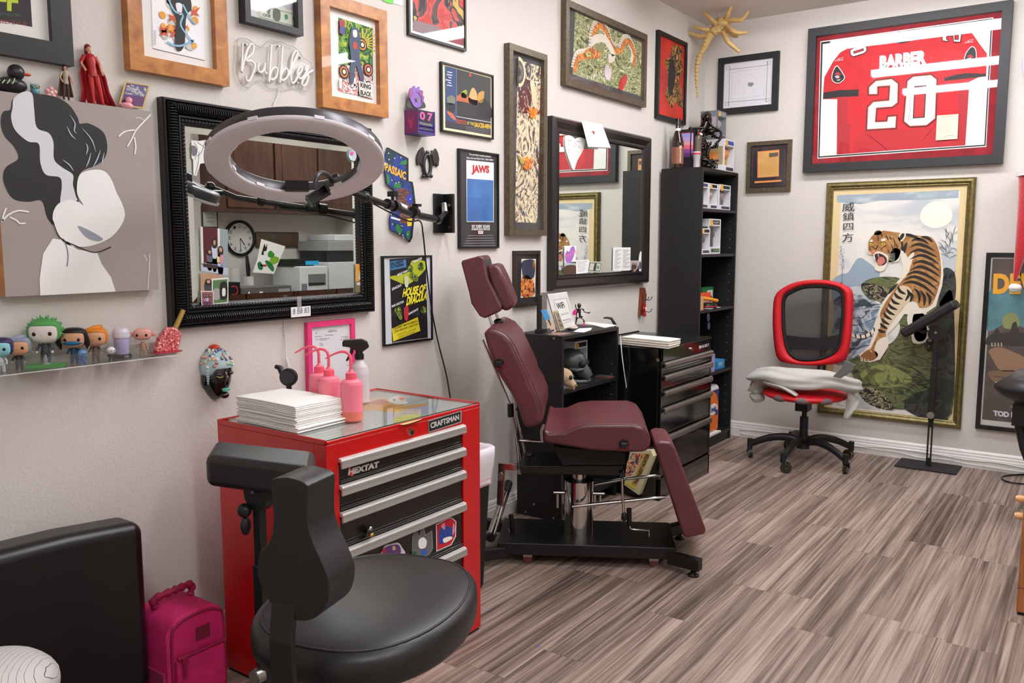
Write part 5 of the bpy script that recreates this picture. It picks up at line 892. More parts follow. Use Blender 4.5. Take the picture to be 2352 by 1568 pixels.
# wash bottles
PK = mat('pink_bottle', (242, 128, 148), .35, sss=.15); PKD = mat('pink_cap', (246, 100, 124), .4); LIQ = mat('pink_liquid', (226, 116, 100), .3)
def wash(p, s, label, dirv):
    p = V(p); t = thing('wash_bottle', label, 'bottle', p, 'pink wash bottles on the red chest'); m = MB(); r = .0345*s; H = .125*s
    m.lathe([(0, 0), (r*.93, 0), (r, .004), (r, .03)], p, LIQ, 28); m.lathe([(r, .03), (r, H-.012), (r*.93, H-.003), (r*.7, H+.003), (r*.42, H+.005)], p, PK, 28); m.build('bottle_body', t)
    m = MB(); m.lathe([(r*.45, H+.003), (r*.46, H+.024), (r*.3, H+.027), (r*.14, H+.034), (0, H+.036)], p, PKD, 20)
    for k in range(20): an = k*math.pi/10; m.box(p+V((r*.46*math.cos(an)-.0006, r*.46*math.sin(an)-.0006, H+.004)), p+V((r*.46*math.cos(an)+.0006, r*.46*math.sin(an)+.0006, H+.022)), PKD)
    m.build('screw_cap', t); d = V(dirv).normalized(); m = MB(); P = [p+V((0, 0, H+.03)), p+V((0, 0, H+.066)), p+d*.006+V((0, 0, H+.083)), p+d*.024+V((0, 0, H+.09)), p+d*.05+V((0, 0, H+.083)), p+d*.078+V((0, 0, H+.068))]; P = cr(P, False, 5); n = len(P); m.tube(P, [.0048-.003*max(0, (i-n*.55)/(n*.45)) for i in range(n)], PKD, 10); m.build('spout', t)
D = (-.82, -.55, 0)
wash((.527, -3.948, .8225), 1.0, 'front right pink wash bottle with bent spout beside the towels', D); wash((.424, -3.945, .8225), 1.0, 'middle one of the three pink wash bottles', D); wash((.345, -3.915, .8225), 1.0, 'rearmost of the three pink wash bottles, farthest left', D)
p = V((.33, -3.72, .8225)); t = thing('spray_bottle', 'clear spray bottle with black trigger head behind the pink bottles', 'bottle', p); m = MB(); m.lathe([(0, 0), (.032, 0), (.034, .004), (.034, .1), (.028, .125), (.014, .145), (.013, .155)], p, mat('cloudy_plastic', (214, 206, 212), .3, alpha=.75)); m.build('bottle_body', t)
m = MB(); m.lathe([(.016, .15), (.016, .168), (.012, .17), (.012, .18), (0, .18)], p, BLACK); d = V(D).normalized(); d = V((-.72, -.69, 0)).normalized(); sd = V((d.y, -d.x, 0)); pts = [(-.035, .192), (-.028, .212), (-.01, .22), (.05, .218), (.056, .212), (.056, .196), (.03, .192), (.01, .18), (-.012, .176)]; m.solid([p+d*a+V((0, 0, b))-sd*.011 for a, b in pts], sd*.022, BLACK); m.build('spray_head', t, bevel=.003); m = MB(); m.tube([p+d*.022+V((0, 0, .194)), p+d*.026+V((0, 0, .175)), p+d*.036+V((0, 0, .155)), p+d*.044+V((0, 0, .145))], [.006, .006, .005, .003], BLACK); m.build('trigger', t)
q = ZP(663, 873, .9); q = PA.hit(663, 866, .22); t = thing('clip_holder', 'black clip-on holder with a round pad behind the paper towels', 'holder', V((q.x, q.y, .8225))); dv = (CAM-q).normalized(); m = MB(); m.tube([V((q.x, q.y, .8225)), V((q.x+.0, q.y, .86)), q-V((0, 0, .02))], .009, BLACK); m.build('stem', t); m = MB(); m.cyl(q-dv*.01, q+dv*.006, .03, BLACK); m.tube([q+dv*.007+(_r*math.cos(k*math.pi/12)+_u*math.sin(k*math.pi/12))*.025 for k in range(24)], .003, BLACK, 6, closed=True); m.build('round_pad', t); m = MB(); m.tube([q-_r*.02+_u*.012, q-_r*.03+_u*.032, q-_r*.045+_u*.036], [.011, .01, .007], BLACK); m.build('clip_arm', t)  # plain black holder with a round pad, no lamp in it

# ================================================================ waste bin
t = thing('waste_bin', 'tall black waste bin with a white liner between the red chest and the recliner', 'bin', (.31, -3.31, 0)); m = MB(); cx, cy = .358, -3.29
def rr(cx, cy, hx, hy, z, n=6, k=.35):
    r = min(hx, hy)*k; P = []
    for sx, sy, a0 in ((1, 1, 0), (-1, 1, 1), (-1, -1, 2), (1, -1, 3)):
        for i in range(n+1): an = (a0+i/n)*math.pi/2; P.append(V((cx+sx*(hx-r)+r*math.cos(an), cy+sy*(hy-r)+r*math.sin(an), z)))
    return P
def loft(m, rings, mt, cap0=True, cap1=False, sm=True):
    n = len(rings[0]); m.add([p for r in rings for p in r], [(i*n+k, i*n+(k+1) % n, (i+1)*n+(k+1) % n, (i+1)*n+k) for i in range(len(rings)-1) for k in range(n)], mt, sm)
    if cap0: m.add(rings[0], [tuple(range(n))[::-1]], mt)
    if cap1: m.add(rings[-1], [tuple(range(n))], mt)
loft(m, [rr(cx, cy, .1, .115, 0), rr(cx, cy, .105, .12, .02), rr(cx, cy, .128, .15, .56)], BLK2); loft(m, [rr(cx, cy, .124, .146, .56), rr(cx, cy, .1, .11, .03)], BLK2, False, True); m.build('bin_body', t)
m = MB(); R = random.Random(2); BAG = mat('bin_liner', (228, 224, 230), .35, alpha=.93, sss=.1); rg = []
for z, e, j in ((.44, .004, .006), (.46, .01, .005), (.5, .011, .006), (.545, .012, .003), (.572, .01, .001), (.577, .0, .001), (.565, -.012, .001), (.5, -.02, .006), (.4, -.03, .012)):
    s = .1+.028*min(z, .56)/.56; P = rr(cx, cy, s+e, s*1.18+e, z, 8); rg.append([p+V((R.uniform(-j, j), R.uniform(-j, j), R.uniform(-j, j)*1.3)) for p in P])
loft(m, rg, BAG, False); m.build('bin_liner', t); m = MB(); loft(m, [[p+(p-V((cx, cy, p.z))).normalized()*.002 for p in rr(cx, cy, .125, .149, .425, 8)], [p+(p-V((cx, cy, p.z))).normalized()*.005 for p in rr(cx, cy, .127, .151, .455, 8)]], mat('pink_band', (226, 190, 200), .4), False, False); m.build('drawstring_band', t)

# ================================================================ ring light on wall arm
X = .42; c = PA.hit(681, 374, X); vd = (CAM-c).normalized(); hv = V((vd.x, vd.y, 0)).normalized(); el = math.radians(-67); n = (hv*math.cos(el)+V((0, 0, math.sin(el)))).normalized()
rgt = V((0, 0, 1)).cross(n).normalized(); a0 = rgt; b0 = n.cross(a0).normalized(); RO = .258; RI = RO*.74
# keep the apparent tilt of the ring: right side slightly lower
t = thing('ring_light', 'large grey ring light on a black wall arm in front of the ribbed mirror', 'lamp', c)
GR = mat('gunmetal_shell', (74, 73, 77), .35, .5); DF = mat('frosted_diffuser', (226, 219, 224), .55, sss=.1); N = 64
rl = .1
a0 = (a0*math.cos(rl)-b0*math.sin(rl)).normalized(); b0 = n.cross(a0).normalized()
def rp(r, k, h): an = 2*math.pi*k/N; return c+(a0*math.cos(an)+b0*math.sin(an))*r+n*h
def ringsurf(m, prof, mt, sm=True):
    m.add([rp(r, k, h) for r, h in prof for k in range(N)], [(i*N+k, i*N+(k+1) % N, (i+1)*N+(k+1) % N, (i+1)*N+k) for i in range(len(prof)-1) for k in range(N)], mt, sm)
m = MB(); ringsurf(m, [(RI, 0), (RI, -.03), (RI+.01, -.038), (RO-.01, -.038), (RO, -.03), (RO, 0)], GR); m.build('shell', t)
m = MB(); ringsurf(m, [(RI-.002, -.002), (RI-.002, .004), (RI+.004, .007), (RO-.004, .007), (RO+.003, .004), (RO+.003, -.004)], DF); m.build('diffuser', t)
for k in range(0, 64, 7):
    for r in (RO+.004, RI-.004): m = MB(); q = rp(r, k+.5, -.004); tg = (rp(r, k+1, -.004)-rp(r, k, -.004)).normalized(); rd = (q-c); rd = (rd-n*rd.dot(n)).normalized(); m.obox(q-tg*.014-rd*.002-n*.004, tg*.028, rd*.004, n*.01, DF); m.build('clip', t)
# arm
j = PA.hit(838, 452, .3); wb = V((.075, PA.uv(1008, 505, .075)[0], PA.uv(1008, 505, .075)[1])); AM = mat('arm_black', (20, 20, 21), .28)
ta = t; e1 = PA.hit(948, 492, .16)
m = MB(); e2 = e1+(wb-e1)*.55; m.tube([j, e1], .0115, AM, 14); m.tube([e1, wb], .015, AM, 14); m.build('arm_tube', ta)
ax = (wb-j).normalized()
for f_, r in ((.28, .019), (.36, .021), (.62, .021), (.97, .019)): m = MB(); q = j+(wb-j)*f_; m.cyl(q-ax*.016, q+ax*.016, r, AM); m.build('collar', ta)
m = MB(); q = j+(wb-j)*.33; m.cyl(q, q+V((0, 0, .035)), .006, AM); m.box(q+V((-.016, -.012, .033)), q+V((.016, .012, .052)), AM); m.build('arm_knob', ta); m = MB(); q = j+(wb-j)*.66; m.cyl(q, q+V((0, 0, .028)), .006, AM); m.box(q+V((-.014, -.012, .026)), q+V((.014, .012, .036)), AM); m.build('arm_knob', ta)
m = MB(); y0, z1 = PA.uv(1006, 444, .03); y1, z0 = PA.uv(1034, 535, .03); m.pbox(PA, y0, y1, z0, z1, .001, .012, AM); m.pbox(PA, y1-.02, y1-.006, z0, z1, .012, .062, AM); m.cyl((.03, (y0+y1)/2, (z0+z1)/2+.04), (.05, (y0+y1)/2-.02, (z0+z1)/2), .014, STEEL); m.tube([(.012, (y0+y1)/2, z0+.12), (.05, (y0+y1)/2-.01, z0+.09), wb], .012, AM)
for z in (z0+.025, z1-.05): m.cyl((.045, y1-.021, z), (.045, y1-.026, z), .007, CHROME)
m.build('wall_bracket', ta)
m = MB(); m.ell(j, .02, AM); q = rp((RO+RI)/2, 57, -.04); q2 = min((rp((RO+RI)/2, k, -.045) for k in range(N)), key=lambda p: (p-j).length); m.tube([j, (j+q2)/2+V((0, 0, -.012)), q2], .011, AM); m.ell(q2, .02, AM); m.build('ball_joint', t)
# phone clamp
m = MB(); h0 = rp(RI, 54, -.02); h1 = PA.hit(760, 425, X-.02); base = PA.hit(768, 428, X-.1); m.tube(cr([base, PA.hit(756, 405, X-.02), PA.hit(738, 396, X+.04), PA.hit(727, 408, X+.06), PA.hit(724, 432, X+.06)], False, 5), .0075, GR, 10); m.build('gooseneck', t)
m = MB(); m.obox(rp(RI-.004, 47, -.03), (rp(RI-.004, 51, -.03)-rp(RI-.004, 47, -.03)), -(rp(RI, 49, 0)-c).normalized()*.012, n*.034, AM); m.tube([rp(RI-.005, 49, -.012), base], .01, AM); m.build('clamp_mount', t)
m = MB(); q = PA.hit(730, 446, X+.06); dr = (PA.hit(770, 425, X+.06)-PA.hit(705, 462, X+.06)).normalized(); dn = (CAM-q).normalized(); du = dn.cross(dr).normalized(); m.obox(q-dr*.045-du*.02-dn*.008, dr*.09, du*.034, dn*.014, AM); m.obox(q-dr*.05-du*.026-dn*.01, dr*.012, du*.034, dn*.04, AM); m.obox(q+dr*.038-du*.01-dn*.01, dr*.012, du*.034, dn*.04, AM); m.build('phone_clip', t, bevel=.003)
m = MB(); P = [j+(wb-j)*.1+V((.0, 0, -.015)), PA.hit(900, 490, .2), PA.hit(940, 508, .16), PA.hit(965, 508, .12), PA.hit(972, 540, .06), PA.hit(980, 620, .03), PA.hit(990, 700, .02), PA.hit(1005, 780, .02), PA.hit(1025, 860, .03), PA.hit(1036, 925, .05)]
m.tube(cr(P, False, 5), .0032, BLACK); single(m, 'power_cable', 'black cable hanging from the wall arm down behind the red chest', 'cable')

# ================================================================ recliner (tattoo chair)
E_ = V((.862, .508, 0)).normalized(); PCH = Pl((.956, -2.42, 0), E_, (0, 0, 1)); gh = lambda L: cv(1040, 560, .3188, L); gb = lambda L: cv(1080, 960, .2551, L)
MAR = mat('maroon_vinyl', (92, 40, 46), .38, bump=.12, bscale=260, var=.1, vscale=9, spec=.6); ch = thing('recliner', 'maroon vinyl reclining tattoo chair on a black pedestal base', 'chair', PCH.at(-.44, 0, 0))
def slab(pp, h0, h1, mt, name, bev=.02, parent=ch, seg=4, closed_smooth=False):
    if closed_smooth: pp = cr2(pp, True, 3)
    m = MB(); m.solid(PCH.pts(pp, h0), PCH.n*(h1-h0), mt); return m.build(name, parent, bevel=bev, seg=seg)
hp = slab(gh([(57, 130), (72, 118), (195, 84), (222, 100), (250, 250), (352, 455), (345, 485), (228, 538), (192, 520), (132, 430), (118, 360)]), .13, -.13, MAR, 'headrest', .016)
slab(gh([(232, 158), (308, 140), (335, 160), (372, 235), (440, 400), (440, 452), (382, 492), (352, 470), (270, 300)]), .1, -.1, MAR, 'head_pad', .018)
slab(gh([(212, 92), (232, 120), (262, 260), (360, 440), (352, 470), (290, 350), (240, 250)]), .115, -.115, PVC, 'headrest_trim', .004)
m = MB()
for h, a, b in ((.05, (262, 520), (300, 640)), (-.05, (292, 508), (330, 620))):
    m.tube([PCH.hit(*gh([a])[0], .05)-PCH.n*(.05-h), PCH.hit(*gh([b])[0], .05)-PCH.n*(.05-h)], .007, CHROME, 12)
m.build('headrest_posts', ch); m = MB(); q = PCH.hit(*gh([(330, 560)])[0], 0); m.ell(q, (.022, .022, .014), BLACK); m.build('headrest_clamp', ch)
bp = gh([(222, 650), (236, 612), (296, 604), (372, 640), (432, 710), (500, 850), (552, 962), (560, 1010), (610, 1090), (645, 1180), (652, 1290), (600, 1325), (515, 1335), (470, 1180), (410, 1070), (300, 900), (250, 760)])
slab(bp, .27, -.27, MAR, 'backrest', .03)
m = MB(); m.tube([q for q in PCH.pts(cr2(gh([(300, 606), (380, 645), (440, 720), (505, 855), (556, 965), (612, 1090), (648, 1200)]), False, 4), .2745)], .0028, MAR, 6); m.build('backrest_seam', ch)
sp = gh([(655, 1335), (700, 1362), (800, 1358), (900, 1315), (1000, 1302), (1300, 1302), (1375, 1325), (1425, 1400), (1425, 1465), (1385, 1500), (1280, 1503), (1000, 1490), (850, 1465), (655, 1432)])
slab(sp, .27, -.27, MAR, 'seat', .022)
m = MB(); m.tube(PCH.pts(cr2(gh([(690, 1360), (800, 1356), (900, 1314), (1000, 1301), (1300, 1301), (1372, 1322), (1420, 1395)]), False, 3), .2725), .0025, MAR, 6); m.build('seat_seam', ch)
lp = gb([(1652, 235), (1700, 205), (1800, 215), (1850, 275), (2122, 1000), (2125, 1045), (1945, 1088), (1915, 1060)])
slab(lp, .27, .012, MAR, 'leg_pad', .022); slab(lp, -.012, -.27, MAR, 'leg_pad', .022)
for (pp, h) in (((1146, 835), .27), ((1433, 1021), .27)):
    q = PCH.hit(*pp, h+.004); m = MB(); m.cyl(q-PCH.n*.006, q+PCH.n*.008, .021, BLACK); m.obox(q+PCH.n*.006-E_*.014+V((0, 0, -.012)), E_*.028, V((0, 0, .024)), PCH.n*.018, BLACK); o = m.build('side_socket', ch, bevel=.004)
    m = MB(); m.tube([q+PCH.n*.0085+(E_*math.cos(a)+V((0, 0, 1))*math.sin(a))*.018 for a in [-2.4+k*.2 for k in range(12)]], .002, mat('red_ring', (200, 20, 24), .4), 6); m.build('red_arc', o)
# under structure
slab(gb([(740, 255), (1400, 300), (1395, 425), (830, 430)]), .14, -.14, BLK2, 'seat_mount', .006)
slab(gb([(440, 432), (1390, 425), (1345, 520), (455, 500)]), .12, -.12, BLACK, 'cross_beam', .004)
m = MB(); cc = PCH.at(-.442, 0, 0); m.cyl(cc+V((0, 0, .09)), cc+V((0, 0, .335)), .064, CHROME, n=40); m.build('hydraulic_column', ch); m = MB(); m.cyl(cc+V((0, 0, .335)), cc+V((0, 0, .42)), .028, CHROME); m.cyl(cc+V((0, 0, .334)), cc+V((0, 0, .337)), .05, BLACK); m.build('piston', ch)
m = MB()
for s in (-1, 1):
    q = cc+E_*s*.082+V((0, 0, .275)); m.cyl(q-E_*.03, q+E_*.03, .009, CHROME); m.cyl(q-E_*.012, q-E_*.012-V((0, 0, .07)), .005, CHROME); m.cyl(q+E_*.012, q+E_*.012-V((0, 0, .05)), .005, CHROME)
m.build('column_pins', ch)
m = MB(); m.obox(PCH.at(-.79, .045, .165), E_*.76, -PCH.n*.33, V((0, 0, .052)), BLACK); m.build('base_plate', ch, bevel=.004)
def leg(sa, ha, sb, hb2):
    m = MB(); a = PCH.at(sa, .05, ha); b = PCH.at(sb, .05, hb2); d = (b-a).normalized(); s = V((0, 0, 1)).cross(d); m.obox(a-s*.02-V((0, 0, .022)), b-a, s*.04, V((0, 0, .05)), BLACK); o = m.build('outrigger', ch, bevel=.003)
    q = b-d*.03; m = MB(); m.lathe([(0, 0), (.024, 0), (.024, .006), (.012, .014), (.012, .02), (.007, .022), (.007, .036)], (q.x, q.y, 0), BLACK, 20); m.build('foot', o)
leg(-.06, .155, .06, .235); leg(-.06, -.155, .05, -.24); leg(-.76, .155, -.9, .215); leg(-.76, -.155, -.88, -.2)
for s in (-.66, -.12):
    q = PCH.at(s, .02, .12); m = MB(); m.cyl(q-PCH.n*.009, q+PCH.n*.009, .0195, mat('wheel_red', (120, 60, 56), .5)); m.obox(q+V((0, 0, .004))-E_*.02-PCH.n*.012, E_*.04, PCH.n*.024, V((0, 0, .022)), STEEL); m.build('caster', ch)
# levers, rods and bars, all traced at their own depth
def rod(name, pp, h, r, mt=CHROME, tube=True, par=ch):
    m = MB(); m.tube(PCH.pts(pp, h), r, mt, 12); return m.build(name, par)
rod('leg_strut', gb([(918, 795), (1400, 745), (1760, 708)]), .1, .0075); rod('leg_strut', gb([(1110, 600), (1400, 545), (1720, 512)]), -.12, .0075)
o = rod('lever', gb([(1368, 540), (1372, 700), (1384, 860)]), .2, .0055); rod('lever_grip', gb([(1383, 845), (1386, 870), (1386, 905), (1384, 925)]), .2, [.006, .012, .013, .006], BLACK, par=o)
m = MB(); q = PCH.hit(*gb([(1364, 485)])[0], .2); m.cyl(q, q+PCH.n*.05, .012, BLACK); m.build('lever_knob', ch)
o = rod('crank', gb([(1434, 965), (1440, 995), (1470, 1003), (1610, 1008), (1607, 1072)]), .08, .005); rod('crank_grip', gb([(1430, 812), (1432, 965)]), .08, .011, BLACK, par=o)
o = rod('crank', gb([(372, 1015), (350, 1020), (350, 1000)]), .02, .005); rod('crank_grip', gb([(366, 868), (378, 1018)]), .02, .011, BLACK, par=o)
m = MB(); a = [(255, 396), (425, 408), (420, 468), (318, 460), (300, 790), (240, 770)]; m.solid(PCH.pts(gb(a), .04), PCH.n*.014, CHROME); m.build('side_bracket', ch, bevel=.002)
m = MB(); a = PCH.hit(*gb([(182, 1075)])[0], .2); b = PCH.hit(*gb([(345, 585)])[0], -.2); m.tube([a, b], .019, CHROME, 16); m.tube([a+(a-b).normalized()*.004, a+(b-a)*.02], .021, BLACK, 16); m.tube([b, b+(a-b)*.22], .0195, BLACK, 16); m.build('foot_bar', ch)
rod('back_strut', gb([(385, 0), (450, 480)]), .06, .006); rod('back_strut', gh([(215, 690), (410, 1150)]), .1, .005); rod('back_strut', gh([(430, 1250), (490, 1560)]), .02, .006); rod('back_strut', gh([(450, 1180), (520, 1500)]), -.1, .006); rod('back_crossbar', gh([(480, 1415), (655, 1425)]), .0, .008); rod('recline_grip', gh([(415, 1150), (418, 1245)]), .02, .014, BLACK)
m = MB(); q = PCH.hit(*gb([(448, 475)])[0], .07); m.cyl(q, q+PCH.n*.02, .012, STEEL, n=6); q = PCH.hit(*gb([(275, 510)])[0], .055); m.cyl(q, q+PCH.n*.01, .01, STEEL); q = PCH.hit(*gb([(270, 540)])[0], .055); m.cyl(q, q+PCH.n*.01, .01, STEEL); m.build('bolts', ch)
m = MB(); q = PCH.hit(*gb([(525, 325)])[0], .05); m.ell(q, (.026, .026, .01), BLACK); m.cyl(q, q-V((0, 0, .04)), .006, BLACK); m.build('star_knob', ch)
rod('back_hinge', gh([(655, 1300), (640, 1350), (645, 1425)]), .255, .007, STEEL)
# ================================================================ low black shelf
LAM = mat('black_laminate', (22, 21, 21), .5, bump=.08, bscale=240); ST = .925
sx0, sx1, sy0, sy1 = .03, .295, -2.345, -1.775
ls = thing('shelf_unit', 'low black open shelf unit behind the recliner', 'shelf', ((sx0+sx1)/2, (sy0+sy1)/2, 0))
m = MB(); m.box((sx0, sy0, 0), (sx1, sy0+.018, ST-.017), LAM); PN = Pl((0, sy0, 0), (1, 0, 0), (0, 0, 1))
for a, b in ((730, 680), (0, 0)):
    if a: q = PN.hit(*gh([(a, b)])[0]); m.cyl(q, q+V((0, -.002, 0)), .006, STEEL)
for a, b in ((500, 842), (752, 898), (575, 775)): q = PN.hit(*gb([(a, b)])[0]); m.cyl((q.x, q.y, q.z), (q.x, q.y-.002, q.z), .006, STEEL)
m.build('side_panel', ls); m = MB(); m.box((sx0, sy1-.018, 0), (sx1, sy1, ST-.0), LAM)
for k in range(12): m.cyl((sx1-.03, sy1-.0181, .12+k*.055), (sx1-.03, sy1-.0186, .12+k*.055), .0025, mat('pin_brass', (190, 180, 160), .4), n=8)
m.build('side_panel', ls); m = MB(); m.box((sx0, sy0, ST-.017), (sx1, sy1-.018, ST), LAM); m.build('top_panel', ls)
SZ = Pl((sx1, 0, 0), (0, 1, 0), (0, 0, 1)).uv(*gh([(900, 1035)])[0])[1]; m = MB(); m.box((sx0, sy0+.018, SZ-.018), (sx1-.005, sy1-.018, SZ), LAM); m.build('shelf_board', ls); m = MB(); m.box((sx0, sy0+.018, .06), (sx1-.005, sy1-.018, .078), LAM); m.build('bottom_board', ls); m = MB(); m.box((sx0, sy0+.2, 0.078), (sx0+.01, sy1-.018, ST-.017), LAM); m.build('back_panel', ls)
# things on it
gs = lambda L: cv(1200, 640, .17857, L)
def ztop(x, y, z=ST): p = ZP(*gs([(x, y)])[0], z); return V((min(max(p.x, sx0+.01), sx1-.01), p.y, z))
p = ztop(600, 650); P = Pl(p, (.35, .937, 0), (-.0, 0, 1))
def leaning(name, label, cat, px4, depth_pl, th, mt):
    m = MB(); t = thing(name, label, cat, depth_pl.hit(*px4[3], 0)); Q = [depth_pl.hit(*q, 0) for q in px4]; m.solid(Q, -depth_pl.n*th, mt); return t, m
cpl = Pl(ztop(470, 680), (.62, .785, 0), (0, 0, 1))
wt, m = leaning('framed_sign', 'white frame with a WiFi sheet leaning on the low black shelf', 'picture', gs([(320, 205), (575, 170), (680, 600), (455, 675)]), cpl, .02, WHITE); m.build('frame_moulding', wt, bevel=.002)
m = MB(); m.px(cpl, .0008, gs([(392, 270), (572, 238), (655, 530), (500, 590)]), C(206, 206, 206)); m.px(cpl, .0012, gs([(400, 282), (560, 255), (640, 522), (506, 578)]), INKW); m.ptext('WiFi', cpl, .0018, *gs([(455, 395), (548, 372), (430, 318)]), INK, bold=.02); m.ptext('Gallery Salon', cpl, .0018, *gs([(500, 478), (600, 452), (492, 450)]), C(120, 120, 120)); m.ptext('tattoocollective', cpl, .0018, *gs([(520, 545), (625, 520), (514, 525)]), C(60, 60, 60)); m.build('wifi_sheet', wt)
cp2 = Pl(ztop(400, 700), (.5, .866, 0), (0, 0, 1))
t, m = leaning('postcard', 'blue and sand beach postcard leaning beside the WiFi frame', 'card', gs([(238, 408), (305, 392), (440, 678), (385, 700)]), cp2, .002, WHITE); m.px(cp2, .0005, gs([(238, 408), (305, 392), (362, 510), (298, 540)]), C(70, 150, 214)); m.px(cp2, .0005, gs([(298, 540), (362, 510), (440, 678), (385, 700)]), C(214, 182, 148)); m.px(cp2, .001, gs([(322, 530), (345, 520), (372, 600), (362, 605)]), C(60, 66, 84)); m.px(cp2, .001, gs([(360, 665), (400, 650), (405, 670), (375, 680)]), C(40, 60, 110), True); m.build('card', t)
cp3 = Pl(ztop(500, 680)+V((.02, 0, 0)), (.6, .8, 0), (0, 0, 1))
t, m = leaning('small_picture', 'small cream-edged picture in front of the WiFi frame', 'picture', gs([(405, 420), (455, 405), (550, 650), (485, 670)]), cp3, .01, C(206, 196, 160)); m.px(cp3, .0006, gs([(425, 432), (458, 420), (535, 640), (492, 655)]), artmat('old_photo', [(0, (96, 84, 70)), (.45, (160, 150, 130)), (.55, (120, 80, 70)), (.6, (206, 200, 190))], 50, 1, 3)); m.build('picture', t)
def rock(m, c, r, mt, seed=1, amp=.18):
    R = random.Random(seed); o = [(R.uniform(2, 5), R.uniform(0, 6)) for _ in range(6)]
    m.ell(c, r, mt, nu=22, nv=14, f=lambda q: q*(1+amp*sum(math.sin(a*(q.x if i % 3 == 0 else q.y if i % 3 == 1 else q.z)*1.7+b) for i, (a, b) in enumerate(o))/3))
q = ztop(632, 655); m = MB(); rock(m, q+V((0, 0, .013)), (.028, .032, .014), mat('pale_rock', (206, 190, 172), .8, bump=.5, bscale=90)); single(m, 'rock', 'small pale rock on the low black shelf', 'rock')
q = ztop(490, 715); m = MB(); m.box(q+V((-.04, -.06, 0.0005)), q+V((.03, .05, .004)), C(150, 120, 110)); single(m, 'coaster_card', 'thin brown picture card lying flat on the low shelf', 'card')
def sheet(label, pp, z, mt=WHITE, name='paper_sheet'):
    P = [ZP(*q, z) for q in gs(pp)]; P = [V((max(q.x, .012), q.y, q.z)) for q in P]; m = MB(); m.solid(P, (0, 0, .0012), mt); return single(m, name, label, 'paper')
sheet('large white sheet lying at the back of the low black shelf', [(720, 560), (860, 556), (1225, 598), (1060, 632)], ST+.0003); sheet('crumpled receipt in front of the skeleton toy', [(655, 682), (730, 640), (895, 632), (880, 660), (790, 692)], ST+.002)
# black acrylic holder
q = ztop(215, 700); m = MB(); t = thing('display_stand', 'tall black upright holder at the left end of the low shelf', 'stand', q); m.box(q+V((-.014, -.02, 0)), q+V((.014, .02, .02)), BLACK); m.box(q+V((-.006, -.016, 0)), q+V((.006, .016, .19)), BLACK); m.build('upright', t, bevel=.002); m = MB(); m.box(q+V((-.02, .045, 0)), q+V((.0, .07, .2)), panemat('smoke_acrylic', (.55, .55, .56), 1.3, .05, .05)); m.build('clear_back', t)
# wire skeleton figure
q = ztop(770, 610); t = thing('skeleton_figure', 'small gunmetal wire skeleton figure with pink foot and pouch', 'figurine', q); GM = mat('gunmetal', (72, 68, 66), .22, .9); sg = Pl(q, (.815, .58, 0), (0, 0, 1)); hp_ = lambda L, h=0: [sg.hit(*a, h) for a in gs(L)]
m = MB(); m.ell(hp_([(730, 345)])[0], (.011, .011, .013), GM); m.tube(hp_([(730, 365), (728, 400), (735, 440), (742, 500)]), [.004, .01, .006, .007], GM)
for k in range(4): c0 = hp_([(728, 392+k*14)])[0]; m.tube([c0+(sg.r*math.cos(a)+sg.n*math.sin(a))*.011 for a in [k2*.7 for k2 in range(9)]], .0018, GM, 5, closed=True)
for L in ([(720, 385), (700, 430), (690, 500), (688, 545), (682, 605)], [(755, 380), (785, 400), (790, 425), (830, 435), (875, 432)], [(745, 505), (780, 520), (795, 545), (790, 590)], [(735, 505), (705, 505), (690, 560)], [(830, 435), (860, 445)], [(690, 385), (680, 330)]): m.tube(hp_(L), .0028, GM, 6)
for L in ([(783, 398)], [(790, 545)], [(705, 505)], [(765, 490)], [(700, 395)]): m.ell(hp_(L)[0], .0055, GM, nu=8, nv=6)
m.build('skeleton_body', t); HP = mat('magenta_plastic', (226, 40, 150), .4); m = MB(); m.prism(hp_([(782, 575), (800, 575), (812, 610), (850, 632), (845, 642), (765, 640), (778, 610)], .004), -sg.n*.008, HP); m.build('pink_foot', t); m = MB(); m.prism(hp_([(670, 395), (700, 400), (690, 465), (645, 465), (640, 440)], .006), -sg.n*.008, HP); m.build('pink_pouch', t)
q = ztop(1180, 590); sgb = Pl((.14, q.y, 0), (.815, .58, 0), (0, 0, 1)); m = MB(); m.tube([sgb.hit(*a, 0) for a in gs([(1042, 505), (1090, 500), (1145, 512), (1165, 545), (1192, 590), (1205, 612)])], [.004, .006, .008, .008, .009, .009], BLACK); single(m, 'clamp_handle', 'black curved clamp handle rising behind the low shelf', 'clamp')
# shelf contents
zt = SZ; p = V((.12, -2.0, zt))
t = thing('skull', 'dark green-grey metal skull inside the low shelf', 'skull', V((.2, -2.06, zt))); SG = mat('skull_green', (72, 80, 76), .35, .3, bump=.3, bscale=60); c = V((.175, -2.07, zt+.105)); m = MB(); FD = V((.96, .25, 0)).normalized(); SD = V((-FD.y, FD.x, 0)); RS = Matrix((FD, SD, V((0, 0, 1)))).transposed()
m.ell(c, (.088, .062, .07), SG, RS, 28, 20, f=lambda q: V((q.x, q.y*(1-.12*max(q.x, 0)), q.z*(1 if q.z > 0 else .85)))); m.tube([c+RS@V((.05, 0, -.03)), c+RS@V((.085, 0, -.062)), c+RS@V((.098, 0, -.078))], [.045, .035, .026], SG, 18)
for s in (-1, 1): m.tube([c+RS@V((.01, s*.052, -.03)), c+RS@V((.05, s*.05, -.035)), c+RS@V((.078, s*.032, -.03))], .011, SG)
m.build('cranium', t); m = MB(); m.tube(cr([c+RS@V((.0, -.052, -.05)), c+RS@V((.01, -.05, -.088)), c+RS@V((.075, -.028, -.096)), c+RS@V((.1, 0, -.09)), c+RS@V((.075, .028, -.096)), c+RS@V((.01, .05, -.088)), c+RS@V((.0, .052, -.05))], False, 5), .012, SG, 10); m.build('jaw', t)
m = MB()
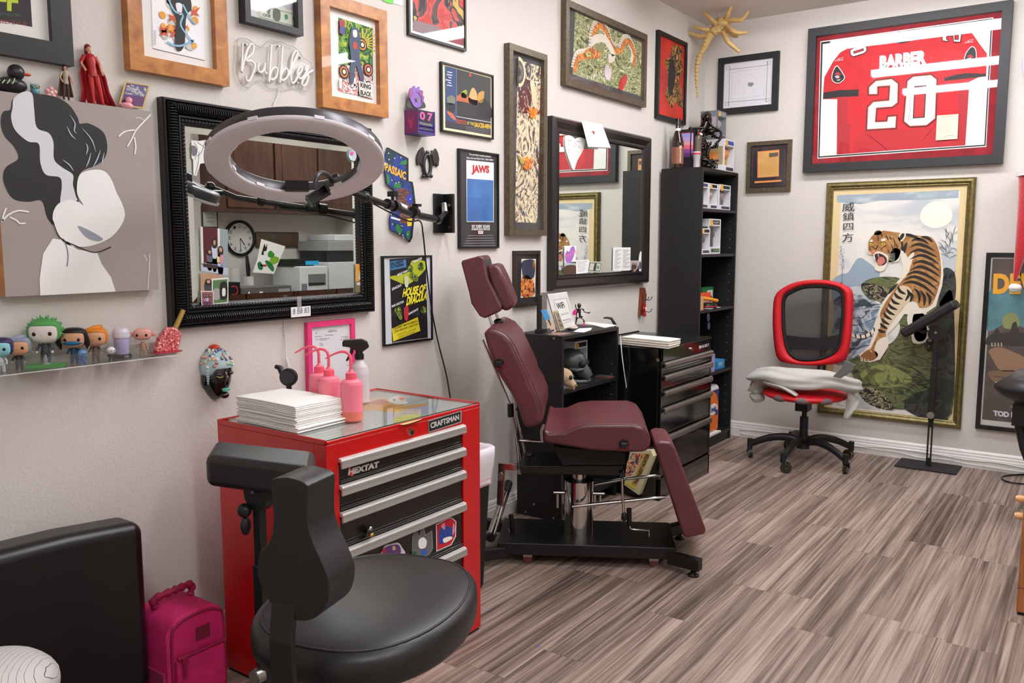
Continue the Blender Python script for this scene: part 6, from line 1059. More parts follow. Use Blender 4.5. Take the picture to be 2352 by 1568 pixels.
for k in range(7): a = (k-3)*.3; m.ell(c+RS@V((.098+.012*math.cos(a)-.006, .026*math.sin(a*1.1), -.078)), (.004, .004, .009), SG, nu=8, nv=6)
m.build('teeth', t); m = MB()
for s in (-1, 1): m.ell(c+RS@V((.07, s*.03, -.004)), (.022, .02, .019), mat('socket_dark', (14, 16, 15), .7), RS)
m.ell(c+RS@V((.096, 0, -.035)), (.012, .01, .014), mat('socket_dark')); m.build('eye_sockets', t)
t = thing('skull', 'small tan carved skull at the left end of the low shelf', 'skull', V((.26, -2.27, zt))); c = V((.245, -2.265, zt+.06)); BN = mat('tan_bone', (176, 150, 118), .8, bump=.8, bscale=70); m = MB(); m.ell(c, (.058, .042, .045), BN, RS); m.tube([c+RS@V((.03, 0, -.02)), c+RS@V((.065, 0, -.045))], [.03, .018], BN, 12); m.build('cranium', t); m = MB(); m.tube([c+RS@V((.0, 0, -.045)), c+RS@V((.065, 0, -.05))], [.02, .014], BN, 10); m.build('jaw', t); m = MB()
for s in (-1, 1): m.ell(c+RS@V((.048, s*.017, .0)), (.012, .01, .011), mat('socket_dark'), RS)
m.build('eye_sockets', t)
m = MB(); m.ell(V((.27, -2.19, zt+.006)), (.012, .03, .006), mat('gold_line')); single(m, 'gold_trinket', 'flat gold trinket beside the tan skull', 'trinket'); m = MB(); m.ell(V((.283, -2.315, zt+.014)), (.01, .012, .014), mat('blue_glass', (40, 120, 180), .2)); single(m, 'blue_trinket', 'tiny blue glass trinket under the tan skull', 'trinket')
def toybox(name, label, p, sx, sy, sz, col=(226, 226, 232), head='', foot='', fig=None, ang=0, headc=INK, win=(60, 58, 60), big=None, group=None):
    """boxed collectible with a front window on its +x face; p = base centre"""
    t = thing(name, label, 'toy box', p, group); R = rot_z(ang); P = Pl(V(p)+R@V((sx/2, 0, 0)), R@V((0, 1, 0)), (0, 0, 1)); BC = mat('carton_%d' % col[0], col, .4); m = MB()
    o = V(p)-R@V((sx/2, sy/2, 0)); oi = o+R@V((.005, .0062, 0)); m.obox(oi, R@V((sx-.0052, 0, 0)), R@V((0, sy-.0124, 0)), (0, 0, sz*.2), BC); m.obox(oi+V((0, 0, sz*.8)), R@V((sx-.0052, 0, 0)), R@V((0, sy-.0124, 0)), (0, 0, sz*.2), BC); m.obox(o, R@V((.004, 0, 0)), R@V((0, sy, 0)), (0, 0, sz), BC); m.obox(o, R@V((sx, 0, 0)), R@V((0, .006, 0)), (0, 0, sz), BC); m.obox(o+R@V((0, sy-.006, 0)), R@V((sx, 0, 0)), R@V((0, .006, 0)), (0, 0, sz), BC)
    m.rect(P, .0005, -sy*.4, sy*.4, sz*.84, sz*.96, headc); m.rect(P, .0005, -sy*.3, sy*.42, sz*.05, sz*.15, C(70, 70, 80)); m.disc(P, .001, -sy*.3, sz*.88, sy*.12, C(230, 180, 70), n=12)
    if head: m.utext(head, P, .0012, -sy*.15, sy*.3, sz*.87, sz*.93, INKW)
    if foot: m.utext(foot, P, .0012, -sy*.1, sy*.38, sz*.07, sz*.13, C(130, 220, 80))
    PS_ = Pl(o, R@V((1, 0, 0)), (0, 0, 1)); m.rect(PS_, .0006, sx*.12, sx-.01, sz*.22, sz*.78, C(*win)); m.disc(PS_, .001, sx*.5, sz*.5, sx*.22, C(*(fig or ((90, 84, 80), 0))[0]), n=14); m.build('carton', t); m = MB(); m.rect(P, -.002, -sy/2+.006, sy/2-.006, sz*.2, sz*.8, GLASS); m.build('window', t)
    m = MB(); m.pbox(P, -sy/2+.0065, sy/2-.0065, sz*.2, sz*.8, -sx+.005, -.05, C(*win)); hc, bc = fig or ((90, 84, 80), (60, 60, 60)); c = P.at(0, sz*.56, -.042); m.ell(c, (.034, sy*.26, sz*.17), mat('boxed_%d_%d_%d' % hc, hc, .4)); m.tube([P.at(0, sz*.22, -.04), P.at(0, sz*.45, -.04)], [sy*.12, sy*.1], mat('boxed_%d_%d_%d' % bc, bc, .5))
    m.build('boxed_figure', t); return t
toybox('toy_box', 'black and white toy carton standing behind the green-grey skull', V((.1, -1.93, zt)), .11, .13, .2, fig=((150, 130, 120), (60, 50, 50)))
m = MB(); m.box((.2, -1.86, zt), (.285, -1.8, zt+.006), C(120, 50, 46)); m.box((.2, -1.857, zt+.0062), (.28, -1.803, zt+.009), C(60, 60, 66)); single(m, 'booklet', 'thin red-edged booklet at the right end of the low shelf', 'booklet')
# white cord
m = MB(); PX = lambda a, b, x: PA.hit(a, b, x); m.tube(cr([PX(1425, 770, .3), PX(1428, 810, .32), PX(1433, 850, .33), PX(1440, 900, .33), PX(1441, 950, .33), PX(1440, 1000, .33)], False, 5), .0028, mat('white_cable'))
single(m, 'power_cable', 'white cord hanging between the low shelf and the black tool chest', 'cable')
# colourful game box under the shelf
q = Pl((.36, 0, 0), (0, 1, 0), (0, 0, 1)); PG = Pl((0, -1.79, 0), (1, 0, 0), (0, 0, 1)); P4 = gb([(1440, 290), (1628, 290), (1650, 345), (1518, 692), (1385, 600)]); t = thing('game_box', 'tilted cream and red illustrated box leaning against the black tool chest', 'box', PG.hit(*gb([(1518, 692)])[0], 0)); m = MB(); Q = [PG.hit(*a, 0) for a in P4]; m.solid(Q, -PG.n*.04, C(206, 200, 160)); m.build('box', t)
m = MB(); m.px(PG, .001, gb([(1462, 318), (1570, 318), (1480, 470), (1420, 560), (1395, 520), (1410, 400)]), artmat('box_art', [(0, (40, 90, 110)), (.42, (206, 60, 50)), (.5, (240, 220, 180)), (.55, (226, 160, 50)), (.6, (70, 130, 150))], 45, 1, 2)); m.px(PG, .0015, gb([(1570, 318), (1625, 318), (1500, 590), (1475, 620), (1450, 590)]), C(200, 160, 80)); m.ptext('THE FINEST HUNTER', PG, .0022, *gb([(1500, 600), (1618, 330), (1470, 585)]), C(60, 30, 24), bold=.03)
m.px(PG, .0015, gb([(1400, 560), (1490, 620), (1480, 640), (1392, 585)]), C(226, 200, 60)); m.build('box_print', t)

# ================================================================ black tool chest
hx, hy0, hy1, hz = .535, -1.745, -1.06, .825; PH = Pl((hx, 0, 0), (0, 1, 0), (0, 0, 1)); gk = lambda L: cv(1400, 720, .2551, L)
HB = mat('glossy_black_enamel', (13, 12, 13), .14, coat=.5); hc = thing('tool_chest', 'black five-drawer tool chest with steel handles in front of the bookcase', 'tool chest', ((hx+.05)/2, (hy0+hy1)/2, 0))
m = MB(); m.box((.05, hy0, .0), (hx-.02, hy1, hz-.006), HB); m.box((hx-.02, hy0, 0), (hx, hy0+.02, hz-.006), HB); m.box((hx-.02, hy1-.02, 0), (hx, hy1, hz-.006), HB); m.box((hx-.02, hy0, 0), (hx, hy1, .12), HB); vt = PH.uv(*gk([(905, 330)])[0])[1]; m.box((hx-.02, hy0, vt+.002), (hx, hy1, hz-.006), HB)
for a, b in ((438, 418), (437, 513)): q = Pl((0, hy0, 0), (1, 0, 0), (0, 0, 1)).hit(*gk([(a, b)])[0]); m.cyl(q, q+V((0, -.005, 0)), .01, CHROME)
m.build('cabinet_body', hc, bevel=.003); m = MB(); m.box((.055, hy0+.005, hz-.0055), (hx-.004, hy1-.005, hz), mat('green_black_mat', (20, 30, 26), .2)); m.build('top_mat', hc)
m = MB(); m.box((.05, hy0, hz-.006), (.055, hy1, hz+.006), HB); m.build('top_rail', hc)
tp = [PH.uv(*gk([(x, y)])[0])[1] for x, y in ((908, 330), (908, 432), (896, 562), (892, 698), (885, 935))]; bt = tp[1:]+[.125]; l2, r2 = hy0+.022, hy1-.022
for a, b in zip(tp, bt):
    m = MB(); m.box((hx-.018, l2, b+.006), (hx-.003, r2, a-.001), HB); m.tube([(hx-.004, l2, b+.016), (hx-.004, r2, b+.016)], .004, HB, 8); o = m.build('drawer', hc, bevel=.002)
    m = MB(); m.prism([V((hx-.003+x, l2-.004, a+z)) for x, z in [(0, 0), (.008, .001), (.018, -.004), (.022, -.014), (.02, -.028), (.014, -.034), (.012, -.03), (.012, -.012), (0, -.01)]], (0, r2-l2+.008, 0), STEEL, sm=True); m.build('handle', o)
q = PH.hit(*gk([(733, 320)])[0]); m = MB(); m.cyl(q, q+V((.008, 0, 0)), .011, CHROME); m.build('lock', hc); m = MB(); m.ptext('HUSKY', PH, .001, *gk([(828, 312), (898, 292), (828, 285)]), C(190, 186, 190), bold=.04); m.px(PH, .001, gk([(803, 300), (812, 285), (825, 288), (828, 305), (812, 320)]), C(190, 186, 190)); m.build('name_lettering', hc)
P0 = ZP(*gk([(530, 318)])[0], hz+.001); a = ZP(*gk([(102, 275)])[0], hz+.001)-P0; b = ZP(*gk([(634, 290)])[0], hz+.001)-P0; z = hz+.0005
for k in range(7): towel('paper_towel', 'topmost cream paper towel of the stack on the black chest' if k == 6 else 'cream paper towel lower in the stack on the black chest', P0, a, b, z, .0056, TOW2, 50+k, None if k == 6 else 'lower cream paper towels on the black chest', sag=.001*k/6, curl=.001); z += .0058

# ================================================================ bookcase in the corner
bx0, bx1, by0, by1, bh = .018, .3, -.712, -.1, 1.845; bc = thing('bookcase', 'tall narrow black bookcase in the corner of the room', 'bookcase', ((bx0+bx1)/2, (by0+by1)/2, 0)); PK_ = Pl((bx1, 0, 0), (0, 1, 0), (0, 0, 1))
m = MB(); m.box((bx0, by0, 0), (bx1, by0+.018, bh), LAM); m.build('side_panel', bc); m = MB(); m.box((bx0, by1-.018, 0), (bx1, by1, bh), LAM)
for k in range(26): m.cyl((bx1-.04, by1-.0181, .2+k*.06), (bx1-.04, by1-.0186, .2+k*.06), .0025, mat('pin_brass'), n=8)
m.build('side_panel', bc); m = MB(); m.box((bx0, by0+.018, bh-.018), (bx1, by1-.018, bh), LAM); m.build('top_panel', bc); m = MB(); m.box((bx0, by0+.018, .02), (bx0+.006, by1-.018, bh-.018), LAM); m.build('back_panel', bc)
zs = [PK_.uv(1694, y)[1] for y in (482, 577, 706)]+[PK_.uv(1680, 842)[1]]
zs = [1.49, 1.165, .845, .51]; zs = [PK_.uv(1691, 484)[1], PK_.uv(1688, 582)[1], PK_.uv(1683, 702)[1], PK_.uv(1678, 843)[1], .075]
for z in zs: m = MB(); m.box((bx0+.006, by0+.018, z-.018), (bx1-.002, by1-.018, z), LAM); m.build('shelf_board', bc)
m = MB(); m.box((bx1-.02, by0+.018, .0), (bx1-.008, by1-.018, .057), LAM); m.build('kick_board', bc)
# boxed toys on the shelves
z = zs[0]
toybox('toy_box', 'white windowed toy carton, leftmost on the top bookcase shelf', V((.2, -.61, z)), .14, .14, .165, fig=((120, 180, 90), (190, 180, 176)), headc=C(70, 66, 120), win=(96, 92, 90))
toybox('toy_box', 'white windowed toy carton between two others on the top bookcase shelf', V((.2, -.455, z)), .14, .14, .165, fig=((196, 170, 150), (120, 110, 110)), win=(90, 84, 80))
toybox('toy_box', 'white windowed toy carton with spiky pale figure, rightmost on the top bookcase shelf', V((.2, -.255, z)), .14, .2, .168, fig=((150, 140, 132), (90, 84, 80)), headc=C(40, 60, 50), win=(56, 56, 58))
z = zs[1]; toybox('toy_box', 'smaller toy carton with a curved window on the second bookcase shelf', V((.235, -.6, z)), .1, .14, .165, fig=((90, 80, 80), (80, 70, 70)), win=(100, 92, 96)); toybox('toy_box', 'large toy carton headed ALIEN with a black figure on the second shelf', V((.19, -.4, z)), .15, .2, .23, head='ALIEN', foot='XENOMORPH', fig=((44, 42, 44), (30, 30, 32)), win=(84, 84, 86))
z = zs[2]; gm = lambda L: cv(1590, 640, .2361, L)
def lowb(label, a, b, mt, name, cat, txt=None, ang=0): m = MB(); m.box(a, b, mt); txt and txt(m); return single(m, name, label, cat, bevel=.002)
lowb('upright green and red snack box on the third bookcase shelf', (.12, -.36, z), (.17, -.16, z+.13), C(30, 120, 60), 'carton', 'box', lambda m: (m.rect(Pl((.17, 0, 0), (0, 1, 0), (0, 0, 1)), .0012, -.28, -.18, z+.02, z+.11, C(236, 226, 226)), m.disc(Pl((.17, 0, 0), (0, 1, 0), (0, 0, 1)), .002, -.21, z+.05, .022, C(190, 40, 60))))
lowb('orange carton lying on the third bookcase shelf', (.18, -.56, z), (.22, -.33, z+.1), C(224, 84, 36), 'carton', 'box', lambda m: m.utext('Duracell', Pl((.2205, 0, 0), (0, 1, 0), (0, 0, 1)), .001, -.47, -.36, z+.03, z+.07, C(240, 230, 220), bold=.03))
m = MB(); m.tube([(.25, -.56, z+.075), (.26, -.32, z+.045)], .012, C(240, 160, 30), 10); single(m, 'marker_tube', 'yellow tube leaning across the orange carton', 'tube'); m = MB(); m.lathe([(0, 0), (.06, 0), (.065, .012), (.06, .03), (.04, .036), (0, .037)], (.235, -.42, z+.0005), BLACK); m.lathe([(.0655, .01), (.0655, .016)], (.235, -.42, z), C(190, 40, 40)); single(m, 'tape_measure', 'round black case with a red band on the third shelf', 'case')
lowb('tan wooden block at the left end of the third shelf', (.24, -.69, z), (.29, -.62, z+.09), C(206, 160, 110), 'wooden_block', 'block'); lowb('white paper slip at the front of the third shelf', (.24, -.5, z+.0002), (.29, -.32, z+.002), WHITE, 'paper_slip', 'paper')
m = MB(); GLs = mat('blue_spectacle', (70, 90, 120), .15, alpha=.6)
for v in (.03, .085): cc0 = V((bx1+.004, -.575+v*.2, z-.02-v)); m.tube([cc0+V((0, .02*math.cos(a), .024*math.sin(a))) for a in [k*math.pi/8 for k in range(16)]], .003, mat('navy_rim', (40, 52, 76), .3), 6, closed=True); m.add([cc0+V((0, .019*math.cos(a), .023*math.sin(a))) for a in [k*math.pi/8 for k in range(16)]], [tuple(range(16))], GLs)
m.tube([V((bx1+.004, -.57, z-.005)), V((bx1-.03, -.56, z+.003)), V((bx1-.1, -.55, z+.003))], .0018, mat('navy_rim')); m.tube([V((bx1+.004, -.57, z-.005)), V((bx1+.004, -.57, z-.03))], .0018, mat('navy_rim')); single(m, 'eyeglasses', 'blue-rimmed glasses hooked over the third bookcase shelf', 'glasses')
z = zs[3]; lowb('lilac carton on the fourth bookcase shelf', (.22, -.48, z), (.285, -.385, z+.12), C(160, 150, 196), 'carton', 'box'); lowb('small sky blue carton on the fourth bookcase shelf', (.2, -.3, z), (.27, -.17, z+.06), C(50, 140, 200), 'carton', 'box', lambda m: (m.rect(Pl((.27, 0, 0), (0, 1, 0), (0, 0, 1)), .0012, -.29, -.21, z+.012, z+.05, C(90, 170, 214)), m.utext('BAND', Pl((.27, 0, 0), (0, 1, 0), (0, 0, 1)), .002, -.28, -.22, z+.03, z+.045, INKW)))
m = MB(); m.lathe([(0, 0), (.028, 0), (.028, .1), (.012, .12), (.012, .14), (0, .14)], (.19, -.44, z+.0005), mat('milky_plastic', (206, 206, 210), .4), mats=[mat('milky_plastic')]*2+[mat('milky_plastic')]*3); m.lathe([(.0285, .04), (.0285, .06)], (.19, -.44, z), C(196, 50, 40)); single(m, 'plastic_bottle', 'milky plastic bottle behind the lilac carton', 'bottle')
z = zs[4]; t = thing('towel_roll_pack', 'orange and blue pack of paper towel rolls on the bottom bookcase shelf', 'pack', (.2, -.37, z)); m = MB(); m.box((.1, -.5, z), (.27, -.24, z+.33), mat('pack_film', (226, 228, 232), .25)); m.build('wrapped_rolls', t, bevel=.03, seg=4); Pq = Pl((.2708, 0, 0), (0, 1, 0), (0, 0, 1)); m = MB(); m.rect(Pq, .0005, -.48, -.27, z+.02, z+.3, C(232, 110, 26)); m.add([Pq.at(-.27, z+.3, .001), Pq.at(-.27, z+.2, .001), Pq.at(-.31, z+.27, .001), Pq.at(-.38, z+.3, .001)], [(3, 2, 1, 0)], C(30, 60, 130)); m.disc(Pq, .0014, -.36, z+.17, .075, INKW, .04); m.disc(Pq, .0018, -.3, z+.14, .024, C(30, 60, 130), .02); m.utext('Towels', Pq, .002, -.43, -.31, z+.15, z+.195, C(30, 60, 140), bold=.04); m.build('pack_print', t); m = MB(); rock(m, V((.2, -.3, z+.335)), (.03, .05, .02), panemat('crinkled_film', (.9, .92, .95), 1.3, .1, .1), 4, .3); m.build('film_knot', t)
m = MB(); m.solid([V((.2, -.52, z+.0005)), V((.3, -.52, z+.0005)), V((.3, -.28, z+.0005)), V((.24, -.3, z+.0005))], (0, 0, .012), WHITE); single(m, 'paper_sheet', 'white papers at the front of the bottom bookcase shelf', 'paper')
# on top of the bookcase
gt4 = lambda L: cv(1500, 230, .2104, L); z = bh
q = V((.1, -.655, z)); t = thing('beer_bottle', 'brown glass bottle with a bronze label on top of the bookcase', 'bottle', q); BG_ = mat('brown_glass', (40, 20, 12), .08, coat=.5); s = .36/.28; m = MB(); m.lathe([(0, 0), (.037, 0), (.04, .006), (.04, .165), (.032, .195), (.018, .24), (.0145, .27), (.0145, .3), (.016, .302), (.016, .315), (.012, .318), (0, .318)], q, BG_, 28); m.build('glass_body', t); m = MB(); LBL = mat('bronze_label', (140, 92, 74), .5, .2); m.lathe([(.0405, .03), (.0405, .135)], q, LBL, 28); d = V((.78, -.62, 0)); PLb = Pl(q+d*.0412, V((.62, .78, 0)), (0, 0, 1)); m.utext('ARROGANT', Pl(q+d*.0412, V((0, 0, 1)), V((-.62, -.78, 0))), .0006, .035, .13, -.006, .006, C(226, 206, 176), bold=.03); m.disc(PLb, .0006, 0, .135, .01, C(206, 170, 140)); m.build('label', t); m = MB(); m.lathe([(.019, .232), (.0165, .255)], q, WHITE); m.build('neck_foil', t)
q = V((.11, -.53, z)); t = thing('gift_box', 'black box with lilac and orange sunset panels beside the beer bottle', 'box', q); m = MB(); SUN = mat('sunset', (196, 150, 210), .4); m.box(q+V((-.05, -.055, 0)), q+V((.05, .075, .255)), C(28, 24, 30)); m.build('carton', t); PQ = Pl(q+V((.05, 0, 0)), (0, 1, 0), (0, 0, 1)); PQ2 = Pl(q+V((0, -.055, 0)), (1, 0, 0), (0, 0, 1)); m = MB()
for Pq, a, b in ((PQ, -.05, -.02), (PQ, .04, .07), (PQ2, -.045, .045)):
    for k, cc in enumerate((C(96, 60, 120), C(150, 80, 150), C(236, 110, 130), C(230, 160, 170), C(190, 160, 216), C(160, 156, 220))): m.rect(Pq, .0008, a, b, .08+k*.025, .105+k*.025, cc)
    m.rect(Pq, .0008, a, b, .23, .234, C(206, 60, 60))
m.build('sunset_panels', t)
q = V((.2, -.58, z)); m = MB(); m.lathe([(0, 0), (.022, 0), (.02, .05), (.026, .095), (.024, .11), (0, .112)], q, mat('clear_tumbler', (196, 190, 196), .15, alpha=.8)); m.lathe([(.0262, .09), (.0265, .1)], q, C(200, 50, 60)); single(m, 'shot_glass', 'pale tumbler with a red band in front of the sunset box', 'glass')
q = V((.17, -.5, z)); t = thing('glass_decanter', 'narrow glass vial with black stopper and red and white tag', 'bottle', q); m = MB(); m.lathe([(0, 0), (.026, 0), (.026, .2), (.02, .22), (.012, .225)], q, mat('smoke_vial', (116, 102, 90), .15, alpha=.75)); m.build('glass_body', t); m = MB(); m.lathe([(.014, .222), (.014, .24), (.018, .242), (.018, .262), (0, .264)], q, BLACK); m.build('stopper', t); m = MB(); m.box(q+V((.015, -.03, .225)), q+V((.019, -.012, .24)), C(206, 30, 40)); m.box(q+V((.015, -.012, .225)), q+V((.019, .035, .238)), WHITE); m.build('tag', t)
# dark metal sculpture : tangled claws and tubes
q = V((.21, -.42, z)); t = thing('metal_sculpture', 'gunmetal sculpture of tangled claws, ribs and tubes on top of the bookcase', 'sculpture', q); sg = Pl(q, (.815, .58, 0), (0, 0, 1)); DM = mat('dark_pewter', (58, 54, 50), .2, .95); gz4 = lambda L, h=0: [sg.hit(*a, h) for a in gt4(L)]
m = MB(); m.tube(cr(gz4([(560, 735), (540, 640), (560, 540), (520, 440), (500, 380), (560, 300), (590, 220), (570, 180)]), False, 5), [.03, .036, .04, .04, .036, .03, .028, .03, .04, .05, .055, .05, .048, .045, .042, .036, .03, .026, .024, .022, .02, .018, .017, .016, .016, .016, .015, .015, .014, .014, .012, .012, .012, .012, .012, .012][:36] if False else .032, DM, 10); m.build('core', t)
m = MB(); R = random.Random(11)
for k in range(64):
    x = R.uniform(410, 660); y = R.uniform(330, 720); a = R.uniform(0, 6.3); l = R.uniform(40, 110); cx, cy = R.uniform(-40, 40), R.uniform(-40, 40); m.tube(cr(gz4([(x, y), (x+l*.5*math.cos(a)+cx, y+l*.5*math.sin(a)+cy), (x+l*math.cos(a), min(735, y+l*math.sin(a)))], R.uniform(-.04, .05)), False, 4), R.uniform(.004, .011), DM, 7)
for k in range(7): c0 = gz4([(572, 540+k*17)], .02)[0]; m.tube([c0+(sg.r*math.cos(b)+sg.n*math.sin(b))*(.016+.002*k) for b in [i*.7 for i in range(9)]], .003, DM, 5, closed=True)
m.build('tangled_tubes', t)
m = MB()
for L in ([(555, 300), (470, 305), (400, 320), (385, 345)], [(600, 230), (650, 290), (690, 310), (740, 350), (735, 420), (680, 480)], [(470, 370), (460, 440), (480, 520), (460, 560)], [(380, 560), (430, 600), (480, 620)], [(500, 590), (560, 640), (640, 700), (680, 745)], [(430, 480), (400, 500), (372, 555)]): m.tube(cr(gz4(L, .03), False, 4), [.009]*1 and .008, DM, 8)
for k in range(5): m.tube(cr(gz4([(610, 660), (640+k*14, 690), (600+k*24, 745)], .04), False, 3), .004, DM, 6)
for k in range(4): m.tube(gz4([(410, 325), (385-4*k, 330+8*k), (380+k*6, 352+6*k)], .03), [.004, .003, .001], DM, 6)
m.build('claws', t); m = MB()
for a, r in (((470, 600), (.02, .02, .03)), ((630, 345), (.028, .024, .022)), ((600, 720), (.03, .03, .018)), ((450, 700), (.03, .03, .02)), ((530, 500), (.02, .02, .014)), ((590, 190), (.02, .02, .024))): m.ell(gz4([a], .03)[0], r, DM)
m.build('smooth_lobes', t); m = MB(); m.solid(cr(gz4([(530, 160), (600, 120), (640, 160), (600, 200), (540, 200)], .01), True, 3), -sg.n*.03, DM); m.build('crest', t, bevel=.006)
# cartons at the right of the top
toybox('toy_box', 'open-framed white toy carton on top of the bookcase with orange shapes inside', V((.2, -.21, z)), .15, .18, .215, fig=((230, 150, 80), (190, 150, 40)), headc=C(50, 80, 160), win=(170, 150, 110))
toybox('toy_box', 'grey windowed toy carton stacked highest on the bookcase', V((.16, -.22, z+.2155)), .12, .15, .19, col=(120, 122, 132), fig=((160, 150, 150), (140, 130, 150)), headc=C(150, 150, 160), win=(170, 168, 170))
# ================================================================ back wall pictures
g = lambda L: cv(1820, 0, .2679, L)
f = Frame('jersey_frame', PB, ((1854, 68), (2328, -3), (2302, 373), (1845.5, 397)), 'black frame holding a signed red football jersey numbered 20', 'framed jersey', w=.052, d=.05, fm=mat('frame_charcoal', (38, 38, 41), .5), back=mat('red_suede', (150, 24, 38), .85, var=.2, vscale=14), hp=.02, gl=panemat('pane_thick', ior=1.52))
f.px(g([(240, 355), (1722, 148), (1662, 1258), (215, 1360)]), INKW); f.lift(); f.px(g([(246, 362), (1716, 157), (1656, 1250), (221, 1352)]), INK); f.lift(); f.px(g([(260, 378), (1704, 176), (1645, 1240), (233, 1340)]), C(232, 232, 230)); f.lift()
JR = mat('jersey_red', (206, 32, 44), .7, bump=.3, bscale=500, var=.08, vscale=10); JD = C(178, 24, 36)
jer = [(262, 850), (266, 760), (275, 660), (350, 525), (412, 448), (500, 400), (640, 355), (790, 330), (850, 362), (930, 374), (1020, 352), (1100, 292), (1270, 280), (1535, 275), (1600, 370), (1668, 460), (1662, 632), (1518, 700), (1500, 980), (1482, 1245), (900, 1285), (380, 1325), (385, 850)]
f.px(g(jer), JR); f.lift()
f.px(g([(262, 850), (266, 792), (400, 772), (570, 766), (566, 825), (400, 832)]), INK); f.px(g([(1300, 694), (1305, 668), (1400, 640), (1500, 627), (1662, 632), (1660, 655)]), INK); f.px(g([(790, 330), (850, 318), (930, 328), (1040, 312), (1100, 292), (1060, 330), (1000, 360), (930, 374), (850, 362)]), INK)
f.px(g([(390, 840), (470, 838), (470, 1060), (500, 1060), (490, 1310), (380, 1322)]), JD); f.px(g([(1420, 720), (1516, 712), (1482, 1243), (1425, 1245)]), JD); f.px(g([(590, 1120), (1200, 1098), (1425, 1100), (1425, 1246), (900, 1284), (500, 1316)]), C(190, 26, 40))
for L in ([(590, 650), (580, 480), (700, 465), (900, 430), (1100, 405), (1330, 400), (1330, 590), (1000, 622), (600, 655)], [(430, 460), (480, 560), (520, 680), (570, 766)], [(1520, 330), (1400, 450), (1330, 560), (1300, 690)], [(460, 540), (560, 560)], [(500, 500), (590, 520)], [(520, 610), (590, 600)], [(530, 640), (600, 625)], [(640, 1150), (760, 1240), (820, 1290)], [(1300, 960), (1200, 1100), (1120, 1200)]): f.ln(g(L), .003, JD, False)
f.lift()
def num(o, holes=()):
    f.px(g(o), C(60, 30, 26)); f.lift(); f.px(g(inset(o, 9)), C(226, 84, 50)); f.lift(); f.px(g(inset(o, 15)), INKW); f.lift()
    for h in holes: f.px(g(h), C(60, 30, 26)); f.lift(); f.px(g(inset(h, 9)), C(190, 28, 40)); f.lift()
num([(645, 742), (710, 682), (855, 664), (917, 712), (912, 885), (860, 926), (730, 936), (722, 1034), (803, 1030), (810, 990), (903, 982), (895, 1106), (627, 1122), (637, 914), (688, 862), (818, 850), (825, 746), (740, 752), (740, 818), (645, 820)])
num([(975, 690), (1030, 645), (1190, 630), (1248, 675), (1235, 1020), (1155, 1085), (1005, 1093), (945, 1045)], [[(1045, 738), (1150, 730), (1135, 1008), (1032, 1016)]])
f.tx('BARBER', *g([(745, 598), (1150, 550), (748, 478)]), INKW, bold=.07)
def small(o, h=None):
    f.px(g(o), C(70, 20, 24)); f.lift(); f.px(g(inset(o, 7)), INKW); f.lift()
    if h: f.px(g(h), C(70, 20, 24)); f.lift(); f.px(g(inset(h, 6)), C(190, 28, 40)); f.lift()
small([(490, 430), (520, 410), (612, 385), (640, 402), (640, 440), (612, 462), (520, 490), (495, 470)], [(520, 440), (612, 412), (612, 435), (525, 462)])
small([(1280, 320), (1300, 282), (1395, 278), (1395, 335), (1420, 335), (1420, 282), (1455, 280), (1442, 364), (1380, 362), (1375, 310), (1325, 312), (1325, 335), (1340, 340), (1335, 360), (1285, 350)])
for o, ins in (([(335, 660), (350, 600), (380, 560), (410, 590), (430, 620), (452, 665), (425, 700), (395, 716), (350, 702)], [(350, 650), (365, 605), (395, 590), (420, 640), (430, 665), (400, 690), (365, 690)]), ([(1465, 550), (1480, 470), (1510, 420), (1540, 396), (1570, 415), (1580, 470), (1570, 530), (1525, 574), (1480, 568)], [(1485, 530), (1500, 465), (1540, 425), (1562, 470), (1550, 530), (1510, 560)])):
    f.px(g(o), INKW, True); f.lift(); f.px(g(inset(o, 6)), C(24, 22, 26), True); f.lift(); cx = sum(a for a, b in ins)/len(ins); cy = sum(b for a, b in ins)/len(ins)
    f.px(g([(cx-30, cy-15), (cx, cy-30), (cx+30, cy-10), (cx+10, cy)]), C(190, 28, 40)); f.px(g([(cx-25, cy+5), (cx+5, cy), (cx+15, cy+18), (cx-10, cy+24)]), C(190, 190, 190), True); f.px(g([(cx-15, cy+38), (cx+25, cy+32), (cx+10, cy+44)]), INKW)
for x, y in ((362, 500), (1475, 345)):
    f.ln(g([(x, y+26), (x+35, y+2), (x+78, y-8), (x+60, y+12), (x+20, y+24)]), .0022, INKW); f.ln(g([(x+30, y+10), (x+75, y+16)]), .0022, INKW)
f.px(g([(1240, 990), (1424, 977), (1415, 1190), (1229, 1203)]), C(232, 230, 196)); f.lift()
f.tx('Ronde Barber', *g([(1285, 1006), (1380, 999), (1285, 992)]), C(110, 110, 100))
for k in range(9): f.ln(g([(1256, 1030+k*14), (1370-12*(k % 3), 1022+k*14)]), .0014, C(150, 160, 160))
f.ln(g([(1300, 1180), (1340, 1160), (1385, 1165)]), .002, C(110, 130, 160), True)
f.ln(g([(1000, 1040), (1000, 980), (1012, 930), (1000, 880), (1015, 830)]), .0018, C(90, 90, 100), True); f.done('jersey')
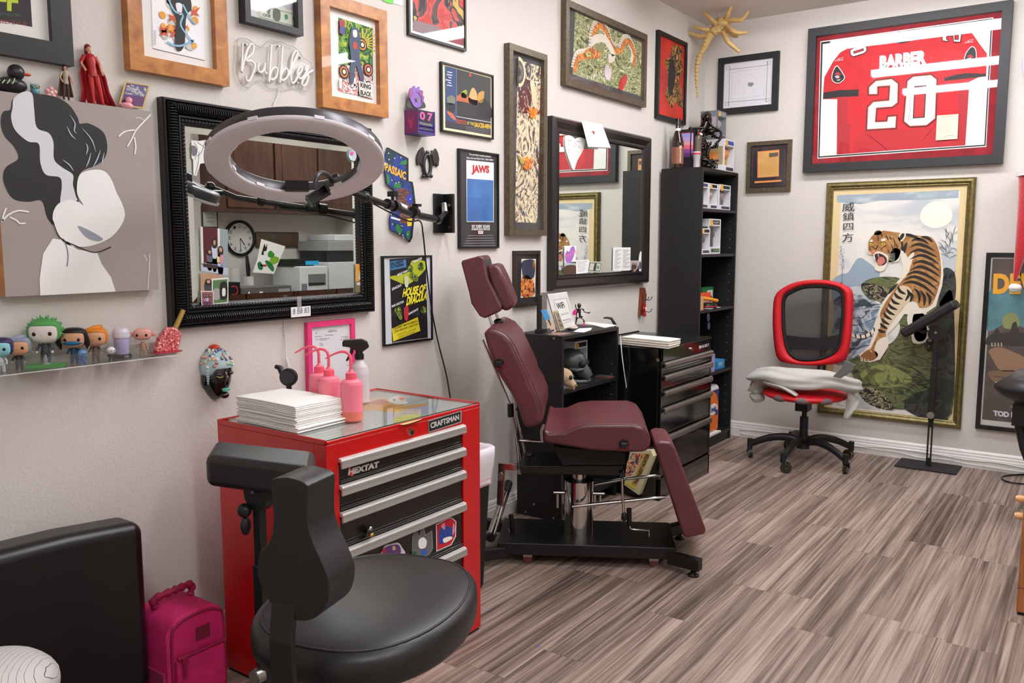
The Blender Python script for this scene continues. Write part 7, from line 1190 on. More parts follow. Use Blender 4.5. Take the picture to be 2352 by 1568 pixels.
# patent style print
f = Frame('picture_frame', PB, ((1650, 134), (1790, 116), (1784, 253), (1646, 263)), 'black frame with a faint pencil diagram on a white mat, upper back wall', w=.04, d=.028, fm=mat('frame_rough_black', (26, 26, 28), .6, bump=.4, bscale=150), back=C(224, 224, 230))
g = lambda L: cv(1480, 0, .2934, L)
for L in ([(662, 545), (962, 510)], [(652, 800), (945, 775)], [(668, 520), (660, 830)], [(965, 480), (952, 800)]): f.ln(g(L), .0022, C(50, 48, 54))
for x, y in ((655, 532), (974, 492), (647, 815), (963, 784)): f.ln(g([(x-12, y-12), (x+12, y-14), (x+11, y+12), (x-12, y+13), (x-12, y-12)]), .002, C(60, 58, 64))
f.ln(g([(688, 566), (942, 533), (934, 745), (682, 778), (688, 566)]), .0015, C(170, 170, 176)); f.lift(); f.px(g([(812, 650), (835, 645), (855, 650), (850, 668), (830, 678), (812, 670)]), C(140, 140, 148), True)
R = random.Random(9)
for k in range(30): x = R.uniform(725, 900); y = R.uniform(575, 715); f.ln(g([(x, y), (x+R.uniform(-16, 22), y+R.uniform(-6, 6))]), .0012, C(176, 176, 184))
f.done()
# newspaper clipping
f = Frame('picture_frame', PB, ((1715, 328), (1818, 318.5), (1814, 437), (1713.5, 443)), 'small bronze frame with an orange newspaper clipping on black', w=.026, d=.024, fm=BRONZE, back=C(34, 32, 36)); g = lambda L: cv(1500, 230, .2104, L)
f.ln(g([(1088, 530), (1440, 500), (1432, 915), (1080, 940), (1088, 530)]), .0025, C(130, 50, 50)); f.px(g([(1140, 560), (1378, 538), (1374, 832), (1138, 848)]), C(226, 110, 60)); f.lift(); f.px(g([(1146, 566), (1372, 546), (1369, 827), (1144, 842)]), C(222, 172, 96)); f.lift(); f.px(g([(1266, 578), (1366, 568), (1364, 612), (1266, 625)]), C(90, 78, 62))
for k in range(22): f.ln(g([(1152, 640+k*8.6-(60 if k < 7 else 0)), (1205, 636+k*8.6-(60 if k < 7 else 0))]), .0011, C(186, 140, 76)); f.ln(g([(1212, 634+k*8.6), (1360, 622+k*8.6)]), .0011, C(186, 140, 76))
f.px(g([(1108, 885), (1402, 868), (1400, 888), (1108, 906)]), C(232, 150, 80)); f.done()
# tiger painting
g = lambda L: cv(1700, 400, .45915, L)
f = Frame('tiger_painting', PB, ((1894.4, 422), (2239.6, 403.7), (2208, 985.5), (1877.7, 948.7)), 'tall gold framed painting of a roaring tiger under the moon', 'painting', w=.045, d=.035, fm=mat('antique_gold', (118, 106, 62), .38, .5, var=.25, vscale=40), prof=[(0, 0), (0, .02), (.01, .033), (.022, .035), (.034, .024), (.038, .026), (.045, .022), (.045, .004)], back=C(226, 202, 152), glass=False)
f.p.rect(PB, f.k, *[a for a in (PB.uv(*g([(484, 600)])[0], f.k)[0], PB.uv(*g([(1070, 600)])[0], f.k)[0])], PB.uv(*g([(470, 1165)])[0], f.k)[1], PB.uv(*g([(485, 103)])[0], f.k)[1], artmat('sky_wash', [(0, (150, 164, 174)), (.4, (196, 202, 204)), (.48, (224, 222, 216)), (.62, (234, 230, 220))], 2.2, .5, 3, (1, 1, 2.2), const=False)); f.lift()
Lx = 455
WB = artmat('water_wash', [(0, (70, 92, 112)), (.42, (118, 140, 158)), (.5, (190, 198, 204)), (.58, (60, 70, 80))], 6, 2, 4, const=False); GRS = artmat('moss_slope', [(0, (40, 44, 30)), (.42, (72, 80, 50)), (.52, (110, 118, 72)), (.62, (50, 56, 40))], 10, 1.5, 4, (1, 1, 2), const=False); DRK = artmat('cliff_dark', [(0, (28, 28, 26)), (.45, (44, 46, 42)), (.55, (66, 68, 58)), (.62, (34, 34, 32))], 8, 2, 4, const=False); RKM = artmat('rock_ink', [(0, (30, 28, 26)), (.46, (56, 54, 46)), (.5, (196, 184, 140)), (.54, (44, 42, 38)), (.62, (150, 146, 104))], 12, 3, 3, (1, 1, 1.6))
f.px(g([(484, 105), (1095, 78), (1092, 118), (900, 128), (700, 132), (600, 150), (484, 140)]), artmat('sky_blue_grey', [(0, (136, 154, 168)), (.5, (158, 172, 182)), (.65, (190, 198, 202))], 5, .6, 3, (1, 1, 4), const=False)); f.lift()
f.px(g([(900, 208), (925, 160), (975, 135), (1025, 145), (1058, 185), (1055, 230), (1020, 260), (970, 270), (920, 250)]), C(240, 236, 222), True); f.lift()
f.px(g([(460, 540), (500, 500), (540, 490), (590, 420), (640, 440), (700, 500), (640, 560), (560, 560), (470, 640)]), mat('mist_blue', (150, 168, 184), .6), True)
f.px(g([(480, 620), (600, 600), (700, 660), (720, 760), (640, 860), (560, 940), (460, 930), (470, 700)]), WB, True); f.px(g([(450, 1000), (600, 960), (700, 1180), (436, 1150)]), artmat('reed_wash', [(0, (196, 186, 170)), (.5, (170, 172, 176)), (.6, (206, 200, 184))], 12, .5, 3, (3, 1, .6), const=False)); f.lift()
f.px(g([(605, 560), (660, 520), (780, 515), (900, 560), (1000, 580), (1060, 560), (1060, 1195), (880, 1180), (740, 1170), (640, 1130), (580, 1040), (545, 940), (620, 900), (760, 840), (800, 760), (760, 700), (700, 640), (640, 620)]), GRS, True); f.lift()
f.px(g([(605, 552), (640, 545), (700, 560), (790, 590), (740, 640), (690, 632), (640, 600)]), RKM, True); f.px(g([(1020, 470), (1075, 500), (1070, 640), (1000, 660), (1000, 560)]), DRK, True); f.px(g([(1000, 640), (1066, 620), (1048, 1202), (830, 1180), (860, 1100), (960, 1060), (960, 900), (940, 800)]), DRK, True); f.lift()
f.px(g([(570, 1040), (620, 1060), (700, 1080), (770, 1175), (680, 1165), (610, 1120)]), RKM, True); f.px(g([(600, 1000), (720, 950), (860, 1020), (800, 1060), (680, 1060)]), artmat('moss_light', [(0, (96, 104, 60)), (.5, (140, 146, 84)), (.6, (80, 88, 50))], 14, 1, 3, const=False), True); f.lift()
for k in range(16): R = random.Random(k); x = R.uniform(880, 1050); y = R.uniform(1000, 1150); f.ln(g([(x, y), (x-60, y-50), (x-R.uniform(90, 150), y-60)]), .003, C(24, 24, 22), True, True)
for k in range(18): R = random.Random(k+40); x = R.uniform(480, 640); y = R.uniform(640, 900); f.ln(g([(x, y), (x+R.uniform(20, 70), y-R.uniform(-20, 30)), (x+R.uniform(60, 120), y-R.uniform(-10, 40))]), .0035, R.choice([C(40, 52, 66), C(226, 230, 232), C(60, 76, 92)]), True, True)
for k in range(22): R = random.Random(k+80); a = R.uniform(-2.9, 0.4); x = R.uniform(1020, 1070); y = R.uniform(300, 420); f.ln(g([(x, y), (min(1084, x+30*math.cos(a)), y+36*math.sin(a)), (min(1086, x+56*math.cos(a)), y+70*math.sin(a)+12)]), .003, C(64, 84, 104), True, True)
for k in range(10): R = random.Random(k+120); x = R.uniform(1015, 1060); f.ln(g([(x, R.uniform(500, 560)), (x+18, R.uniform(470, 520))]), .004, C(40, 60, 70), True, True)
f.lift()
TG = artmat('tiger_fur', [(0, (126, 84, 42)), (.45, (164, 114, 60)), (.55, (188, 142, 86)), (.62, (146, 98, 50))], 12, 1, 3, (1, 1, 1), const=False); TWH = C(232, 224, 206); TB = C(34, 27, 22); TBR = C(140, 92, 48)
# tail, far leg, body, near leg, head
f.ln(g([(690, 720), (668, 780), (630, 808), (590, 812), (556, 802)]), .022, TWH, True); f.lift()
for a, b in ((650, 798), (625, 808), (600, 811), (575, 808), (668, 776)): f.ln(g([(a, b-10), (a+5, b+10)]), .008, TB)
f.px(g([(850, 690), (930, 690), (925, 730), (950, 790), (940, 830), (900, 848), (865, 840), (855, 800), (835, 730)]), TWH, True); f.px(g([(870, 700), (920, 700), (935, 790), (920, 830), (880, 830), (862, 760)]), TG, True); f.lift()
f.px(g([(700, 283), (770, 287), (830, 296), (900, 306), (955, 310), (985, 342), (1003, 392), (1013, 440), (1017, 500), (1010, 560), (990, 620), (980, 660), (930, 694), (860, 700), (820, 700), (790, 745), (758, 782), (737, 800), (742, 860), (700, 926), (650, 940), (604, 934), (597, 900), (640, 870), (665, 805), (690, 740), (685, 700), (712, 640), (765, 565), (800, 520), (815, 470), (800, 400), (740, 330)]), TWH, False); f.lift()
f.px(g([(710, 285), (770, 289), (830, 298), (900, 308), (950, 312), (980, 344), (996, 392), (1003, 440), (1005, 500), (995, 560), (975, 620), (950, 660), (900, 668), (880, 640), (840, 640), (800, 690), (760, 740), (730, 790), (735, 850), (700, 900), (660, 920), (630, 900), (655, 868), (690, 790), (705, 740), (700, 700), (725, 645), (780, 565), (815, 525), (850, 470), (830, 400), (780, 330)]), TG, True); f.lift()
f.px(g([(760, 620), (800, 560), (850, 570), (860, 620), (820, 660), (770, 730), (735, 770), (720, 740), (735, 680)]), C(214, 196, 162), True); f.px(g([(830, 430), (870, 390), (855, 450), (830, 510), (800, 520)]), TWH, True); f.px(g([(690, 830), (735, 815), (738, 860), (705, 915), (690, 925), (672, 880)]), TWH, True); f.px(g([(605, 905), (650, 875), (690, 900), (665, 930), (612, 932)]), TBR, True); f.lift()
ST_ = [[(855, 335), (880, 325), (915, 330), (945, 350)], [(850, 365), (885, 350), (930, 360), (975, 385)], [(845, 395), (890, 378), (940, 392), (985, 415)], [(850, 425), (900, 405), (950, 420), (995, 450)], [(862, 450), (905, 435), (955, 452), (1000, 485)], [(850, 480), (900, 462), (955, 482), (1002, 515)], [(830, 505), (880, 488), (940, 508), (1000, 548)], [(820, 530), (870, 512), (935, 538), (990, 580)], [(810, 550), (860, 538), (925, 565), (978, 612)], [(930, 590), (950, 620), (945, 655)], [(900, 580), (922, 615), (920, 660)], [(870, 570), (895, 600), (895, 645)], [(835, 340), (825, 365), (822, 395)], [(808, 330), (808, 360), (815, 385)], [(790, 560), (800, 585), (830, 600)], [(772, 590), (785, 612), (815, 625)], [(755, 618), (770, 640), (800, 650)], [(742, 645), (755, 665), (788, 678)], [(730, 668), (745, 690), (775, 704)], [(718, 690), (732, 712), (760, 728)], [(708, 720), (722, 738), (748, 752)], [(700, 745), (715, 760), (738, 772)], [(690, 775), (705, 785), (728, 790)], [(850, 590), (860, 610), (850, 640)], [(835, 575), (845, 600), (825, 635)], [(930, 700), (915, 720), (900, 712)], [(940, 740), (915, 755), (890, 745)], [(942, 780), (918, 790), (885, 778)], [(800, 300), (850, 305), (900, 325)], [(740, 600), (760, 575), (790, 545)], [(905, 312), (935, 318), (965, 340)]]
for L in ST_: f.ln(g(L), .0185, TB, True, True)
f.lift()
f.px(g([(645, 330), (672, 298), (705, 285), (745, 288), (785, 300), (805, 345), (800, 400), (780, 432), (745, 440), (725, 415), (700, 395), (665, 405), (645, 395), (640, 360)]), TG, True); f.px(g([(670, 300), (680, 284), (700, 282), (708, 296), (690, 305)]), TB, True); f.px(g([(790, 320), (805, 290), (824, 288), (828, 310), (805, 338)]), TWH, True); f.px(g([(770, 370), (800, 380), (795, 430), (770, 440), (745, 440), (750, 400)]), TWH, True); f.lift()
f.px(g([(797, 318), (808, 298), (820, 296), (820, 310), (804, 330)]), TB, True); f.px(g([(648, 332), (660, 326), (664, 336), (652, 340)]), TWH, True); f.px(g([(704, 326), (722, 320), (730, 328), (712, 336)]), TWH, True); f.px(g([(668, 400), (690, 385), (720, 395), (740, 410), (735, 450), (720, 480), (690, 486), (672, 470), (680, 440), (668, 420)]), TWH, True); f.lift()
f.px(g([(672, 405), (695, 396), (722, 408), (735, 430), (722, 452), (695, 458), (682, 440)]), C(60, 26, 24), True); f.lift(); f.px(g([(685, 440), (695, 416), (715, 415), (725, 435), (712, 450), (695, 455)]), C(206, 120, 104), True); f.px(g([(658, 382), (672, 378), (680, 388), (668, 395), (658, 392)]), C(206, 132, 110), True); f.px(g([(650, 346), (660, 342), (665, 352), (655, 357)]), C(206, 180, 50), True); f.px(g([(706, 346), (718, 340), (727, 348), (716, 356)]), C(206, 180, 50), True); f.lift()
for L in ([(670, 405), (676, 425)], [(690, 398), (693, 415)], [(676, 470), (685, 450)], [(700, 472), (705, 455)]): f.ln(g(L), .006, TWH, False, True)
for a, b in ((658, 350), (717, 348)): f.p.disc(PB, f.k, *PB.uv(*g([(a, b)])[0], f.k), .0035, TB, n=8)
for L in ([(646, 342), (658, 340), (668, 346)], [(702, 344), (716, 338), (730, 346)], [(648, 360), (662, 362), (680, 378)], [(735, 355), (720, 362), (700, 378)]): f.ln(g(L), .004, TB, True, True)
for L in ([(684, 300), (690, 318), (688, 335)], [(705, 296), (712, 312)], [(725, 300), (735, 315), (742, 330)], [(745, 310), (758, 328)], [(765, 320), (775, 345), (772, 370)], [(780, 345), (788, 375)], [(752, 350), (765, 372), (762, 395)], [(738, 375), (750, 400)], [(690, 350), (684, 368), (672, 374)], [(648, 362), (650, 380)]): f.ln(g(L), .006, TB, True, True)
for k in range(8): f.ln(g([(655, 395+k), (630, 372+k*4), (620, 366+k*7)]), .0012, TWH, True); f.ln(g([(735, 400+k*3), (775, 395+k*7)]), .0012, TWH, True)
for L in ([(608, 915), (612, 930)], [(622, 922), (626, 936)], [(640, 926), (644, 938)], [(650, 880), (660, 890)]): f.ln(g(L), .005, TWH)
for k, ch_ in enumerate('威鎮四方'):
    y0, y1, x0, x1 = ((142, 188, 510, 572), (193, 233, 513, 570), (247, 280, 516, 566), (296, 340, 510, 566))[k]; f.tx(ch_, *g([(x0, y1), (x1, y1-3), (x0, y0)]), TB)
R = random.Random(21)
for k in range(16):
    y = 358+k*7.6; 
    for j_ in range(3): x = R.uniform(498, 516); f.ln(g([(x, y), (x+R.uniform(-6, 10), y+R.uniform(-2, 7))]), .0025, TB, True, True)
f.px(g([(500, 540), (512, 540), (512, 552), (500, 552)]), C(180, 60, 50)); f.ln(g([(511, 470), (510, 540)]), .0015, TB); f.done('canvas_picture')
# lower right film poster
g = lambda L: cv(1700, 400, .45915, L)
f = Frame('movie_poster', PB, ((2264, 580), None, None, (2241, 983.5)), 'tall brown and teal film poster in a glossy black frame at the right edge', 'poster', w=.026, d=.022, fm=mat('glossy_frame', (14, 14, 18), .15, coat=.5), u=(None, 2.46), back=C(206, 204, 196))
PBX = lambda L: g(L)
f.p.rect(PB, f.k, PB.uv(*g([(1252, 415)])[0], f.k)[0]+.012, 2.42, f.v0+.058, f.v1-.036, artmat('poster_brown', [(0, (70, 60, 56)), (.5, (84, 72, 68)), (.6, (98, 84, 80))], 5, 1, 3, const=False)); f.lift()
f.px(g([(1246, 590), (1300, 580), (1440, 590), (1440, 760), (1340, 740), (1236, 780)]), mat('poster_teal', (84, 132, 140), .6, var=.2, vscale=12), True); f.lift(); f.px(g([(1310, 730), (1330, 700), (1375, 695), (1400, 740), (1380, 770), (1325, 770)]), C(138, 146, 92), True); f.lift()
f.px(g([(1232, 820), (1270, 790), (1285, 765), (1300, 795), (1350, 790), (1362, 745), (1380, 735), (1395, 790), (1430, 800), (1430, 860), (1228, 850)]), C(50, 44, 42)); f.lift(); f.px(g([(1245, 880), (1300, 865), (1370, 890), (1440, 930), (1430, 990), (1360, 985), (1300, 980), (1265, 930)]), C(150, 118, 94), True); f.px(g([(1240, 990), (1300, 982), (1380, 985), (1400, 1030), (1320, 1060), (1260, 1030)]), C(128, 100, 78), True); f.lift(); f.ln(g([(1270, 1010), (1330, 1020), (1380, 1045)]), .004, C(80, 60, 50), True)
f.tx('DEVIL', *g([(1264, 600), (1560, 600), (1268, 497)]), C(236, 172, 40), bold=.05); f.tx('TOD BROWNING', *g([(1266, 1208), (1560, 1240), (1266, 1180)]), C(214, 214, 226), bold=.06); f.tx('BIG', *g([(1304, 1074), (1345, 1076), (1304, 1046)]), C(226, 110, 50), bold=.05); f.tx('The', *g([(1276, 1052), (1296, 1053), (1276, 1038)]), INKW, shear=.3); f.tx('Directed by', *g([(1350, 1170), (1430, 1174), (1350, 1158)]), C(206, 190, 150), shear=.3)
for k in range(4): f.px(g([(1255+k*16, 842), (1262+k*16, 842), (1264+k*16, 862), (1256+k*16, 862)]), C(170, 160, 140))
f.done()
# little enamel plate, clock, santa hat
m = MB(); m.pbox(PB, 1.962, 2.1, 1.625, 1.668, .001, .006, C(34, 34, 70)); m.pbox(PB, 1.962, 2.1, 1.54, 1.618, .001, .006, C(30, 40, 100)); single(m, 'wall_plate', 'dark navy plate on the back wall behind the red hat', 'plaque')
t = thing('wall_clock', 'white round wall clock at the right edge of the back wall', 'clock', (2.12, 0, 2.2)); m = MB(); m.lathe([(0, .001), (.19, .001), (.2, .012), (.19, .03), (.178, .026), (.178, .018)], (2.125, 0, 2.385), mat('clock_white', (226, 226, 232), .4), 40, ax=(0, -1, 0)); m.build('case', t); m = MB(); m.disc(PB, .0185, 2.125, 2.385, .178, WHITE, n=40); m.build('dial', t); m = MB(); m.uvline(PB, .022, [(2.125, 2.385), (2.2, 2.44)], .008, INK); m.uvline(PB, .023, [(2.125, 2.385), (2.15, 2.27)], .006, INK); m.build('hands', t)
t = thing('santa_hat', 'red plush Santa hat with white pompom hanging at the right edge', 'hat', (2.02, -.08, 1.1)); PLU = mat('red_plush', (196, 20, 34), .9, bump=1.0, bscale=120, sheen=.8); PH2 = lambda a, b, h=.1: PB.hit(a, b, h); m = MB(); m.tube(cr([PH2(2374, 400), PH2(2364, 470), PH2(2352, 540), PH2(2340, 600), PH2(2331, 645)], False, 6), [.075-.0028*i for i in range(25)], PLU, 18); m.build('hat_cone', t)
m = MB(); rock(m, PH2(2331, 661), (.032, .03, .026), mat('white_plush', (232, 230, 228), .95, bump=1, bscale=150, sheen=.6), 3, .12); m.build('pompom', t); m = MB(); m.tube([PH2(2374, 392), PH2(2374, 402)], .085, mat('white_plush'), 20); m.build('brim', t)
# cables on the baseboard and floor loop
m = MB(); R = random.Random(4); m.tube(cr([(x, -.022-.004*(i % 2), .03+R.uniform(-.012, .014)) for i, x in enumerate([.34+.13*k for k in range(20)])], False, 4), .003, mat('white_cable')); m.tube(cr([(x, -.02, .055+R.uniform(-.012, .012)) for x in [.34+.16*k for k in range(15)]], False, 4), .0025, mat('white_cable')); single(m, 'cable_run', 'white cables clipped loosely along the back baseboard', 'cable')
m = MB(); m.tube(cr([ZP(2352+60, 1088, .006), ZP(2352, 1089, .006), ZP(2310, 1092, .006), ZP(2301, 1098, .006), ZP(2315, 1106, .006), ZP(2352, 1111, .006), ZP(2420, 1112, .006)], False, 6), .005, BLACK); single(m, 'power_cable', 'black cable loop lying on the floor at the right edge', 'cable')
# horn of plenty in the corner: bone coloured ceiling creature
g = lambda L: cv(1480, 0, .2934, L); LX = mat('bone_latex', (206, 172, 112), .6, bump=.5, bscale=90, sss=.1); cz = Pl((0, -.3, 0), (1, 0, 0), (0, 0, 1)); gp = lambda L, h=0: [cz.hit(*a, h) for a in g(L)]
t = thing('bone_creature_prop', 'bone-coloured many-legged creature prop hanging from the ceiling corner', 'prop', gp([(415, 750)])[0]); m = MB(); P = cr(gp([(610, 180), (570, 220), (520, 270), (490, 330), (462, 385), (432, 440), (415, 500), (410, 560), (408, 620), (412, 680), (414, 750)]), False, 6); n = len(P); m.tube(P, [(.036 if i < 10 else .03)*(1-i/(n+6))*(1+.22*(i % 3 == 0)) for i in range(n)], LX, 12); 
for i in range(6, n, 3): m.ell(P[i], (.034*(1-i/(n+8))+.003, .034*(1-i/(n+8))+.003, .011), LX, nu=12, nv=8)
m.build('segmented_tail', t)
m = MB(); rock(m, gp([(600, 185)])[0], (.05, .045, .04), LX, 8, .25); rock(m, gp([(555, 235)])[0], (.04, .035, .035), LX, 9, .25)
for k in range(6): m.ell(gp([(560+k*12, 225-k*10)], .03)[0], (.014, .012, .01), LX)
m.build('body', t)
for k, (L, h) in enumerate((([(630, 175), (655, 110), (692, 35)], .05), ([(640, 165), (700, 158), (755, 155), (790, 125), (818, 85)], .02), ([(645, 210), (690, 240), (735, 258), (805, 255)], .06), ([(645, 225), (700, 275), (735, 280)], .0), ([(622, 260), (650, 320), (690, 360), (748, 407)], .08), ([(585, 210), (525, 155), (470, 103)], .08), ([(520, 232), (470, 232), (385, 208)], .03), ([(500, 280), (440, 285), (395, 272), (315, 250)], .0))):
    m = MB(); P = gp(L, h); P[0] = gp([L[0]], 0)[0]; P = cr(P, False, 4); n = len(P); m.tube(P, [.017*(1-.45*i/n)*(1.15 if i % 4 == 0 else 1) for i in range(n)], LX, 8); m.build('leg', t)
m = MB(); m.tube([gp([(572, 200)])[0], V((gp([(572, 100)])[0].x, -.3, CEIL-.001))], .001, BLACK, 5); m.build('hanging_wire', t)

# ================================================================ red office chair
oc = V((.915, -.47, 0)); t = thing('office_chair', 'red mesh-back office chair with a grey cloth on its seat', 'chair', oc); RF = mat('chair_red', (206, 22, 34), .55, bump=.1, bscale=300); CB = mat('chair_black', (22, 22, 23), .45)
whl = [V((.597, -.533, 0)), V((.892, -.815, 0)), V((1.225, -.62, 0)), V((1.175, -.225, 0)), V((.76, -.2, 0))]
for k, q in enumerate(whl):
    q = oc+(q-oc).normalized()*.325; d = (q-oc).normalized(); m = MB(); P = cr([oc+V((0, 0, .125)), oc+d*.1+V((0, 0, .15)), oc+d*.21+V((0, 0, .135)), q+V((0, 0, .085))], False, 4); m.tube(P, [.028-.0007*i for i in range(len(P))], CB, 10, flat=.8); m.cyl(q+V((0, 0, .062)), q+V((0, 0, .12)), .017, CB); o = m.build('base_arm', t)
    m = MB(); s = V((math.cos(k*1.3+.5), math.sin(k*1.3+.5), 0)); w = q+V((s.y, -s.x, 0))*.018; w.z = .034; m.cyl(w-s*.011, w+s*.011, .0335, mat('wheel_dark', (40, 34, 26), .2, coat=.4), n=28); m.cyl(w-s*.0125, w+s*.0125, .006, CHROME); m.tube([w+V((0, 0, .0))-s*.016, w-s*.016+V((0, 0, .03)), q+V((0, 0, .068))], .006, CB); m.tube([w+s*.0125+(V((0, 0, 1))*math.cos(a)+s.cross(V((0, 0, 1)))*math.sin(a))*.031 for a in [i*math.pi/10 for i in range(20)]], .0022, mat('amber_tyre', (150, 110, 40), .3), 5, closed=True); m.build('caster', o)
m = MB(); m.cyl(oc+V((0, 0, .09)), oc+V((0, 0, .17)), .04, CB, .034); m.cyl(oc+V((0, 0, .15)), oc+V((0, 0, .29)), .026, CB); m.cyl(oc+V((0, 0, .29)), oc+V((0, 0, .36)), .015, BLACK); m.box(oc+V((-.045, -.05, .33)), oc+V((.03, .05, .4)), CB); m.cyl(oc+V((0, 0, .36)), oc+V((0, 0, .43)), .03, CB); m.build('gas_column', t)
sc_ = oc+V((.005, -.03, .44)); m = MB(); m.ell(sc_+V((0, 0, .0)), (.255, .25, .042), RF, nu=40, nv=14, f=lambda q: V((q.x, q.y, q.z if q.z < 0 else q.z*.9))); o = m.build('seat', t); m = MB()
for a in (-1.95, -1.35, -.75): 
    c0 = sc_+V((.235*math.cos(a), .23*math.sin(a), -.006)); R = rot_z(a); m.ell(c0, (.023, .05, .02), mat('worn_grey', (112, 92, 96), .8), R)
m.build('worn_patches', o)
PBK = Pl((0, -.2, 0), (1, 0, 0), (0, .0, 1)); gr = lambda L: cv(1700, 400, .45915, L); ol = cr2(gr([(232, 560), (300, 535), (385, 527), (470, 535), (545, 565), (566, 600), (565, 700), (555, 830), (535, 915), (500, 942), (380, 955), (250, 945), (195, 925), (175, 850), (168, 730), (178, 610)]), True, 4)
il = cr2(gr([(262, 578), (320, 556), (400, 552), (480, 562), (520, 590), (526, 680), (515, 800), (495, 880), (440, 918), (370, 934), (290, 930), (240, 890), (218, 800), (212, 680), (220, 610)]), True, 4)
def shell(m, A, B, pl, h0, h1, mt):
    n = len(B); A = PBK.pts(A, h0); B = PBK.pts(B, h0)
    # match ring point counts by angle
    c = sum(B, V((0, 0, 0)))/len(B); N = 60
    def smp(P, an):
        best = None
        for i in range(len(P)):
            a, b = P[i], P[(i+1) % len(P)]; d = V((math.cos(an), 0, math.sin(an))); e = b-a; den = d.x*e.z-d.z*e.x
            if abs(den) < 1e-12: continue
            w = a-c; tt = (w.x*e.z-w.z*e.x)/den; s = (w.x*d.z-w.z*d.x)/den
            if tt > 0 and -1e-6 <= s <= 1+1e-6: best = c+d*tt if best is None or tt > (best-c).length else best
        return best
    ra = [smp(A, 2*math.pi*k/N) for k in range(N)]; rb = [smp(B, 2*math.pi*k/N) for k in range(N)]; v = pl.n*(h1-h0); mid = [(p+q)/2+v*1.35 for p, q in zip(ra, rb)]
    R_ = [ra, [p+v*.7 for p in ra], mid, [p+v*.7 for p in rb], rb, ra]; m.add([p for r in R_ for p in r], [(i*N+k, (i+1)*N+k, (i+1)*N+(k+1) % N, i*N+(k+1) % N) for i in range(5) for k in range(N)], mt, True); return rb
m = MB(); rb = shell(m, ol, il, PBK, -.012, .018, RF); m.build('back_frame', t)
MESH = bpy.data.materials.new('chair_mesh'); MESH.use_nodes = True; nt = MESH.node_tree; b_ = nt.nodes['Principled BSDF']; b_.inputs['Base Color'].default_value = lin((40, 40, 41)); b_.inputs['Roughness'].default_value = .5; b_.inputs['Alpha'].default_value = .74
m = MB(); m.add([p+PBK.n*.01 for p in rb], [tuple(range(60))[::-1]], MESH); m.build('mesh_back', t); il2 = inset(il, 5); c_ = PBK.pts([(sum(a for a, b in il)/len(il), sum(b for a, b in il)/len(il))], 0)[0]
m = MB(); m.tube([p+(c_-p)*.04+PBK.n*.012 for p in rb], .013, mat('rim_black', (20, 20, 22), .7), 8, closed=True); m.build('mesh_rim', t)
m = MB(); L = gr([(222, 805), (300, 815), (400, 820), (512, 800), (498, 868), (440, 880), (350, 878), (236, 875)]); m.prism(PBK.pts(L, .006), -PBK.n*.02, mat('rim_black')); m.build('lumbar_pad', t)
m = MB(); m.tube([V((.93, -.18, .62)), V((.93, -.19, .46)), V((.93, -.3, .42)), V((.92, -.45, .41))], [.025, .03, .028, .025], CB, 10); m.build('back_bracket', t)
# grey cloth
CL = mat('grey_cloth', (190, 188, 182), .95, bump=.35, bscale=220, sheen=.3); CLD = mat('ribbed_grey', (104, 104, 102), .95, bump=.6, bscale=300); cl = thing('folded_cloth', 'light grey cloth draped around the red office chair seat', 'cloth', sc_)
def roll(name, P, R, rz, seed, n=30, amp=.1):
    P = cr(P, False, 9); N = len(P); m = MB(); vs = []; rn = random.Random(seed); ph = [rn.uniform(0, 6) for _ in range(6)]
    for i, p in enumerate(P):
        t = (P[min(N-1, i+1)]-P[max(0, i-1)]).normalized(); s = t.cross(V((0, 0, 1))).normalized(); up = s.cross(t); u = i/(N-1); e = math.sin(math.pi*min(1, max(0, .5+(u-.5)*.93)))**.3
        for k in range(n):
            a = 2*math.pi*k/n; d = 1+amp*(math.sin(3*a+ph[0]+4*u)+.7*math.sin(5*a+ph[1]-7*u)+.45*math.sin(8*a+ph[2]+9*u)+.4*math.sin(2*a+13*u+ph[3])); vs.append(p+(s*math.cos(a)*R+up*math.sin(a)*rz)*d*e)
    m.add(vs, [(i*n+k, i*n+(k+1) % n, (i+1)*n+(k+1) % n, (i+1)*n+k) for i in range(N-1) for k in range(n)], CL, True); m.add(vs[:n], [tuple(range(n))[::-1]], CL); m.add(vs[-n:], [tuple(range(n))], CL); return m.build(name, cl)
A_ = lambda d, r, z: sc_+V((0, 0, .028*(z > .03)))+V((r*math.cos(math.radians(d)), r*.93*math.sin(math.radians(d)), z))
roll('bundled_cloth', [A_(168, .26, .03), A_(188, .275, .055), A_(215, .2, .088), A_(250, .165, .082), A_(290, .165, .082), A_(325, .2, .09), A_(350, .275, .06), A_(368, .26, .04)], .095, .056, 3)
roll('cloth_fold', [A_(176, .27, .02), A_(200, .262, .05), A_(228, .24, .046), A_(255, .238, .036), A_(275, .245, .024)], .034, .014, 5, 18)
roll('hanging_sleeve', [A_(195, .25, .08), A_(186, .295, .03), A_(184, .3, -.03), A_(192, .27, -.065)], .05, .03, 8, 20)
roll('hanging_sleeve', [A_(345, .25, .07), A_(350, .295, .02), A_(348, .3, -.04), A_(342, .285, -.11)], .035, .022, 9, 20)
m = MB(); pl = Pl((0, -.735, 0), (1, 0, 0), (0, 0, 1)); m.solid(pl.pts(gr([(528, 930), (578, 955), (560, 985), (500, 1022), (462, 1012), (500, 975)]), 0), pl.n*-.012, CLD); m.build('knitted_cuff', cl, bevel=.004)

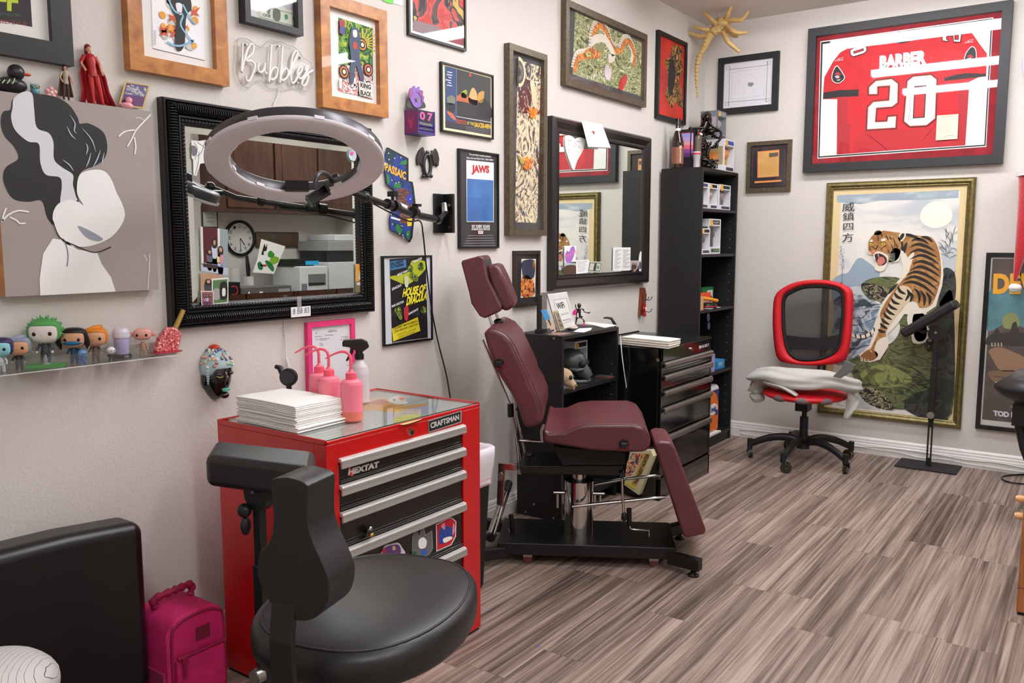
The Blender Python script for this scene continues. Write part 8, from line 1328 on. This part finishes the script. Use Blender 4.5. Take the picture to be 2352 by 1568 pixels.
# ================================================================ armrest stands
def armstand(base, name, label, top, H, plate, pad_o, pad_a, pad_b, pad_c, knob_z, split):
    t = thing(name, label, 'armrest', base); m = MB(); px_, py_ = plate; m.box((base.x-px_[0], base.y-py_[0], .001), (base.x+px_[1], base.y+py_[1], .009), BLK2); m.build('base_plate', t, bevel=.003); m = MB(); b = base
    m.box((b.x-.014, b.y-.011, .009), (b.x-.006, b.y+.011, split), CB); m.box((b.x+.006, b.y-.011, .009), (b.x+.014, b.y+.011, split), CB); m.box((b.x-.006, b.y-.011, .009), (b.x+.006, b.y+.011, .06), CB); m.box((b.x-.006, b.y-.011, split-.05), (b.x+.006, b.y+.011, split), CB); m.box((b.x-.017, b.y-.014, split), (b.x+.017, b.y+.014, H*.72), CB); m.build('lower_post', t, bevel=.002)
    m = MB(); m.box((b.x-.0135, b.y-.0105, H*.7), (b.x+.0135, b.y+.0105, H-.03), CB); m.build('upper_post', t, bevel=.002)
    kd = V((0, -1, 0)); q = V((b.x, b.y-.012, knob_z)); m = MB(); m.cyl(q, q+kd*.022, .021, STEEL); m.cyl(q+kd*.022, q+kd*.024, .018, mat('knob_face', (150, 146, 140), .4, .6)); m.build('clamp_knob', t)
    m = MB(); q = V((b.x, b.y-.012, H-.035)); m.cyl(q, q-kd*.024, .045, CB); m.cyl(q+V((.0, -.002, .01)), q+V((0, -.008, .01)), .008, STEEL); m.ell(q+V((-.03, -.01, -.045)), (.02, .016, .018), CB); m.ell(q+V((-.032, -.006, -.085)), (.012, .014, .025), CB); m.build('tilt_bracket', t)
    m = MB(); m.obox(pad_o, pad_a, pad_b, pad_c, PVC); m.build('arm_pad', t, bevel=.02, seg=4)
    return t
b = V((1.585, -.15, 0)); o_ = Pl((0, -.15, 0), (1, 0, 0), (0, 0, 1)); p0 = o_.hit(2069, 757, 0); p1 = o_.hit(2192, 686, 0); a = p1-p0; up = V((a.z, 0, -a.x)).normalized()
armstand(b, 'armrest_stand', 'tilted black armrest stand in front of the tiger painting', None, .86, ((.175, .17), (.11, .12)), p0+V((0, -.075, 0)), a, V((0, .15, 0)), up*.058, .33, .3)
b = V((.74, -4.47, 0)); TZs = .85; A0 = V((.632, -4.544, TZs)); Ax = V((.315, .074, 0)); Ay = V((-.122, .124, 0))*1.0
Ax = V((.945-.632, -4.47+4.544, 0)); Ay = V((.505-.632, -4.425+4.544, 0)); up = V((0, 0, 1))
armstand(b, 'armrest_stand', 'black armrest stand beside the red tool chest, its pad level', None, .79, ((.13, .1), (.16, .16)), A0-up*.082, Ax, Ay, up*.082, .285, .3)

# ================================================================ black work stool with back
st = V((1.17, -4.54, 0)); t = thing('work_stool', 'black vinyl stool with a keyhole-shaped back in the foreground', 'stool', st); m = MB()
nb = V((.25, -.97, 0)).normalized(); rb_ = V((.97, .25, 0)).normalized(); RS2 = Matrix((rb_, -nb, V((0, 0, 1)))).transposed()
def seatf(q):
    sq = lambda x, e: math.copysign(abs(x)**e, x); x, y, z = sq(q.x, .8), sq(q.y, .8), sq(q.z, .55)
    w = 1-.16*max(0, y); z2 = z+.16*(x*x) if z > 0 else z*1; return V((x*w, y, z2))
sc2 = st-nb*.045+V((0, 0, .563)); m.ell(sc2, (.222, .272, .06), PVC, RS2, 44, 22, seatf); m.build('seat_cushion', t)
m = MB(); P = []
for k in range(48):
    a = 2*math.pi*k/48; q = seatf(V((math.cos(a)*.9, math.sin(a)*.9, .436))); P.append(sc2+RS2@V((q.x*.222, q.y*.272, q.z*.06)))
m.tube(P, .0028, PVC, 6, closed=True); m.build('seat_piping', t)
m = MB(); m.cyl(st+V((0, 0, .12)), st+V((0, 0, .34)), .03, CB); m.cyl(st+V((0, 0, .34)), st+V((0, 0, .5)), .018, CHROME); m.box(st+V((-.09, -.09, .475)), st+V((.09, .09, .498)), CB); m.build('gas_column', t)
for k in range(5):
    a = k*1.2566+.55; d = V((math.cos(a), math.sin(a), 0)); m = MB(); m.tube([st+V((0, 0, .13)), st+d*.15+V((0, 0, .12)), st+d*.29+V((0, 0, .075))], [.03, .024, .017], CB, 10); o = m.build('base_arm', t); q = st+d*.29; s = V((-d.y, d.x, 0)); m = MB(); m.cyl(V((q.x, q.y, .028))-s*.02, V((q.x, q.y, .028))+s*.02, .027, BLACK); m.build('caster', o)
PK2 = Pl(st+nb*.3+V((0, 0, 0)), rb_, (0, 0, 1)); gq = lambda L: cv(440, 960, .3878, L)
bo = cr2(gq([(470, 385), (478, 362), (560, 352), (640, 372), (676, 392), (690, 420), (686, 560), (690, 640), (720, 740), (770, 850), (808, 950), (815, 1010), (800, 1100), (760, 1160), (700, 1196), (640, 1200), (560, 1178), (490, 1120), (430, 1040), (392, 940), (388, 880), (405, 800), (445, 750), (475, 690), (484, 600), (476, 480)]), True, 3)
m = MB(); P = PK2.pts(bo, 0); m.solid(P, -PK2.n*.085, PVC); m.build('backrest', t, bevel=.016, seg=4)
for h in (.0005, -.0855+.001):
    m = MB(); P = PK2.pts([(a, b) for a, b in inset(bo, 5)], 0); m.tube([p+PK2.n*(h-.004 if h > 0 else h+.002) for p in P], .0034, PVC, 6, closed=True); m.build('back_piping', t)
bb = PK2.hit(*gq([(605, 1205)])[0], -.03); cb = st+V((0, 0, .45)); u0_, _ = PK2.uv(*gq([(605, 1205)])[0], -.03); m = MB()
P = [PK2.at(u0_, bb.z+.12, -.02), PK2.at(u0_, bb.z-.02, .005), PK2.at(u0_, .5, .0), PK2.at(u0_, .43, -.02), PK2.at(u0_*.5, .405, -.12), st+V((0, 0, .45))]
for a, c in zip(P[:-1], P[1:]): d = (c-a); m.obox(a-PK2.r*.024-PK2.n*.005-d*.02, PK2.r*.048, d*1.04, PK2.n*.012, CB)
m.build('back_bar', t, bevel=.002)
# ================================================================ stool peeking in at the right edge
q = V((2.19, -.92, 0)); t = thing('work_stool', 'grey-black vinyl stool cut off by the right edge in front of the poster', 'stool', q); PG_ = mat('grey_vinyl', (74, 74, 76), .3, bump=.05, bscale=300); m = MB()
m.ell(q+V((0, 0, .66)), (.21, .2, .085), PVC, nu=36, nv=18, f=lambda p: V((p.x*(1-.25*max(p.z, 0)), p.y, p.z))); m.build('seat_cushion', t); m = MB(); m.ell(q+V((.02, 0, .7)), (.17, .17, .07), PG_, nu=30, nv=14); m.build('seat_top', t); m = MB(); m.box(q+V((-.12, -.05, .47)), q+V((.1, .05, .575)), CB); m.build('tilt_box', t); m = MB(); m.tube([q+V((-.09, 0, .47)), q+V((-.06, 0, .35)), q+V((0, 0, .2))], .022, CB); m.build('tilt_arm', t)
m = MB(); m.lathe([(0, 0), (.17, 0), (.17, .012), (.05, .03), (.03, .1)], q+V((.2, 0, 0)), CB, 36); m.tube([q+V((.2, 0, .09)), q+V((.1, 0, .3)), q+V((0, 0, .48))], .024, CB, 12); m.build('disc_base', t)
# wooden cabinet at right edge
t = thing('wooden_cabinet', 'orange-brown wooden cabinet corner with two pegs at the right edge', 'cabinet', (2.42, -2.05, 0)); CBW = woodmat('cabinet_wood', (140, 82, 42), (186, 118, 66), axis=(6, 6, .8), scale=5); m = MB(); m.box((2.222, -2.24, .012), (2.6, -1.86, .49), CBW); m.build('carcass', t, bevel=.003); m = MB(); m.box((2.226, -2.236, 0), (2.596, -1.864, .0119), BLACK); m.build('plinth', t); m = MB(); m.box((2.222, -2.2405, .104), (2.6, -2.2401, .106), BLACK); m.build('seam', t)
for pz in (1153, 1192):
    pl = Pl((2.222, 0, 0), (0, 1, 0), (0, 0, 1)); zz = {1153: .43, 1192: .365}[pz]; m = MB(); m.cyl((2.222, -2.2, zz), (2.2, -2.2, zz), .013, mat('peg_wood', (222, 170, 110), .4)); m.cyl((2.2, -2.2, zz), (2.193, -2.2, zz), .0105, mat('peg_wood'), .009); m.build('peg', t)

# ================================================================ left foreground: black bench end, bag
t = thing('massage_table', 'black padded bench end filling the lower left corner', 'bench', (.195, -5.1, 0)); LT = mat('black_leather', (17, 17, 18), .34, bump=.08, bscale=220, spec=.55); m = MB()
yy = [-5.9+k*.1 for k in range(15)]; pr = []
m.solid([(.135, -4.49, .1), (.135, -4.49, .592), (.135, -4.7, .612), (.135, -5.0, .622), (.135, -5.3, .62), (.135, -5.9, .6), (.135, -5.9, .1)], (.125, 0, 0), LT); m.build('padded_back', t, bevel=.035, seg=6)
m = MB(); m.box((.262, -5.9, .22), (.8, -4.98, .36), LT); m.build('seat_pad', t, bevel=.03, seg=4); m = MB(); m.box((.15, -5.85, 0), (.78, -5.0, .215), BLK2); m.build('base_frame', t); m = MB(); m.box((.15, -5.0, 0), (.25, -4.52, .1), BLK2); m.build('end_block', t)
q = ZP(20, 1575, .43); t = thing('cushion', 'grey and white striped cushion in the bottom left corner', 'cushion', q-V((0, 0, .07))); m = MB(); STR = artmat('striped_cloth', [(0, (206, 204, 200)), (.5, (96, 96, 98)), (.6, (206, 204, 200))], 22, .6, 1, kind='wave'); m.ell(q-V((.02, .06, .0)), (.13, .16, .065), STR, nu=30, nv=16, f=lambda p: V([math.copysign(abs(x)**.8, x) for x in p])); m.build('cushion_cover', t)
t = thing('lunch_bag', 'hot pink insulated lunch bag with zip pocket on the floor by the red chest', 'bag', (.24, -4.39, 0)); BP = mat('bag_pink', (206, 30, 108), .75, bump=.4, bscale=300, var=.12, vscale=20); BPD = mat('bag_trim', (150, 14, 66), .7); x0, x1, y0, y1 = .135, .32, -4.478, -4.283
m = MB(); m.solid([(x0, y0, .004), (x0, y1, .004), (x0, y1, .26), (x0, y1-.02, .295), (x0, y1-.06, .31), (x0, y0+.06, .31), (x0, y0+.02, .295), (x0, y0, .26)], (x1-x0, 0, 0), BP); m.build('bag_body', t, bevel=.014, seg=4); PBG = Pl((x1, 0, 0), (0, 1, 0), (0, 0, 1)); m = MB(); loop = [(x1+.001, y0+.012, .02), (x1+.001, y0+.012, .25), (x1+.001, y0+.03, .285), (x1+.001, y0+.065, .298), (x1+.001, y1-.065, .298), (x1+.001, y1-.03, .285), (x1+.001, y1-.012, .25), (x1+.001, y1-.012, .02)]; m.tube(cr(loop, False, 4), .0042, BPD, 8); m.build('front_piping', t)
m = MB(); m.pbox(PBG, y0+.018, y1-.018, .016, .185, 0, .014, BP); m.build('front_pocket', t, bevel=.006, seg=3); m = MB(); m.tube([(x1+.014, y0+.02, .19), (x1+.014, y1-.02, .19)], .005, BPD, 8); m.pbox(PBG, y0+.018, y1-.018, .016, .06, .0141, .0152, BPD); m.build('pocket_trim', t); m = MB(); m.pbox(PBG, y0+.034, y0+.044, .13, .175, .018, .022, BPD); m.pbox(PBG, y0+.03, y0+.048, .175, .19, .017, .023, BPD); m.build('zip_pull', t)
m = MB(); m.pbox(PBG, y0+.09, y0+.135, .215, .255, .0005, .003, mat('bag_patch', (120, 20, 50), .8)); m.build('sewn_patch', t); m = MB(); P = cr([(.2, y0+.04, .305), (.2, y0+.035, .33), (.21, y0+.08, .34), (.21, y1-.08, .342), (.2, y1-.035, .335), (.2, y1-.04, .305)], False, 5); m.tube(P, [.011*(1+.25*math.sin(i*2.1)) for i in range(len(P))], BPD, 8, flat=1); m.build('carry_handle', t)
m = MB(); m.pbox(Pl((0, y0, 0), (1, 0, 0), (0, 0, 1)), x0+.02, x1-.015, .02, .15, .0, .01, mat('bag_mesh_pocket', (160, 40, 90), .8)); m.build('side_pocket', t, bevel=.004)
# bits on the floor
m = MB()
for a, b in ((1124, 1402), (1236, 1483)): q = ZP(a, b, .001); m.cyl(q, q+V((0, 0, .0015)), .004, C(90, 90, 220), n=8)
single(m, 'floor_specks', 'two tiny blue specks on the planks near the red chest', 'litter')

# ================================================================ the side of the room that shows in the mirror
CTM = mat('black_granite', (26, 26, 28), .12, var=.5, vscale=90); CAB = woodmat('dark_cabinet', (52, 28, 18), (84, 48, 30), axis=(5, 5, .6), scale=5); CTZ = .93; cy0, cy1 = -2.0, -.02
t = thing('kitchen_counter', 'black speckled countertop on dark wood base units reflected in the mirror', 'counter', (3.5, -1.0, 0)); m = MB(); m.box((3.19, cy0, CTZ-.035), (RX-.001, cy1, CTZ), CTM); m.build('worktop', t, bevel=.006); m = MB(); m.box((3.24, cy0+.02, .09), (RX-.001, cy1, CTZ-.036), CAB); m.box((3.3, cy0+.03, 0), (RX-.001, cy1, .089), BLK2); m.build('base_carcass', t)
for k in range(4): m = MB(); y = cy0+.03+k*.485; m.box((3.222, y, .11), (3.2395, y+.47, .87), CAB); o = m.build('door', t, bevel=.004); m = MB(); m.cyl((3.222, y+.05, .75), (3.2, y+.05, .75), .012, STEEL); m.build('knob', o)
t = thing('wall_cabinet', 'dark wood wall cabinets reflected through the ring light', 'cabinet', (3.65, -.8, 1.63)); m = MB(); m.box((3.49, -1.5, 1.63), (RX-.001, -.02, 2.32), CAB); m.build('carcass', t)
for k in range(3): y = -1.48+k*.485; m = MB(); m.box((3.472, y, 1.66), (3.489, y+.46, 2.29), CAB); o = m.build('door', t, bevel=.004); m = MB(); m.box((3.468, y+.07, 1.73), (3.4719, y+.39, 2.22), CAB); m.build('raised_panel', o, bevel=.003)
def rx(px, py, X=RX-.002): q = MR(px, py, X); return q
q = rx(549, 547); t = thing('wall_clock', 'round black-rimmed clock seen reflected in the ribbed mirror', 'clock', q-V((0, 0, .16))); m = MB(); r = .155; m.lathe([(r*.8, 0), (r, 0), (r, .03), (r*.88, .035), (r*.84, .02)], (RX, q.y, q.z), BLACK, 40, ax=(-1, 0, 0)); m.build('rim', t); PCl = Pl((RX, q.y, q.z), (0, -1, 0), (0, 0, 1)); m = MB(); m.disc(PCl, .018, 0, 0, r*.86, C(214, 214, 210), n=36)
for k in range(1, 13): a = math.pi/2-k*math.pi/6; cx, cy = r*.68*math.cos(a), r*.68*math.sin(a); m.utext(str(k), PCl, .0188, cx-.012, cx+.012, cy-.013, cy+.013, INK)
m.build('dial', t); m = MB(); m.uvline(PCl, .021, [(0, 0), (-.0, -.1)], .005, INK); m.uvline(PCl, .022, [(0, 0), (-.045, -.06)], .008, INK); m.build('hands', t)
m = MB(); a, b = rx(584, 532), rx(684, 568); m.box((RX-.03, min(a.y, b.y), b.z), (RX-.003, max(a.y, b.y), a.z), woodmat('plank_brown', (70, 50, 34), (96, 70, 48), axis=(4, 1, 4), scale=4)); single(m, 'wooden_board', 'rounded dark wooden board reflected beside the clock', 'board', bevel=.02, seg=4)
m = MB(); a, b = rx(461, 472), rx(500, 524); PR_ = PC; m.box((RX-.012, min(a.y, b.y), b.z), (RX-.001, max(a.y, b.y), a.z), C(70, 66, 60)); m.box((RX-.014, min(a.y, b.y)+.012, b.z+.012), (RX-.0121, max(a.y, b.y)-.012, a.z-.012), C(206, 208, 196))
for k in range(8): m.box((RX-.0146, min(a.y, b.y)+.04, b.z+.05+k*.035), (RX-.0142, max(a.y, b.y)-.04, b.z+.054+k*.035), C(120, 120, 116))
single(m, 'certificate', 'framed certificate reflected at the left of the ribbed mirror', 'picture')
PRW = mat('printer_white', (206, 208, 210), .45); PRG = mat('printer_grey', (150, 150, 150), .5)
def mbox(px0, px1, X, z0, z1, dx): a, b = MR(px0, 640, X), MR(px1, 640, X); return (X, min(a.y, b.y), z0), (X+dx, max(a.y, b.y), z1)
z = CTZ+.0005
a, b = mbox(712, 755, 3.33, z, z+.0, .3); t = thing('printer', 'white ink tank printer reflected in the ribbed mirror', 'printer', (3.48, (a[1]+b[1])/2, z)); y0, y1 = MR(690, 640, 3.33).y, MR(754, 640, 3.33).y; m = MB(); m.box((3.33, y0, z), (3.7, y1, z+.24), PRW); m.build('printer_case', t, bevel=.01); m = MB(); m.box((3.326, y0+.09, z+.07), (3.3299, y1-.03, z+.17), mat('slot_grey', (110, 110, 112), .5)); m.box((3.322, y0+.09, z+.075), (3.3258, y1-.05, z+.095), INK); m.build('output_slot', t); m = MB()
for k in range(4): m.box((3.3262, y0+.012+k*.016, z+.02), (3.3297, y0+.022+k*.016, z+.09), C(96, 104, 112))
m.build('ink_windows', t); m = MB(); m.box((3.4, y0-.02, z+.241), (3.66, y1-.1, z+.3), BLACK); m.box((3.39, y0+.12, z+.25), (3.3999, y1-.05, z+.285), C(40, 160, 206)); tag(m.build('laptop_case'), 'black case with a cyan stripe on top of the ink tank printer', 'case')
y0, y1 = MR(757, 640, 3.36).y, MR(835, 640, 3.36).y; t = thing('printer', 'large grey and white laser copier reflected at the right of the mirror', 'printer', (3.55, (y0+y1)/2, z)); m = MB(); m.box((3.36, y0, z), (3.78, y1, z+.27), PRW); m.build('paper_cabinet', t, bevel=.008); m = MB(); m.box((3.4, y0+.01, z+.2705), (3.76, y1-.02, z+.37), mat('copier_dark', (30, 34, 38), .3)); m.build('output_bay', t); m = MB(); m.box((3.36, y0-.0, z+.3705), (3.78, y1+.0, z+.46), PRG); m.build('scanner_bed', t, bevel=.008); m = MB(); m.box((3.4, y0+.12, z+.4605), (3.75, y1-.02, z+.52), PRW); m.build('document_feeder', t, bevel=.01)
y0, y1 = MR(556, 665, 3.3).y, MR(670, 665, 3.3).y; t = thing('stereo_unit', 'flat grey electronic unit on the reflected counter', 'appliance', (3.42, (y0+y1)/2, z)); m = MB(); m.box((3.3, y0, z), (3.55, y1, z+.085), mat('unit_grey', (92, 88, 86), .4)); m.build('case', t, bevel=.005); m = MB(); m.box((3.296, y1-.14, z+.02), (3.2999, y1-.02, z+.06), C(150, 152, 152)); m.build('display', t); m = MB(); m.box((3.295, y0+.06, z+.03), (3.2998, y0+.07, z+.05), INKW); m.box((3.295, y0+.17, z+.035), (3.2998, y0+.2, z+.045), INKW); m.build('buttons', t)
y0, y1 = MR(523, 665, 3.32).y, MR(552, 665, 3.32).y; m = MB(); m.box((3.32, y0, z), (3.45, y1, z+.13), BLACK); P2 = Pl((3.32, 0, 0), (0, -1, 0), (0, 0, 1)); cy_ = -(y0+y1)/2
for k in range(12): a = .9+k*.37; m.uvline(P2, .001, [(cy_+.035*math.cos(a), z+.065+.035*math.sin(a)), (cy_+.035*math.cos(a+.4), z+.065+.035*math.sin(a+.4))], .008, C(200, 40, 44))
single(m, 'black_box', 'small black box with a red ring mark on the reflected counter', 'box')
t = thing('drawn_poster', 'white sheet with green painted shapes leaning on the reflected counter', 'drawing', MR(620, 640, 3.5)); pl = Pl((3.56, 0, 0), (0, -1, 0), (.2, 0, 1)); 
def mpx(L): return [MR(*q, 3.56) for q in cv(440, 470, .17857, L)]
m = MB(); P = mpx([(900, 440), (1208, 535), (1060, 890), (790, 870), (850, 700)]); m.solid([V((3.56, p.y, max(p.z, z))) for p in P], (.003, 0, 0), WHITE); m.build('sheet', t); m = MB()
for L, cc in (([(920, 560), (940, 500), (955, 545), (975, 500), (965, 590), (930, 600), (930, 640), (900, 640)], INK), ([(985, 620), (1020, 590), (1070, 640), (1040, 680), (990, 670)], C(50, 140, 50)), ([(1010, 700), (1060, 665), (1120, 680), (1120, 730), (1050, 770), (1010, 740)], C(130, 176, 40)), ([(850, 750), (890, 735), (920, 800), (900, 840), (860, 820)], C(30, 110, 60)), ([(945, 730), (990, 720), (1060, 800), (1050, 860), (1000, 820)], C(36, 120, 60)), ([(890, 770), (960, 770), (960, 795), (895, 790)], C(170, 40, 50))):
    m.flat([V((3.5592, p.y, p.z)) for p in mpx(cr2(L, True, 3))], cc)
m.build('painted_shapes', t)
def cupy(px, X, r, h, mt, name, label, cat, extra=None): p = MR(px, 640, X); p.z = z; m = MB(); m.lathe([(0, 0), (r, 0), (r, h), (r*.9, h)], p, mt); extra and extra(m, p); single(m, name, label, cat)
cupy(571, 3.62, .045, .16, mat('marble_white', (206, 206, 206), .3), 'utensil_jar', 'white jar with a black brush on the reflected counter', 'jar', lambda m, p: m.tube([p+V((0, 0, .1)), p+V((0, .0, .22)), p+V((0, -.01, .34))], [.01, .02, .012], BLACK)); cupy(540, 3.55, .04, .24, mat('frosted_cup', (190, 190, 186), .4, alpha=.8), 'tall_cup', 'tall frosted cup on the reflected counter', 'cup'); cupy(557, 3.6, .035, .06, BLACK, 'ink_bottle', 'small black pot beside the frosted cup reflected', 'bottle')
bpy.data.objects.remove(_fo)
# every thing's children keep local coordinates; nothing else to do
